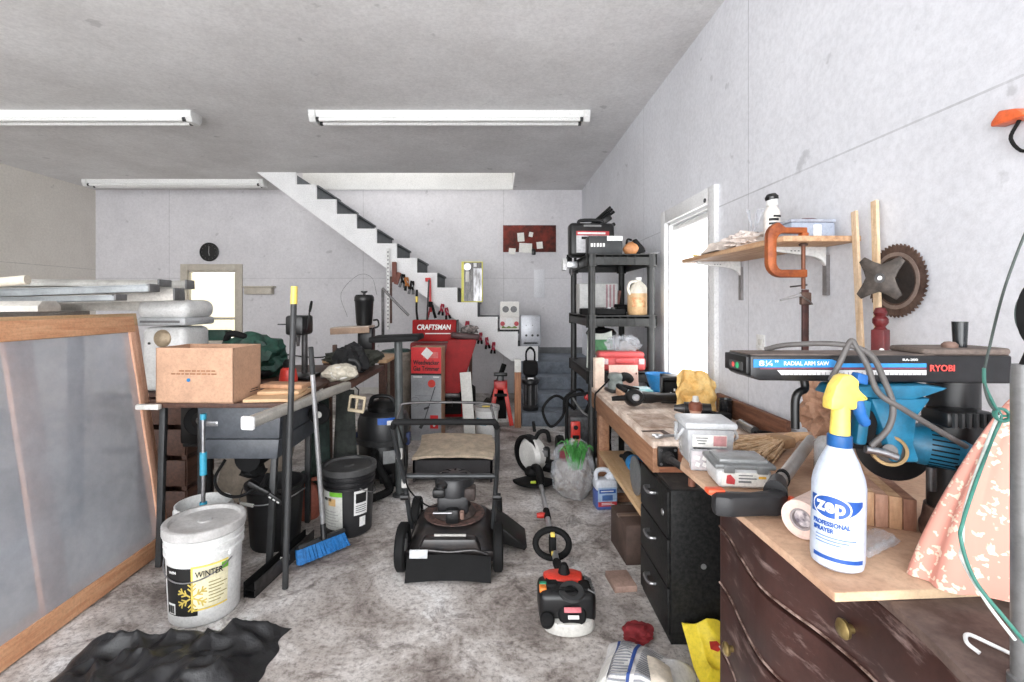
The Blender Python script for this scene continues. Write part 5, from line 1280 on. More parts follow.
MB().box((0, 0, .05), (.36, .14, .105), bev=.03, seg=3).build('lower_shell', rc, t); MB().box((.0, 0, .115), (.34, .13, .05), bev=.022, seg=3).build('upper_shell', rc, t)
MB().box((.02, -.075, .075), (.14, .02, .04), bev=.01).build('handle', rc, t)
for x in (-.12, .14): MB().box((x, -.074, .07), (.04, .012, .04), bev=.004).build('latch', M('latch_pale', (228, 208, 208), .4), t)
t = thing('clear_bag', 'crinkled clear plastic bag on top of the red case', 'bag', (.93, 3.595, .998))
MB().blob((0, 0, .045), (.11, .06, .06), .3, 9, 3.2, 4, floor=0, fold=.2).build('film', bagpl, t)
MB().tube([(0.03, 0, .07), (.06, 0, .11), (.09, .02, .08)], .012, 8, n=4).build('knot', bagpl, t)
solo(MB().blob((0, 0, .08), (.09, .08, .1), .2, 6, 5.5, 3, floor=0), 'tan_sack', M('sack_tan', (170, 150, 126), .8, var=.15), 'tan sack at the back of the lower shelf', 'sack', (1.06, 3.97, .851))
# ================================================================ right side: benches, dresser, saw, wall shelf
# ---- wooden workbench along the right wall
def workbench():
    t = thing('workbench', 'long wooden workbench under the side window', 'workbench', (.675, 2.1, 0))
    L, Wd, Z = 1.36, .575, .75
    MB().bb(0, Wd, 0, L, Z - .03, Z, .003).build('bench_top', benchtop_m, t)
    MB().bb(-.0, .03, 0, L, Z - .135, Z - .028, .003).build('front_apron', benchwood, t)
    MB().bb(.03, Wd, .0, .03, Z - .135, Z - .03, .003).build('end_apron', M('bench_end', (170, 112, 82), .6, col2=(124, 74, 52), scale=6, stretch=(.7, 9, 9)), t)
    MB().bb(.03, Wd, L - .03, L, Z - .135, Z - .03, .003).build('end_apron', benchwood, t)
    MB().bb(Wd - .03, Wd - .005, -.05, .60, Z, Z + .10, .003).build('back_rail', M('rail_brown', (130, 86, 64), .6, col2=(98, 62, 46), scale=6, stretch=(9, .7, 9)), t)
    for x, y in ((.035, L - .09), (Wd - .07, L - .09), (.40, .35), (Wd - .07, .35)): MB().bb(x, x + .07, y, y + .08, 0, Z - .03, .004).build('leg', benchwood, t)
    MB().bb(.30, .37, L - .45, L - .38, .326, Z - .03, .004).build('inner_leg', benchwood, t)
    MB().bb(.03, Wd - .02, .25, L - .09, .30, .325, .003).build('lower_shelf', pine, t)
    f = MB().box((.06, -.009, Z - .062), (.085, .018, .085), bev=.004).build('vise_flange', blackm, t)
    for dx in (-.03, .03):
        for dz in (-.03, .03): MB().cyl((.06 + dx, -.018, Z - .062 + dz), (.06 + dx, -.021, Z - .062 + dz), .006, seg=10).build('bolt', steel, f)
    MB().cyl((.06, -.018, Z - .062), (.06, -.05, Z - .062), .026, .02, 20).build('vise_hub', dsteel, t)
    MB().cyl((.06, -.05, Z - .062), (.105, -.15, Z - .085), .014, seg=16).build('vise_screw', dsteel, t)
    h = MB().cyl((.105, -.15, Z - .04), (.108, -.15, Z - .134), .009).build('vise_handle', dsteel, t)
    MB().cyl((.108, -.15, Z - .135), (.108, -.15, Z - .105), .014, seg=14).build('handle_end', M('end_brown', (140, 90, 70), .6), h)
workbench()

# ---- on the workbench (top at 0.75)
BZ = .751
t = thing('hand_sander', 'grey green palm sander at the far left corner of the workbench', 'sander', (.80, 3.28, BZ), (0, 0, .2))
MB().bb(-.055, .06, -.06, .06, 0, .022, .006).build('pad', dkgrey, t)
MB().lathe([(0, .02), (.05, .022), (.052, .06), (.044, .075), (.05, .10), (.04, .125), (0, .132)], 26).build('body', M('sander_grey', (120, 128, 124), .45, var=.12), t)
MB().tube([(.03, 0, .09), (.08, 0, .1), (.12, .01, .07)], [.03, .028, .024], 12, n=4).build('dust_nozzle', soft_black, t)
MB().tube([(-.03, 0, .1), (-.09, -.02, .05), (-.14, -.04, .016), (-.168, -.05, -.02), (-.172, -.07, -.2), (-.168, -.08, -.32)], .006, 8, n=6).build('cord', soft_black, t)
solo(MB().bb(-.035, .035, -.02, .02, 0, .215, .004), 'pine_block', M('block_pale', (226, 204, 186), .6, var=.06), 'pale upright wood block at the far end of the workbench', 'block', (.715, 3.41, BZ), (0, 0, .2))
solo(MB().bb(-.14, .04, -.085, .085, 0, .012, .002), 'teal_sheet', M('sheet_teal', (126, 190, 196), .5, col2=(214, 226, 226), scale=7), 'teal and white printed sheet on the workbench by the sander', 'sheet', (.94, 3.10, BZ + .0405), (0, 0, -.08))
solo(MB().bb(-.16, .05, -.10, .10, 0, .04, .004), 'flat_carton', card, 'tan flat carton under the teal sheet', 'carton', (.94, 3.10, BZ), (0, 0, -.05))
t = thing('pegboard_scrap', 'pinkish board with drill holes standing at the back of the workbench', 'board', (.90, 3.41, BZ + .002), (radians(-9), 0, 0)); t.scale = (.68, 1, 1)
MB().bb(-.16, .14, -.008, .008, 0, .16, .002).build('board', M('board_pink', (226, 190, 176), .6, var=.06), t)
mb = MB()
for k in range(6): mb.cyl((-.13 + .05 * k, -.009, .05 + .05 * (k % 2)), (-.13 + .05 * k, -.011, .05 + .05 * (k % 2)), .007, seg=10)
mb.build('holes', M('hole_brown', (110, 66, 56), .8), t)
t = thing('blue_bowl', 'blue plastic bowl behind the small black box on the workbench', 'bowl', (1.10, 3.30, BZ))
MB().lathe([(0, 0), (.05, 0), (.08, .09), (.085, .12), (.08, .12), (.075, .09), (.046, .008), (0, .008)], 32).build('bowl', blue, t)
MB().lathe([(.084, .108), (.09, .112), (.09, .12), (.084, .12)], 32, closed=True).build('rim', blue, t)
t = thing('battery_charger', 'small black open fronted box with lights on the workbench', 'charger', (1.05, 2.905, BZ), (0, 0, -.25)); t.scale = (1, 1, 1.25)
mb = MB(); mb.bb(-.065, .065, -.02, .09, 0, .012, .003); mb.bb(-.065, -.053, -.02, .09, 0, .13, .003); mb.bb(.053, .065, -.02, .09, 0, .13, .003); mb.bb(-.065, .065, -.02, .09, .118, .13, .003); mb.bb(-.065, .065, .08, .09, 0, .13); mb.build('case', blackm, t)
MB().bb(-.05, .05, .02, .075, .012, .1, .01).build('inner_block', soft_black, t)
mb = MB()
for k in range(3): mb.box((-.03 + .02 * k, -.0215, .03 + .018 * k), (.01, .003, .012))
mb.build('marks', white, t)
t = thing('oil_bottle', 'small yellow green bottle right of the black charger box', 'bottle', (1.16, 2.92, BZ))
MB().lathe([(0, 0), (.022, 0), (.024, .01), (.024, .06), (.012, .08), (.012, .09), (0, .09)], 20).build('body', M('bottle_lime', (200, 208, 110), .4), t); MB().cyl((0, 0, .088), (0, 0, .115), .013, .009).build('cap', soft_black, t); MB().tube([(.0, 0, .11), (.03, 0, .13), (.05, 0, .12)], .006, 8, n=4).build('spout', dsteel, t)
t = thing('electric_blower', 'black electric leaf blower with white hub lying across the workbench', 'blower', (.785, 2.78, BZ + .014), (0, 0, radians(2))); t.scale = (.95, .9, .85)
MB().lathe([(0, -.04), (.045, -.04), (.056, -.026), (.056, .026), (.045, .04), (0, .04)], 28, at=(0, 0, .05), rot=(radians(68), 0, 0)).build('fan_housing', blackm, t)
MB().lathe([(0, .0), (.022, .0), (.024, .004), (.017, .012), (0, .014)], 22, at=(-.0, -.039, .058), rot=(radians(68), 0, 0)).build('hub', alum, t)
MB().tube([(.03, .01, .05), (.14, .02, .045), (.33, .03, .045)], [.04, .032, .034], 16, n=4).build('nozzle', black, t)
MB().tube([(-.04, .02, .09), (-.08, .06, .12), (-.04, .09, .11), (.05, .06, .09)], .015, 10, n=5).build('handle', soft_black, t)
MB().cyl((-.04, 0, .05), (-.13, .02, .04), .02, .015).build('switch_grip', soft_black, t)
t = thing('metal_square', 'thin rusty steel square lying on the workbench edge', 'square', (.735, 2.265, BZ), (0, 0, .1)); t.scale = (.6, .45, 1)
mb = MB(); mb.bb(-.10, .08, -.02, .02, 0, .003); mb.bb(.04, .08, -.2, .02, 0, .003); mb.build('blade', rust, t)
solo(MB().bb(-.09, .1, -.16, .13, 0, .004), 'thin_panel', M('panel_tan', (206, 186, 170), .7, col2=(160, 134, 116), scale=9), 'thin tan panel lying flat on the workbench near its front edge', 'panel', (.79, 2.48, BZ))
t = thing('wrench', 'steel combination wrench lying on the near end of the workbench', 'wrench', (.82, 2.17, BZ), (0, 0, .12))
MB().bb(-.08, .08, -.008, .008, .002, .012, .003).build('shank', steel, t); MB().lathe([(.009, 0), (.02, 0), (.02, .013), (.009, .013)], 18, at=(.095, 0, 0), closed=True).build('ring_end', steel, t)
MB().prism([(-.08, -.008), (-.105, -.022), (-.125, -.016), (-.108, -.006), (-.108, .006), (-.125, .016), (-.105, .022), (-.08, .008)], 'z', 0, .013, .002).build('open_end', steel, t)
t = thing('wooden_driver', 'brown wooden handled driver standing upright behind the white tub', 'tool', (.925, 2.26, BZ))
MB().lathe([(0, 0), (.026, 0), (.028, .01), (.022, .06), (.024, .09), (.028, .1), (.0, .1)], 20).build('handle', M('handle_tan', (206, 160, 136), .55), t)
MB().lathe([(.028, .1), (.03, .105), (.03, .13), (.02, .14), (0, .14)], 20).build('collar', M('collar_brown', (140, 82, 62), .5), t); MB().cyl((0, 0, .138), (0, 0, .165), .016, .012).build('tip', offwhite, t)
t = thing('cube_box', 'small clear cube box left of the wooden driver', 'box', (.855, 2.245, BZ))
MB().bb(-.03, .03, -.025, .025, 0, .05, .005).build('cube', clearpl, t); MB().bb(-.02, .02, -.018, .018, .002, .035, .004).build('contents', dkgrey, t)
t = thing('cordless_drill', 'black drill lying at the back of the workbench under the yellow cloth', 'drill', (1.04, 2.53, BZ), (0, 0, -.3))
MB().cyl((-.06, 0, .045), (.07, 0, .045), .036, .032).build('motor_body', black, t); MB().cyl((-.06, 0, .045), (-.11, 0, .045), .026, .014).build('chuck', dsteel, t); MB().bar((.03, 0, .03), (.10, -.06, .024), .035, .042, bev=.01).build('grip', soft_black, t); MB().box((.115, -.075, .026), (.06, .07, .05), (0, 0, -.7), .008).build('battery', soft_black, t)
t = thing('black_cup', 'shiny black cylinder standing at the back rail of the workbench', 'cylinder', (1.182, 2.51, BZ))
MB().lathe([(0, 0), (.03, 0), (.032, .01), (.034, .10), (.03, .105), (.028, .1), (.026, .012), (0, .012)], 26).build('cup', M('cup_black', (30, 30, 32), .2), t)
t = thing('work_glove', 'crumpled pale leather glove on the workbench beside the drill', 'glove', (1.01, 2.36, BZ), (0, 0, -.5))
mb = MB(); mb.blob((0, 0, .028), (.07, .045, .03), .15, 6, 4.4, 4, floor=0); mb.build('palm', M('glove_pale', (206, 192, 176), .8, var=.14), t)
for k in range(4): MB().tube([(.05, -.03 + .02 * k, .03), (.09, -.04 + .026 * k, .03), (.12 - .01 * abs(k - 1.5), -.05 + .03 * k, .016)], [.013, .012, .01], 10, n=4).build('finger', M('glove_pale', (206, 192, 176), .8), t)
MB().tube([(-.01, -.04, .03), (.03, -.075, .025), (.06, -.085, .016)], [.014, .013, .01], 10, n=4).build('thumb', M('glove_pale', (206, 192, 176), .8), t)
t = thing('silver_tube', 'silver tube with a lever lying along the back rail of the workbench', 'tube', (1.165, 2.25, BZ), (0, 0, 1.5))
MB().cyl((-.07, 0, .022), (.08, 0, .022), .02, seg=18).build('tube', steel, t); MB().cyl((.08, 0, .022), (.12, 0, .022), .009, .005).build('nozzle', white, t); MB().bb(-.06, .02, -.045, -.03, 0, .006, .002).build('lever', dsteel, t)
t = thing('tape_ring', 'black ring of tape on the near back corner of the workbench', 'tape', (1.175, 2.13, BZ))
MB().lathe([(.024, 0), (.04, 0), (.04, .03), (.024, .03)], 30, closed=True).build('roll', soft_black, t)
def chamois(u, v):
    x = (u - .5) * .24; z = v * .23
    return (x + .02 * v, .03 * sin(u * 5) + .045 * v + .045 * noise.noise(Vector((u * 5, v * 5, 1))), z * (1 - .5 * abs(u - .42)) + .014 * (1 + sin(u * 11)))
t = thing('yellow_cloth', 'stiff yellow chamois cloth propped against the window end of the workbench', 'cloth', (1.09, 2.67, BZ)); t.scale = (.85, .9, .98)
MB().sheet(chamois, 24, 18, .004).build('cloth', M('chamois', (240, 206, 140), .8, col2=(226, 182, 106), scale=16, bump=.3), t)

# ---- under the workbench
t = thing('angle_grinder', 'blue and black angle grinder with a grey disc on the bench lower shelf', 'grinder', (.80, 2.62, .326), (0, 0, 0))
MB().cyl((.0, .0, .09), (.0, .34, .085), .042, .036, 22).build('motor_body', soft_black, t); MB().cyl((0, .17, .089), (0, .23, .088), .046, .046, 22).build('blue_band', blue, t)
MB().box((-.0, -.03, .09), (.09, .09, .08), bev=.018).build('gear_head', M('gear_blue', (60, 90, 130), .4, .3), t)
MB().lathe([(0, -.012), (.03, -.01), (.1, -.004), (.1, .004), (.03, .006), (0, .008)], 36, at=(-.06, -.03, .103), rot=(0, pi / 2, 0)).build('disc', M('disc_grey', (150, 152, 154), .45, .5, var=.1), t)
MB().lathe([(.015, -.012), (.022, -.006), (.022, .004), (0, .006)], 18, at=(-.066, -.03, .103), rot=(0, -pi / 2, 0)).build('flange', steel, t)
MB().tube([(0, .34, .09), (-.02, .44, .06), (.05, .52, .02), (.16, .5, .01)], .01, 8, n=5).build('cord', soft_black, t)
t = thing('brown_carton', 'dark brown carton on the floor under the workbench', 'carton', (.765, 2.63, 0), (0, 0, radians(4)))
MB().bb(-.11, .11, -.13, .13, 0, .205, .003).build('box', M('carton_brown', (84, 66, 58), .75, var=.14), t); MB().bb(-.112, .112, -.02, .02, .196, .2065, .001).build('tape', M('tape_brown', (122, 100, 86), .4), t)
solo(MB().bb(-.06, .05, -.07, .07, 0, .03, .004), 'wood_scrap', M('scrap_pinkish', (182, 152, 138), .7, var=.12), 'pale wood scrap on the floor beside the black file cabinet', 'scrap', (.60, 2.33, 0), (0, 0, .1))
solo(MB().bb(-.13, .2, -.035, .035, 0, .04, .004), 'wood_scrap', benchwood, 'short plank end on the floor behind the blue washer jug', 'plank', (.88, 3.32, 0), (0, 0, .1))

# ---- black file cabinet
def file_cabinet():
    t = thing('file_cabinet', 'black three drawer metal file cabinet with silver handles', 'cabinet', (.675, 1.914, 0))
    fm = M('cabinet_black', (17, 17, 18), .45, var=.3, scale=60, col2=(40, 40, 39), spec=.25)
    MB().bb(.012, .42, 0, .376, 0, .61, .004).build('carcass', fm, t)
    for k in range(3):
        z0 = .03 + .193 * k
        dr = MB().bb(0, .014, .008, .368, z0, z0 + .186, .004).build('drawer', fm, t)
        MB().tube([(0, .15, z0 + .125), (-.022, .155, z0 + .125), (-.024, .19, z0 + .118), (-.022, .225, z0 + .125), (0, .23, z0 + .125)], .0065, 8, n=4, flat=1.4).build('handle', steel, dr)
    MB().lathe([(0, .004), (.012, .003), (.014, 0)], 18, at=(-.001, .06, .50), rot=(0, -pi / 2, 0)).build('lock', steel, t)
    MB().cyl((.14, .001, .31), (.14, -.002, .31), .011, seg=18).build('white_sticker', grey, t)
    MB().bb(.02, .40, .01, .36, .6105, .612).build('dust_top', M('dust_grey', (70, 64, 60), .9, col2=(34, 33, 32), scale=9), t)
file_cabinet()

# ---- dresser with serpentine front
def dresser():
    t = thing('dresser', 'dark brown dresser with wavy drawer fronts and brass knobs at the right front', 'dresser', (0, 0, 0))
    P = [(1.43, .640), (1.36, .640), (1.30, .632), (1.22, .615), (1.10, .597), (1.02, .608), (.94, .630), (.84, .643), (.72, .635), (.6, .612), (.48, .60), (.38, .622), (.3, .65), (.26, .662)]
    pts = spline([Vector((x, y, 0)) for y, x in P], 4)
    fr = [(p.x, p.y) for p in pts]
    dm = M('dresser_brown', (74, 46, 40), .42, col2=(48, 30, 27), scale=5, bump=.1, detail=10)
    worn = M('drawer_brown', (78, 48, 42), .45, col2=(50, 30, 27), scale=4, detail=11, lo=.3, hi=.7, wear=((158, 136, 130), 7, (1, 1, 4.5)))
    edgew = M('worn_edge', (170, 146, 136), .6, col2=(80, 54, 46), scale=22, lo=.42, hi=.58)
    def plan(off, back): return [(x + off, y) for x, y in fr] + [(back, fr[-1][1]), (back, fr[0][1])]
    MB().prism(plan(.018, 1.24), 'z', .0, .855).build('carcass', dm, t)
    MB().prism(plan(-.014, 1.25), 'z', .855, .873, .004).build('top', M('dresser_top', (118, 100, 92), .6, col2=(70, 52, 46), scale=8, detail=9), t)
    for z0, z1 in ((.706, .845), (.545, .694), (.36, .533), (.1, .348)):
        strip_ = [(x, y) for x, y in fr[2:-2]]
        dr = MB().prism(strip_ + [(x + .03, y) for x, y in strip_[::-1]], 'z', z0, z1, .004).build('drawer', worn, t)
        e = MB(); e.tube([(x - .0005, y, z0 + .003) for x, y in strip_], .0032, 6); e.build('worn_edge', edgew, dr)
        for yk in (.876, .50):
            xk = min(fr, key=lambda q: abs(q[1] - yk))[0]
            MB().lathe([(0, 0), (.008, 0), (.008, .008), (.016, .013), (.0175, .019), (.012, .024), (0, .025)], 22, rot=(0, -pi / 2, 0), at=(xk + .001, yk, (z0 + z1) / 2 - .014)).build('knob', M('brass', (190, 166, 110), .3, .8, var=.15), dr)
        if z0 < .5:
            xk = min(fr, key=lambda q: abs(q[1] - 1.3))[0]
            MB().lathe([(0, 0), (.008, 0), (.008, .008), (.016, .013), (.0175, .019), (.012, .024), (0, .025)], 22, rot=(0, -pi / 2, 0), at=(xk - .0005, 1.3, z1 - .11)).build('knob', M('brass', (190, 166, 110), .3, .8), dr)
dresser()
# ---- particle board work surface on the dresser
pb = M('particle_board_tan', (206, 172, 144), .7, col2=(176, 138, 112), scale=5, detail=10, bump=.1)
t = thing('work_board', 'tan particle board laid over the dresser as a work surface', 'board', (0, 0, .874))
MB().prism([(.536, .772), (1.02, .80), (1.25, .82), (1.25, 1.75), (.80, 1.70), (.57, 1.48), (.523, 1.385)], 'z', 0, .016, .002).build('panel', pb, t)
MB().prism([(.5375, .7705), (1.02, .7985), (1.02, .8025), (.5375, .7745)], 'z', .001, .015).build('sawn_edge', M('edge_pale', (226, 196, 160), .7), t)
TZ = .8905

# ---- spray bottle
def spray_bottle():
    t = thing('spray_bottle', 'white spray bottle with yellow trigger head and blue label on the tan board', 'bottle', (.594, .848, TZ), (radians(-1), radians(2), 0)); t.scale = (.84, .84, .98)
    bm_ = M('bottle_white', (204, 213, 228), .35, var=.03)
    MB().lathe([(0, .004), (.036, .002), (.0455, .008), (.048, .02), (.048, .145), (.0455, .16), (.036, .185), (.022, .212), (.0175, .222), (.0175, .232), (0, .232)], 48).build('body', bm_, t)
    MB().lathe([(.0215, .212), (.0225, .214), (.0225, .232), (.0205, .234), (0, .234)], 32).build('collar', M('collar_blue', (28, 92, 156), .4), t)
    MB().cyl((0, 0, .233), (.001, 0, .288), .0185, .0165, 26).build('neck', yellow, t)
    hd = MB(); hd.prism([(-.03, .278), (.026, .28), (.026, .296), (.046, .296), (.048, .303), (.034, .312), (.028, .318), (.030, .332), (.012, .343), (-.006, .340), (-.02, .322), (-.029, .298)], 'y', -.016, .016, .006)
    hd.build('trigger_head', yellow, t)
    MB().prism([(.024, .328), (.05, .324), (.05, .342), (.03, .346)], 'y', -.011, .011, .003).build('nozzle', M('nozzle_blue', (30, 100, 172), .4), t)
    MB().tube([(.034, 0, .305), (.036, 0, .29), (.043, 0, .27), (.056, 0, .252)], [.0085, .009, .008, .006], 10, n=5, flat=1.3).build('trigger', M('nozzle_blue', (30, 100, 172), .4), t)
    R = lambda z: .048
    ca = radians(-50)
    lblue = M('label_navy', (36, 84, 164), .4, var=.04)
    # swoosh band: follows the lower curve of the emblem
    def band(u, v):
        a = radians(-100 + 120 * u); lo = .098 + .022 * max(0, (u - .55) / .45) ** 2; z = lo + (.128 - lo) * v
        return (.0487 * sin(a), -.0487 * cos(a), z)
    MB().sheet(band, 34, 4, .0008).build('label_band', lblue, t)
    def disc(rx, rz, off, m, name):
        mb = MB()
        b = bmesh.new(); vs = []
        for k in range(40):
            an = 2 * pi * k / 40; a = ca + rx * cos(an); r = .048 + off
            vs.append(b.verts.new((r * sin(a), -r * cos(a), .113 + rz * sin(an))))
        rings = [vs]
        for f in (.66, .33):
            rings.append([b.verts.new(((.048 + off) * sin(ca + f * rx * cos(2 * pi * k / 40)), -(.048 + off) * cos(ca + f * rx * cos(2 * pi * k / 40)), .113 + f * rz * sin(2 * pi * k / 40))) for k in range(40)])
        for A, B in zip(rings[:-1], rings[1:]):
            for k in range(40): b.faces.new((A[k], A[(k + 1) % 40], B[(k + 1) % 40], B[k]))
        b.faces.new(rings[-1]); mb.add(b); return mb.build(name, m, t)
    disc(radians(43), .0215, .0012, white, 'emblem_ring'); disc(radians(39), .0185, .0018, lblue, 'emblem')
    MB().text('zep', .034, T(.048 * ca, -.0026, .115), fit=.050, ex=.0005, bold=.03, wrap=.048).build('lettering', white, t)
    MB().text('PROFESSIONAL', .0105, T(.048 * ca - .001, -.001, .083), fit=.068, ex=.0005, bold=.03, wrap=.048).build('lettering', lblue, t)
    MB().text('SPRAYER', .0105, T(.048 * ca - .014, -.001, .072), fit=.040, ex=.0005, bold=.03, wrap=.048).build('lettering', lblue, t)
    mb = MB()
    for k in range(3): patch(mb, R, radians(-84), radians(4 - 16 * k), .060 - .0055 * k, .0618 - .0055 * k, .0008, 14, th=.0005)
    mb.build('fine_print', M('print_blue', (120, 150, 200), .5), t)
    patch(MB(), R, radians(-90), radians(24), .022, .0285, .0008, 24, th=.0006).build('blue_stripe', lblue, t)
    mb = MB()
    for k in range(9): patch(mb, R, radians(62), radians(64), .03 + .009 * k, .035 + .009 * k, .0008, 2, th=.0005)
    mb.build('side_print', M('print_grey_blue', (150, 160, 180), .5), t)
spray_bottle()

# ---- tubs on the tan board
def clear_tub():
    t = thing('clear_tub', 'square clear plastic tub with a white lid and paper labels', 'tub', (.608, 1.42, TZ), (0, 0, radians(-6))); t.scale = (.88, .88, .95)
    tm = M('tub_clear', (216, 219, 222), .25, var=.05, alpha=.55)
    MB().box((0, 0, .055), (.135, .12, .11), bev=.012, taper=(1.12, 1.12)).build('body', tm, t)
    MB().box((0, 0, .119), (.162, .146, .02), bev=.008).build('lid', M('lid_white', (222, 224, 226), .35, var=.04, alpha=.8), t)
    MB().box((0, 0, .0305), (.118, .105, .05), bev=.008).build('contents', M('contents_grey', (170, 158, 152), .7, col2=(110, 96, 90), scale=30), t)
    lb = MB().box((-.005, -.0665, .075), (.105, .002, .036), (radians(4), 0, 0)).build('label', paper, t)
    MB().box((.026, -.0685, .076), (.04, .001, .03), (radians(4), 0, 0)).build('red_print', M('print_rose', (206, 150, 150), .6), lb)
    mb = MB()
    for k in range(3): mb.box((-.03, -.0685, .084 - .008 * k), (.038 - .008 * k, .001, .003), (radians(4), 0, 0))
    mb.build('text_lines', greyink, lb)
    MB().bar((-.055, -.067, .053), (.05, -.067, .048), .002, .006).build('black_line', ink, t)
    MB().prism([(.0, .012), (.052, .022), (.052, .047), (.0, .04)], 'y', -.0655, -.063).build('blue_label', M('label_sky', (150, 196, 226), .5), t)
    for s in (-1, 1): MB().tube([(s * .078, -.04, .105), (s * .092, -.03, .08), (s * .088, .02, .06), (s * .078, .05, .1)], .005, 8, n=5).build('handle', tm, t)
clear_tub()
t = thing('label_box', 'little clear box with pinkish label in front of the white lidded tub', 'box', (.568, 1.335, TZ), (0, 0, radians(-8)))
MB().bb(-.035, .035, -.012, .012, 0, .055, .004).build('box', clearpl, t); MB().bb(-.03, .03, -.009, .009, .004, .05).build('card', M('card_rose', (214, 190, 190), .6, var=.1), t)
mb = MB()
for k in range(3):
    for j in range(2): mb.box((-.018 + .018 * k, -.0125, .018 + .018 * j), (.011, .001, .011), (0, .3, 0))
mb.build('label_marks', white, t)
t = thing('screw_container', 'low oblong container with grey snap lid and white label on the tan board', 'container', (.615, 1.24, TZ), (0, 0, radians(-7))); t.scale = (.86, .86, .98)
gm = M('container_grey_white', (216, 216, 216), .3, var=.05)
MB().box((0, 0, .026), (.145, .11, .052), bev=.016, seg=3, taper=(1.08, 1.08)).build('body', gm, t)
MB().box((0, 0, .058), (.168, .13, .013), bev=.006).build('lid_rim', M('lid_grey', (122, 124, 124), .3, var=.08), t)
MB().box((0, 0, .068), (.135, .098, .012), bev=.005).build('lid_panel', M('lid_grey_clear', (150, 152, 152), .2, var=.08), t)
lb = MB().box((0, -.0585, .027), (.128, .002, .034), (radians(5), 0, 0)).build('label', paper, t)
MB().prism([(-.052, .016), (-.03, .014), (-.028, .026), (-.04, .038), (-.05, .036)], 'y', -.062, -.059).build('red_picture', M('print_red', (206, 70, 74), .6), lb)
MB().bb(.036, .056, -.0615, -.059, .03, .036).build('orange_mark', M('mark_amber', (236, 184, 70), .6), lb)
mb = MB(); mb.bb(-.018, .02, -.0615, -.059, .036, .0385); mb.bb(-.018, .03, -.0615, -.059, .028, .031); mb.bb(-.018, .016, -.0615, -.059, .019, .0235); mb.build('text_lines', greyink, lb)
for s in (-1, 1): MB().box((s * .045, -.066, .053), (.03, .006, .02), bev=.003).build('latch', M('lid_grey', (122, 124, 124), .3), t)

# pistol grip pole pruner
t = thing('pole_saw', 'folding pruner with black pistol grip and grey tube lying on the tan board', 'pruner', (.60, 1.05, TZ)); t.scale = (1.08, 1.2, 1.5)
mb = MB(); mb.prism([(-.128, -.018), (-.10, -.026), (-.03, -.020), (.0, -.022), (.022, -.01), (.03, .012), (.012, .026), (-.01, .016), (-.05, .006), (-.10, .012), (-.125, .008)], 'z', 0.003, .034, .009); mb.build('grip', M('grip_black', (40, 40, 42), .5), t)
MB().box((-.115, .008, .033), (.035, .02, .008), (0, 0, .0), .003).build('orange_accent', M('accent_orange', (240, 100, 60), .45), t); MB().box((.03, -.012, .02), (.012, .02, .02), bev=.004).build('orange_trigger', M('accent_orange', (240, 100, 60), .45), t)
MB().tube([(.01, .012, .026), (.04, .05, .03)], [.022, .017], 14).build('socket', M('grip_black', (40, 40, 42), .5), t)
MB().cyl((.03, .04, .0285), (.31, .33, .032), .0125, seg=16).build('tube', M('tube_grey', (180, 176, 172), .35, .5, var=.1), t)
MB().cyl((.065, .076, .0295), (.073, .085, .0297), .0145, seg=16).build('black_band', soft_black, t)
# pink paper roll
t = thing('paper_roll', 'pale pink paper roll with a printed core beside the spray bottle', 'roll', (.592, .945, TZ + .0375), (0, 0, 0))
d = Vector((.125, .085, 0)); ang = math.atan2(d.y, d.x)
MB().lathe([(.021, 0), (.0365, 0), (.037, .002), (.037, .15), (.0365, .152), (.021, .152)], 36, rot=Vector((d.x, d.y, 0)).to_track_quat('Z', 'Y').to_euler(), closed=True).build('paper', M('paper_pink', (240, 212, 200), .7, var=.03), t)
MB().lathe([(.017, .001), (.021, .001), (.021, .15), (.017, .15)], 28, rot=d.to_track_quat('Z', 'Y').to_euler(), closed=True).build('core', M('core_grey', (170, 160, 160), .7), t)
MB().lathe([(0, .012), (.0172, .012), (.0172, .014), (0, .014)], 28, rot=d.to_track_quat('Z', 'Y').to_euler()).build('core_label', M('core_print', (226, 216, 216), .6, col2=(120, 110, 120), scale=60), t)
# bristle brush
t = thing('straw_brush', 'straw whisk brush with splayed tan bristles near the wooden rail', 'brush', (.905, 1.53, TZ + .0065), (0, 0, radians(205)))
rr = random.Random(3); g = MB()
for k in range(90):
    a = rr.uniform(-.55, .55); l = rr.uniform(.15, .2); z = rr.uniform(.006, .034)
    g.bar((.04 * cos(a), .05 * a, z), (l * cos(a) + .02, l * sin(a), max(.004, z - .01 + rr.uniform(-.008, .012))), .004, .004)
g.build('bristles', M('straw', (228, 200, 166), .75, col2=(196, 160, 122), scale=40), t)
MB().box((.02, 0, .02), (.06, .075, .036), bev=.012).build('binding', M('straw_dark', (176, 140, 104), .7), t)
MB().tube([(.0, 0, .02), (-.06, 0, .024), (-.11, 0, .02)], [.018, .014, .013], 12, n=4).build('handle', pine_x, t)
solo(MB().sheet(crumple(.2, .13, .004, 2.0, 9), 20, 14, .001), 'paper_scrap', paper, 'torn white paper under the straw brush', 'paper', (.80, 1.55, TZ), (0, 0, .3))
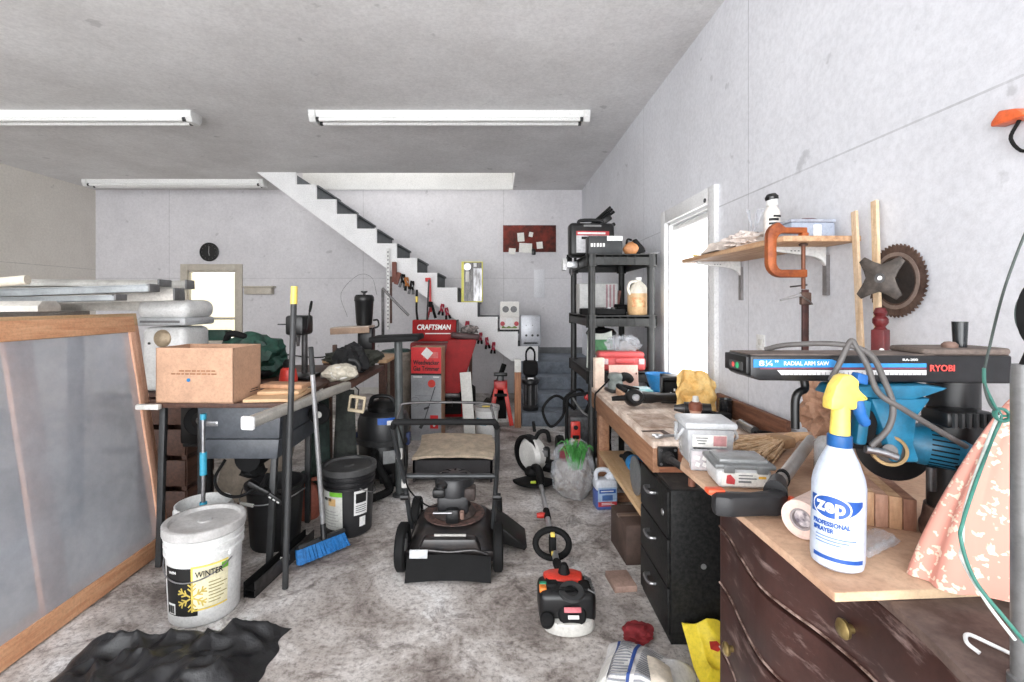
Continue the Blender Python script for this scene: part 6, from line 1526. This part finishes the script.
# crumpled paper bag on a jar
t = thing('glass_jar', 'cloudy glass jar of screws behind the spray bottle', 'jar', (.895, 1.29, TZ))
MB().lathe([(0, 0), (.042, 0), (.045, .01), (.045, .085), (.035, .1), (.035, .115), (.031, .115), (.031, .1), (.04, .085), (.04, .01), (0, .008)], 28).build('glass', clearpl, t)
MB().lathe([(0, .009), (.038, .009), (.038, .06), (.02, .07), (0, .07)], 24).build('contents', M('screws_grey', (150, 140, 134), .5, .3, col2=(90, 82, 78), scale=70, bump=.4), t)
t = thing('paper_bag', 'crumpled brown paper bag stuffed on top of the cloudy jar', 'bag', (.893, 1.285, TZ + .1155))
MB().blob((-.0, 0, .055), (.07, .05, .065), .35, 8, 6.1, 4, floor=0, fold=.35).build('paper', M('kraft', (178, 138, 112), .8, col2=(140, 104, 82), scale=12), t, angle=15)
# board offcuts stood on edge
t0 = Vector((.79, 1.0, TZ))
for k, lab in enumerate(('leftmost pine offcut of the four stood on edge by the saw', 'second pine offcut from the left of the four stood on edge', 'third pine offcut from the left of the four stood on edge', 'rightmost pine offcut of the four stood on edge by the saw')):
    m = (pine_z, M('offcut_pink', (206, 166, 144), .65, col2=(180, 136, 112), scale=6, stretch=(8, 8, .7)), pine_z, M('offcut_brown', (176, 130, 106), .65, col2=(140, 98, 78), scale=6, stretch=(8, 8, .7)))[k]
    solo(MB().bb(-.0112, .0112, 0, .16, 0, .070 - .002 * k, .002), 'pine_offcut', m, lab, 'offcut', (.765 + .0222 * k, 1.0 - .0081 * k, TZ), (0, 0, radians(-20)), 'pine offcuts stood on edge by the saw')
t = thing('bubble_wrap', 'strip of clear bubble wrap lying behind the spray bottle', 'wrap', (.705, .92, TZ + .001), (0, 0, .5)); t.scale = (.8, .8, .8)
MB().sheet(lambda u, v: ((u - .5) * .15, (v - .5) * .07, .004 + .014 * sin(v * pi) + .006 * noise.noise(Vector((u * 9, v * 6, 2)))), 24, 12, .001).build('film', bagpl, t)
mb = MB()
for k in range(8): mb.lathe([(.008, 0), (.007, .004), (.003, .007), (0, .0075)], 12, at=(-.06 + .017 * k, -.028 + .004 * (k % 2), .008))
mb.build('bubbles', bagpl, t)

# ---- radial arm saw
def radial_saw():
    t = thing('radial_arm_saw', 'blue and black radial arm saw with a long black arm over the tan board', 'saw', (.893, .95, TZ))
    ox, oy, oz = .893, .95, TZ
    am = M('arm_black', (30, 30, 32), .35, var=.3, scale=24)
    dust = M('arm_dusty', (122, 108, 100), .8, col2=(88, 78, 72), scale=20)
    zt, zb = 1.252 - oz, 1.205 - oz
    arm = MB(); arm.prism([(.473 - ox, zb + .008), (.49 - ox, zb), (.95 - ox, zb - .006), (.962 - ox, zb - .006), (.962 - ox, zt), (.473 - ox, zt)], 'y', .905 - oy, .995 - oy, .004); arm.build('arm', am, t)
    MB().prism([(.476 - ox, .909 - oy), (.96 - ox, .909 - oy), (.96 - ox, .992 - oy), (.476 - ox, .992 - oy)], 'z', zt, zt + .0015).build('dusty_top', dust, t)
    fy = .9045 - oy
    b = MB(); b.prism([(.478 - ox, zt - .022), (.478 - ox, zt - .007), (.625 - ox, zt - .007), (.640 - ox, zt - .0145), (.80 - ox, zt - .0145), (.80 - ox, zt - .022)], 'y', fy - .0012, fy).build('blue_band', M('band_blue', (50, 140, 206), .4), t)
    MB().bb(.49 - ox, .80 - ox, fy - .001, fy, zt - .0255, zt - .0225).build('maroon_line', M('line_maroon', (120, 60, 80), .5), t)
    MB().prism([(.53 - ox, zt - .036), (.522 - ox, zt - .027), (.80 - ox, zt - .027), (.80 - ox, zt - .036)], 'y', fy - .001, fy).build('scale_strip', M('scale_pale', (214, 212, 212), .5, var=.1), t)
    mb = MB()
    for k in range(31): mb.bb(.535 - ox + .0085 * k, .536 - ox + .0085 * k, fy - .0016, fy - .0008, zt - .036, zt - .031)
    mb.build('scale_ticks', greyink, t)
    MB().text('8¼"', .014, T(.506 - ox, fy - .0013, zt - .0148), fit=.036, ex=.0005, bold=.008).build('lettering', white, t)
    MB().text('RADIAL ARM SAW', .0105, T(.576 - ox, fy - .0013, zt - .0148), fit=.084, ex=.0005, bold=.01).build('lettering', white, t)
    MB().text('RA-200', .006, T(.770 - ox, fy - .0007, zt - .008), fit=.028, ex=.0005, bold=.01).build('lettering', white, t)
    MB().text('RYOBI', .0165, T(.830 - ox, fy - .0007, zt - .024), fit=.046, ex=.0005, bold=.02).build('lettering', M('letter_red', (236, 84, 76), .5), t)
    mb = MB(); mb.prism([(.907 - oy, zb + .012), (.993 - oy, zb + .012), (.993 - oy, zt - .002), (.907 - oy, zt - .002)], 'x', .466 - ox, .474 - ox, .002); ec = mb.build('arm_end_cap', black, t)
    MB().box((.4655 - ox, .945 - oy, zt - .022), (.002, .05, .016)).build('end_label', M('end_label_dark', (70, 70, 70), .5), ec)
    MB().cyl((.4655 - ox, .938 - oy, zt - .022), (.464 - ox, .938 - oy, zt - .022), .006, seg=14).build('green_dot', M('dot_green', (60, 180, 120), .5), ec)
    MB().cyl((.4655 - ox, .954 - oy, zt - .022), (.464 - ox, .954 - oy, zt - .022), .005, seg=14).build('red_dot', M('dot_coral', (226, 90, 84), .5), ec)
    # arm cap over the column, crank, knob
    MB().prism([(.80 - ox, -.04), (.83 - ox, -.05), (.955 - ox, -.048), (.968 - ox, -.035), (.968 - ox, .035), (.955 - ox, .048), (.83 - ox, .05), (.80 - ox, .04)], 'z', zt + .0016, zt + .0125, .004).build('arm_cap', dust, t)
    MB().cyl((.897 - ox, -.01, zt + .012), (.897 - ox, -.01, zt + .062), .0105, .0125, 18).build('crank_grip', M('crank_black', (34, 36, 38), .2), t)
    MB().lathe([(0, 0), (.012, 0), (.013, .006), (.008, .011), (0, .012)], 18, at=(.868 - ox, -.02, zt + .0125)).build('brown_knob', M('knob_brown', (130, 104, 92), .6), t)
    # column and base
    MB().cyl((0, 0, .02), (0, 0, zb - .006), .040, .040, 32).build('column', black, t)
    MB().lathe([(.041, .17), (.052, .172), (.054, .20), (.05, .23), (.041, .232)], 32, closed=True).build('column_collar', blackm, t)
    MB().box((-.035, -.045, .247), (.09, .06, .03), bev=.008).build('lock_housing', blackm, t)
    mb = MB()
    for k in range(6): mb.box((-.07 + .013 * k, -.078, .247), (.005, .006, .026))
    mb.build('lock_grille', dkgrey, t)
    MB().cyl((.03, -.03, .19), (.06, -.05, .19), .012, seg=14).build('lock_bolt', dsteel, t)
    MB().lathe([(0, 0), (.05, 0), (.052, .02), (.048, .03), (.044, .06), (0, .06)], 30).build('column_foot', M('foot_rust', (128, 100, 88), .6, .2, col2=(80, 60, 52), scale=20), t)
    MB().bb(.0, .12, -.06, .07, .0005, .022, .003).build('saw_base', M('base_umber', (92, 62, 54), .6, .2, col2=(60, 42, 38), scale=10), t)
    # carriage, yoke, motor, guard
    bl = M('saw_blue', (30, 114, 148), .42, var=.14, scale=24)
    MB().prism([(-.275, zb - .026), (-.262, zb - .008), (-.10, zb - .006), (-.06, zb - .012), (-.10, zb - .026), (-.13, zb - .034)], 'y', -.060, .0, .005).build('carriage', bl, t)
    MB().prism([(-.205, zb - .03), (-.09, zb - .03), (-.118, zb - .065), (-.124, zb - .115), (-.112, zb - .15), (-.165, zb - .15), (-.178, zb - .10)], 'y', -.058, -.022, .007).build('yoke', bl, t)
    m0, m1 = Vector((-.125, .045, .190)), Vector((.006, -.03, .176)); dv = (m1 - m0)
    q = dv.to_track_quat('Z', 'Y').to_euler(); Lm = dv.length
    mb = MB(); mb.lathe([(0, 0), (.033, .0), (.036, .008), (.037, Lm * .45), (.040, Lm * .5), (.040, Lm * .88), (.034, Lm * .97), (.026, Lm), (0, Lm)], 36, at=m0, rot=q); mb.build('motor', bl, t)
    Mx = Matrix.Translation(m0) @ q.to_matrix().to_4x4()
    mb = MB(); mb.M = Mx
    for k in range(26):
        a = 2 * pi * k / 26; mb.box((.0388 * cos(a), .0388 * sin(a), Lm * .70), (.003, .003, Lm * .26), (0, 0, a))
    mb.build('motor_vents', soft_black, t)
    mb = MB(); mb.M = Mx; mb.cyl((0, 0, Lm - .002), (0, 0, Lm + .010), .011, .009, 18); mb.build('shaft_end', dsteel, t)
    lt = Mx @ Vector((0, 0, Lm * .25)); MB().cyl(Vector((lt.x - .026, lt.y - .026, lt.z - .002)), Vector((lt.x - .029, lt.y - .029, lt.z - .003)), .0085, seg=18).build('brush_cap', soft_black, t)
    MB().cyl((-.06, -.02, .10), (-.06, -.02, .145), .008).build('lower_stud', dsteel, t)
    # blade guard with a round opening and the arbor inside
    g0 = Vector((-.163, -.045, .186)); gr = (radians(84), 0, radians(-30))
    MB().lathe([(.023, -.012), (.028, -.014), (.030, 0), (.028, .014), (.023, .012)], 34, at=g0, rot=gr, closed=True).build('guard_ring', M('guard_brass', (170, 140, 96), .5, .3, var=.2), t)
    MB().lathe([(0, -.004), (.024, -.004), (.024, .004), (0, .004)], 30, at=g0, rot=gr).build('guard_inner', M('guard_dark', (62, 52, 46), .6), t)
    MB().lathe([(0, -.0), (.009, 0), (.012, .008), (.012, .016), (0, .018)], 20, at=g0 + Vector((0, 0, 0)), rot=gr).build('arbor', dsteel, t)
    MB().tube([g0 + Vector((-.05, -.01, .004)), g0 + Vector((-.025, -.015, .0)), g0 + Vector((0, -.02, -.008))], .007, 10, n=4).build('arbor_wrench', steel, t)
    MB().lathe([(0, -.002), (.07, -.0015), (.07, .0015), (0, .002)], 60, at=(-.02, .12, .14), rot=(radians(84), 0, radians(-20))).build('blade', M('blade_dark', (40, 38, 38), .4, .6, var=.2), t)
    MB().prism(arc(0, 0, .05, 20, 200, 20) + [(-.03, -.02), (.03, -.02)], 'y', -.010, .010, .004).build('upper_guard', soft_black, t, (-.19, -.02, .20), (radians(-6), 0, radians(-20)))
    MB().bar((-.1, .03, .17), (-.02, .12, .14), .014, .014).build('arbor_shaft', dsteel, t)
    # black grip and blue side housing left of the yoke
    MB().tube([(-.235, -.045, zb - .02), (-.250, -.048, zb - .05), (-.254, -.048, zb - .09), (-.245, -.045, zb - .125)], [.013, .016, .016, .012], 12, n=5).build('handle', M('handle_graphite', (56, 56, 58), .5), t)
    MB().box((-.218, -.045, zb - .075), (.022, .03, .085), (0, .12, 0), .007).build('blue_housing', bl, t)
    MB().box((-.2, -.04, zb - .085), (.03, .02, .06), (0, .2, 0), .006).build('black_housing', soft_black, t)
    # lock rods under the arm
    MB().tube([(.60 - ox, 0, zb + .002), (.60 - ox, -.005, zb - .022), (.585 - ox, -.01, zb - .028), (.578 - ox, -.01, zb - .045), (.578 - ox, -.01, zb - .098)], .0075, 10, n=3).build('stop_rod', blackm, t)
    # thick cords
    cm = M('cord_grey', (96, 92, 90), .5, var=.12)
    MB().tube([(.542 - ox, .03, zt + .004), (.57 - ox, -.0, zt + .016), (.63 - ox, -.055, zt + .022), (.672 - ox, -.075, zt + .006), (.694 - ox, -.08, zt - .04), (.706 - ox, -.085, zt - .085), (.698 - ox, -.085, zt - .125), (.675 - ox, -.075, zt - .16)], .0052, 10, n=8).build('power_cord', cm, t)
    MB().tube([(.612 - ox, -.06, zt - .045), (.626 - ox, -.065, zt - .01), (.645 - ox, -.065, zt + .028), (.652 - ox, -.07, zt + .018), (.668 - ox, -.075, zt - .015), (.682 - ox, -.082, zt - .062), (.72 - ox, -.09, zt - .09), (.78 - ox, -.085, zt - .125), (.86 - ox, -.06, zt - .165)], .0050, 10, n=8).build('power_cord', cm, t)
    MB().tube([(-.05, -.06, .155), (-.02, -.08, .165), (.03, -.08, .16), (.055, -.06, .16)], .006, 8, n=5).build('short_cord', soft_black, t)
radial_saw()

# ---- pink floral fabric at the right
pf = bpy.data.materials.new('pink_floral'); pf.use_nodes = True
nt = pf.node_tree; N = nt.nodes; L_ = nt.links
tc = N.new('ShaderNodeTexCoord'); vo = N.new('ShaderNodeTexVoronoi'); vo.inputs['Scale'].default_value = 42
nz_ = N.new('ShaderNodeTexNoise'); nz_.inputs['Scale'].default_value = 60
mxv = N.new('ShaderNodeMix'); mxv.data_type = 'VECTOR'; mxv.inputs[0].default_value = .06
L_.new(tc.outputs['Object'], mxv.inputs[4]); L_.new(tc.outputs['Object'], nz_.inputs['Vector']); L_.new(nz_.outputs['Color'], mxv.inputs[5]); L_.new(mxv.outputs[1], vo.inputs['Vector'])
rp = N.new('ShaderNodeValToRGB'); rp.color_ramp.elements[0].position = .28; rp.color_ramp.elements[0].color = rgb(236, 208, 186)
rp.color_ramp.elements[1].position = .36; rp.color_ramp.elements[1].color = rgb(214, 150, 134)
L_.new(vo.outputs['Distance'], rp.inputs[0]); L_.new(rp.outputs[0], N['Principled BSDF'].inputs['Base Color']); N['Principled BSDF'].inputs['Roughness'].default_value = .85
def fabric(u, v):
    a = u * 2 * pi
    w = .092 * (1 - v) ** .8 * (1 + .08 * sin(3 * a + 1) + .07 * sin(9 * a + 3 * v)) + .012
    d = .050 * (1 - v) ** .8 * (1 + .16 * sin(7 * a + 4 * v)) + .01
    zz = .30 * v
    return (w * cos(a) + .085 * v ** 1.2, d * sin(a) + .01 * v, zz + (.0 if v else 0))
t = thing('floral_fabric', 'pink fabric with cream flowers heaped at the right end of the tan board', 'fabric', (.80, .808, TZ + .001))
MB().sheet(fabric, 72, 24).build('cloth', pf, t, weld=True)

# grey post with green head at the right edge
t = thing('machine_post', 'grey upright post with a dark green head at the right picture edge', 'post', (.653, .60, .874))
MB().lathe([(0, 0), (.016, 0), (.016, .012), (.013, .014), (.013, .38), (.012, .40), (0, .40)], 24).build('post', M('post_steel', (128, 128, 128), .4, .4, var=.12), t)
MB().lathe([(0, -.02), (.022, -.02), (.032, -.01), (.032, .01), (.022, .02), (0, .02)], 30, at=(.027, 0, .462), rot=(pi / 2, 0, .3), sy=1.15).build('head', M('head_green', (58, 84, 78), .45, var=.15), t)
MB().lathe([(.030, -.012), (.035, -.012), (.035, .012), (.030, .012)], 30, at=(.027, 0, .462), rot=(pi / 2, 0, .3), closed=True, sy=1.15).build('head_rim', soft_black, t)
MB().cyl((0, 0, .39), (.018, 0, .43), .008).build('neck', soft_black, t)
# hanging cords
t = thing('garden_wire', 'thin green and white wire hanging in loops at the right edge', 'cord', (0, 0, 0))
D = .66
mb = MB(); mb.tube([W(1040, 205, D), W(1024, 236, D), W(1004, 290, D), W(990, 345, D), W(984, 378, D), (W(989, 402, D)), W(1000, 416, D)], .0016, 8, n=8); mb.build('dark_strand', M('strand_dark', (70, 80, 76), .5), t)
mb = MB(); mb.tube([W(984, 368, D), W(985, 385, D), W(994, 405, D), W(1001, 418, D), W(992, 440, D), W(975, 485, D - .04), W(963, 522, D - .06), W(961, 540, D - .06), W(975, 580, D - .08), W(1008, 622, D - .105), W(1040, 660, D - .11)], .0021, 8, n=8); mb.build('green_strand', M('strand_green', (60, 124, 110), .4), t)
mb = MB(); mb.tube([W(1000, 412, D), W(988, 440, D), W(966, 505, D - .05), W(962, 545, D - .06), W(962, 560, D - .06), W(985, 600, D - .09), W(1015, 640, D - .11)], .0019, 8, n=8); mb.build('pale_strand', M('strand_pale', (206, 212, 206), .4), t)
mb = MB(); mb.tube([W(1002, 415, D) + Vector((.012 * cos(a * .9), .004 * sin(a), .008 * sin(a * .9))) for a in range(14)], .0021, 8, n=3); mb.tube([W(1000, 416, D), W(1030, 416, D + .02)], .0018, 8); mb.build('knot', M('strand_green', (60, 124, 110), .4), t)
solo(MB().tube([(-.02, .0, .003), (-.024, .014, .008), (-.012, .024, .012), (.012, .014, .004), (.026, -.012, .003)], .0026, 8, n=6), 'white_hook', white, 'white plastic hook lying on the dresser top under the hanging wire', 'hook', (.672, .655, .874))
t = thing('orange_cap_tool', 'orange cap hung high on the right wall at the picture edge', 'cap', (XR, 1.16, 1.80))
MB().prism([(-.03, -.012), (.05, -.012), (.05, .0), (.03, .022), (-.01, .012)], 'x', -.04, -.002, .004).build('cap', M('cap_orange', (240, 110, 60), .4), t)
MB().tube([(-.02, .0, -.012), (-.02, .02, -.05), (-.02, -.01, -.09), (-.012, -.03, -.05)], .004, 8, n=5).build('cord', soft_black, t)

# ---- wall shelf with brackets
t = thing('wall_shelf', 'light wooden board shelf on white brackets on the right wall', 'shelf', (XR, 1.69, 1.565))
MB().bb(-.272, -.001, 0, .93, 0, .02, .002).build('board', M('shelf_oak', (206, 168, 132), .6, col2=(176, 134, 100), scale=6, stretch=(9, .7, 9)), t)
for y in (.17, .82):
    b = MB(); b.prism([(-.235, 0), (-.012, 0), (-.012, -.075), (-.03, -.05), (-.06, -.036), (-.235, -.014)], 'y', y - .009, y + .009, .002); b.build('bracket', white, t)
    s = MB().bb(-.014, -.001, y - .012, y + .012, -.185 if y < .5 else -.20, -.03).build('slotted_strip', M('strip_grey', (150, 146, 146), .4, .4), t)
    mb = MB()
    for k in range(3): mb.bb(-.15 + .014 * k, -.143 + .014 * k, y - .0095, y - .009, -.018, -.014)
    mb.build('bracket_slots', greyink, t)
SZ = 1.5855
def c_clamp():
    t = thing('c_clamp', 'orange iron C clamp gripping the near end of the wall shelf', 'clamp', (1.0065, 1.735, SZ + .0005)); t.scale = (.92, 1, .93)
    om = M('clamp_orange', (176, 96, 50), .5, .2, col2=(132, 66, 36), scale=16)
    # outline in x-z, opening to the right
    out = [(.105, .036), (.02, .036)] + arc(.01, -.0, .036 + .022, 90, 180, 6)[1:] + [(-.048, -.09)] + arc(.01, -.098, .058, 180, 270, 6) + [(.105, -.156)]
    inn = [(.105, -.126), (.014, -.126)] + arc(.014, -.1, .028, 270, 180, 5)[1:] + [(-.014, -.01)] + arc(.014, -.01, .024, 180, 90, 5)[1:] + [(.105, .014)]
    MB().prism(out + inn, 'y', -.014, .014, .004).build('frame', om, t)
    MB().bb(.085, .11, -.014, .014, .0005, .016, .003).build('anvil', om, t)
    MB().cyl((.097, 0, -.20), (.097, 0, -.03), .0075, seg=16).build('screw', M('screw_brown', (120, 76, 56), .5, .4), t); MB().lathe([(0, 0), (.014, 0), (.016, .006), (.01, .01), (0, .01)], 18, at=(.097, 0, -.0335)).build('swivel_pad', rust, t)
    MB().cyl((.04, -.01, -.192), (.118, .01, -.184), .003, seg=10).build('tommy_bar', dsteel, t)
c_clamp()
t = thing('pipe_clamp', 'dark brown bar clamp hanging below the orange C clamp', 'clamp', (1.101, 1.735, SZ - .19))
MB().bb(-.010, .012, -.005, .005, -.38, .003, .001).build('bar', M('bar_brown', (84, 52, 48), .55, .3, col2=(56, 36, 34), scale=16), t); MB().box((.002, 0, -.03), (.036, .018, .045), bev=.004).build('jaw', rust, t)
MB().cyl((-.09, -.005, -.035), (-.01, 0, -.015), .004, .006).build('handle', alum, t); MB().tube([(-.02, -.01, -.02), (.01, -.012, -.04), (.02, -.01, -.05)], .003, 8, n=4).build('lever', steel, t)
# on the shelf
t = thing('glue_bottle', 'white squeeze bottle with a black flip cap on the wall shelf', 'bottle', (1.10, 1.94, SZ))
MB().lathe([(0, 0), (.028, 0), (.03, .008), (.03, .125), (.022, .145), (.018, .15), (.018, .16), (0, .16)], 28).build('body', M('glue_white', (232, 226, 220), .35, var=.05), t)
MB().lathe([(.02, .152), (.022, .156), (.021, .178), (0, .178)], 24).build('white_neck', white, t); MB().lathe([(0, .0), (.024, .0), (.025, .012), (.016, .024), (0, .026)], 24, at=(0, 0, .177), rot=(0, -.15, 0)).build('cap', M('cap_black', (28, 28, 28), .25), t)
mb = MB()
patch(mb, lambda z: .03, radians(-50), radians(45), .075, .083, .001, 12); patch(mb, lambda z: .03, radians(-50), radians(20), .09, .1, .001, 10); patch(mb, lambda z: .03, radians(-20), radians(50), .104, .112, .001, 10)
mb.build('black_print', ink, t)
t = thing('clear_case', 'blue tinted clear plastic case at the near end of the wall shelf', 'case', (1.165, 1.84, SZ)); t.scale = (.95, .9, .95)
MB().bb(-.085, .085, -.06, .06, 0, .066, .006).build('case', M('case_bluish', (196, 206, 224), .15, var=.05, alpha=.7), t); MB().bb(-.088, .088, -.063, .063, .066, .078, .004).build('lid', M('case_lid', (196, 202, 216), .2, alpha=.8), t)
MB().bb(.0, .03, -.0625, -.06, .012, .055).build('label', paper, t); MB().tube([(-.03, -.03, .078), (-.02, -.03, .083), (.02, -.03, .083), (.04, -.03, .078)], .003, 8, n=4).build('handle', M('handle_umber', (110, 80, 80), .5), t)
MB().bb(-.075, .075, -.05, .05, .004, .04, .004).build('contents', M('parts_blue', (150, 168, 200), .5, var=.15, scale=40), t)
t = thing('plastic_bag', 'knotted clear plastic bag standing behind the orange clamp on the shelf', 'bag', (1.09, 2.08, SZ))
MB().blob((-.02, 0, .03), (.075, .08, .034), .35, 8, 4.9, 4, floor=0, fold=.2).build('body', M('tissue_pink', (226, 214, 206), .7, var=.06), t)
for s in (-1, 1):
    MB().sheet(lambda u, v, s=s: (.01 + s * .028 * v + s * .022 * (u - .5) * v, .012 * sin(u * 5) * v, .055 + .115 * v * (1 - .25 * (u - .5) ** 2)), 10, 12, .001).build('ear', M('ear_film', (232, 234, 240), .2, alpha=.5), t)
MB().tube([(-.01, -.01, .05), (.01, .012, .056), (.03, -.01, .06), (.01, -.012, .064)], .005, 8, True, n=3).build('knot', dkgrey, t)
solo(MB().sheet(crumple(.17, .2, .07, 6.0, 9, .4), 30, 30, .001), 'tissue_wad', M('tissue_cream', (226, 212, 200), .8, var=.05), 'crumpled cream tissue at the middle of the wall shelf', 'tissue', (1.07, 2.28, SZ))
solo(MB().cyl((-.05, -.03, .006), (.06, .04, .006), .005, seg=6), 'pencil', yellow, 'yellow pencil at the far end of the wall shelf', 'pencil', (1.05, 2.5, SZ))
t = thing('small_vial', 'little brown capped vial at the far end of the wall shelf', 'vial', (1.06, 2.40, SZ + .013), (0, 0, .4))
MB().cyl((-.03, 0, 0), (.01, 0, 0), .0125, seg=16).build('body', white, t); MB().cyl((.01, 0, .0), (.04, 0, .0), .0125, seg=16).build('cap', M('vial_brown', (96, 62, 44), .5), t)
# sticks, blade, plate, red leg
solo(MB().bar((1.185, 1.56, .006), (1.238, 1.68, .78), .022, .010), 'pine_stick', M('stick_tan', (224, 200, 170), .6, col2=(196, 164, 130), scale=6, stretch=(8, 8, .7)), 'shorter thin pine stick leaning on the wall beside the shelf', 'stick', (0, 0, TZ - .004))
solo(MB().bar((1.20, 1.515, .006), (1.246, 1.60, .80), .023, .010), 'pine_stick', M('stick_cream', (230, 206, 172), .6, col2=(206, 172, 134), scale=6, stretch=(8, 8, .7)), 'taller thin pine stick leaning on the wall above the saw blade', 'stick', (0, 0, TZ - .004))
t = thing('circular_blade', 'brown toothed circular saw blade hung on the right wall', 'saw blade', (XR - .012, 1.53, 1.42))
N_ = 48; pr = []
for k in range(N_):
    a = 2 * pi * k / N_; pr += [(.107 * cos(a), .107 * sin(a)), (.117 * cos(a + .03), .117 * sin(a + .03)), (.112 * cos(a + .09), .112 * sin(a + .09))]
bm_ = MB(); b = bmesh.new()
oA = [b.verts.new((-.002, p[0], p[1])) for p in pr]; oB = [b.verts.new((.002, p[0], p[1])) for p in pr]
iA = [b.verts.new((-.002, .072 * cos(2 * pi * k / len(pr)), .072 * sin(2 * pi * k / len(pr)))) for k in range(len(pr))]; iB = [b.verts.new((.002, v.co.y, v.co.z)) for v in iA]
n = len(pr)
for k in range(n):
    k2 = (k + 1) % n
    b.faces.new((oA[k], oA[k2], iA[k2], iA[k])); b.faces.new((oB[k2], oB[k], iB[k], iB[k2])); b.faces.new((oA[k2], oA[k], oB[k], oB[k2])); b.faces.new((iA[k], iA[k2], iB[k2], iB[k]))
bm_.add(b); bm_.build('toothed_rim', M('blade_brown', (112, 92, 82), .5, .4, col2=(78, 60, 52), scale=20), t)
MB().lathe([(.0, -.0015), (.0735, -.0015), (.0735, .0015), (0, .0015)], 40, rot=(0, pi / 2, 0)).build('plate', M('blade_plate', (66, 62, 60), .45, .5, var=.2), t)
MB().lathe([(.078, -.0035), (.09, -.0035), (.09, .001), (.078, .001)], 40, rot=(0, pi / 2, 0), closed=True).build('worn_ring', M('ring_tan', (160, 142, 132), .5, .3, var=.15), t)
MB().cyl((-.03, 0, 0), (.012, 0, 0), .006, seg=12).build('nail', dsteel, t)
t = thing('mower_plate', 'dark four pointed steel plate hung in front of the round blade', 'plate', (1.152, 1.458, 1.425), (0, radians(10), radians(-52))); t.scale = (.76, 1, .88)
st = []
for k in range(4):
    a = pi / 4 + k * pi / 2 + .12
    st += [(.092 * cos(a - .13), .092 * sin(a - .13)), (.092 * cos(a + .13), .092 * sin(a + .13)), (.062 * cos(a + .36), .062 * sin(a + .36)), (.047 * cos(a + pi / 4), .047 * sin(a + pi / 4)), (.062 * cos(a + pi / 2 - .36), .062 * sin(a + pi / 2 - .36))]
MB().prism(st, 'y', -.004, .004, .0015).build('plate', M('plate_dark', (84, 76, 70), .5, .4, col2=(58, 52, 48), scale=30), t)
MB().lathe([(.011, -.003), (.017, -.003), (.017, .003), (.011, .003)], 24, at=(0, -.005, 0), rot=(pi / 2, 0, 0), closed=True).build('centre_ring', dsteel, t); MB().cyl((0, -.003, 0), (0, -.005, 0), .008, seg=20).build('centre_hole', white, t)
MB().cyl((.0, .004, .0), (.025, .10, .0), .005, seg=10).build('hook', dsteel, t)
t = thing('turned_baluster', 'dark red turned furniture post standing upright below the blade', 'post', (1.15, 1.455, TZ))
rl = M('leg_red', (108, 34, 36), .4, col2=(76, 22, 26), scale=10)
MB().box((0, 0, .19), (.036, .036, .38), (0, 0, .5), .003).build('shaft', rl, t); MB().lathe([(.018, .38), (.012, .388), (.02, .40), (.02, .412), (.013, .42), (.018, .43), (.012, .445), (0, .447)], 24).build('turned_top', rl, t)
MB().cyl((-.012, -.019, .32), (-.013, -.022, .32), .006, seg=12).build('white_fleck', white, t)
t = thing('wall_outlet', 'white electrical outlet on the right wall above the bench rail', 'outlet', (XR, 2.33, 1.14))
MB().bb(-.006, 0, -.036, .036, -.058, .058, .003).build('plate', white, t)
for z in (-.022, .022): MB().bb(-.009, -.005, -.017, .017, z - .014, z + .014, .003).build('socket', offwhite, t)

# ---- papers and bags on the floor at the front right
t = thing('yellow_bag', 'yellow plastic bag slumped between the file cabinet and the dresser', 'bag', (.825, 1.79, 0), (0, 0, 0))
MB().sheet(lambda u, v: ((lambda p: (p[0], p[1], p[2] + .10 * v ** 2))(crumple(.21, .21, .07, 3.0, 6, .6)(u, v))), 40, 40, .002).build('film', M('bag_yellow', (240, 214, 60), .35, var=.05), t)
MB().prism([(-.02, -.01), (.0, -.024), (.022, -.012), (.016, .016), (-.012, .018)], 'z', .0, .003).build('red_mark', M('mark_red', (206, 60, 50), .5), t, (-.03, -.02, .098), (.2, -.1, 0))
t = thing('paper_sack', 'crumpled white printed paper sack on the floor at the front right', 'sack', (.515, 1.71, 0), (0, 0, radians(-28)))
def sack(u, v):
    p = crumple(.31, .30, .08, 9.0, 4, .6)(u, v); return (p[0], p[1], p[2] + .03 * sin(u * pi))
MB().sheet(sack, 44, 44, .002).build('paper', M('sack_white', (226, 224, 222), .7, var=.05), t)
def on_sack(x, y, off=.004):
    p = sack(x / .345 + .5, y / .335 + .5); return (p[0], p[1], p[2] + off)
mb = MB()
for k in range(2): mb.sheet(lambda u, v, k=k: on_sack(-.13 + .09 * k + .012 * v, -.13 + .26 * u), 34, 2, .001)
mb.build('blue_lines', M('line_blue', (50, 84, 160), .5), t)
mb = MB(); rr = random.Random(5)
for k in range(20):
    l = rr.uniform(.05, .075)
    mb.sheet(lambda u, v, k=k, l=l: on_sack(-.11 + l * u, -.13 + .0128 * k + .005 * v), 8, 1, .0008); mb.sheet(lambda u, v, k=k, l=l: on_sack(-.012 + l * 1.4 * u, -.13 + .0128 * k + .005 * v), 8, 1, .0008)
mb.build('print_lines', M('line_pale_grey', (150, 152, 158), .6), t)
MB().sheet(lambda u, v: on_sack(.06 + .09 * u - .05 * v, -.14 + .16 * v, .012 + .01 * sin(u * 3)), 10, 10, .001).build('torn_flap', M('paper_cream', (232, 220, 202), .8), t)
MB().sheet(lambda u, v: on_sack(-.165 + .05 * u, -.14 + .2 * v, .008 + .006 * sin(v * 5)), 6, 12, .001).build('white_flap', paper, t)
solo(MB().blob((0, 0, .018), (.06, .05, .024), .3, 6, 7.7, 4, floor=0, fold=.15), 'red_rag', M('rag_red', (150, 44, 50), .8, var=.12), 'dark red rag on the floor behind the printed paper sack', 'rag', (.57, 1.96, 0), (0, 0, .6))
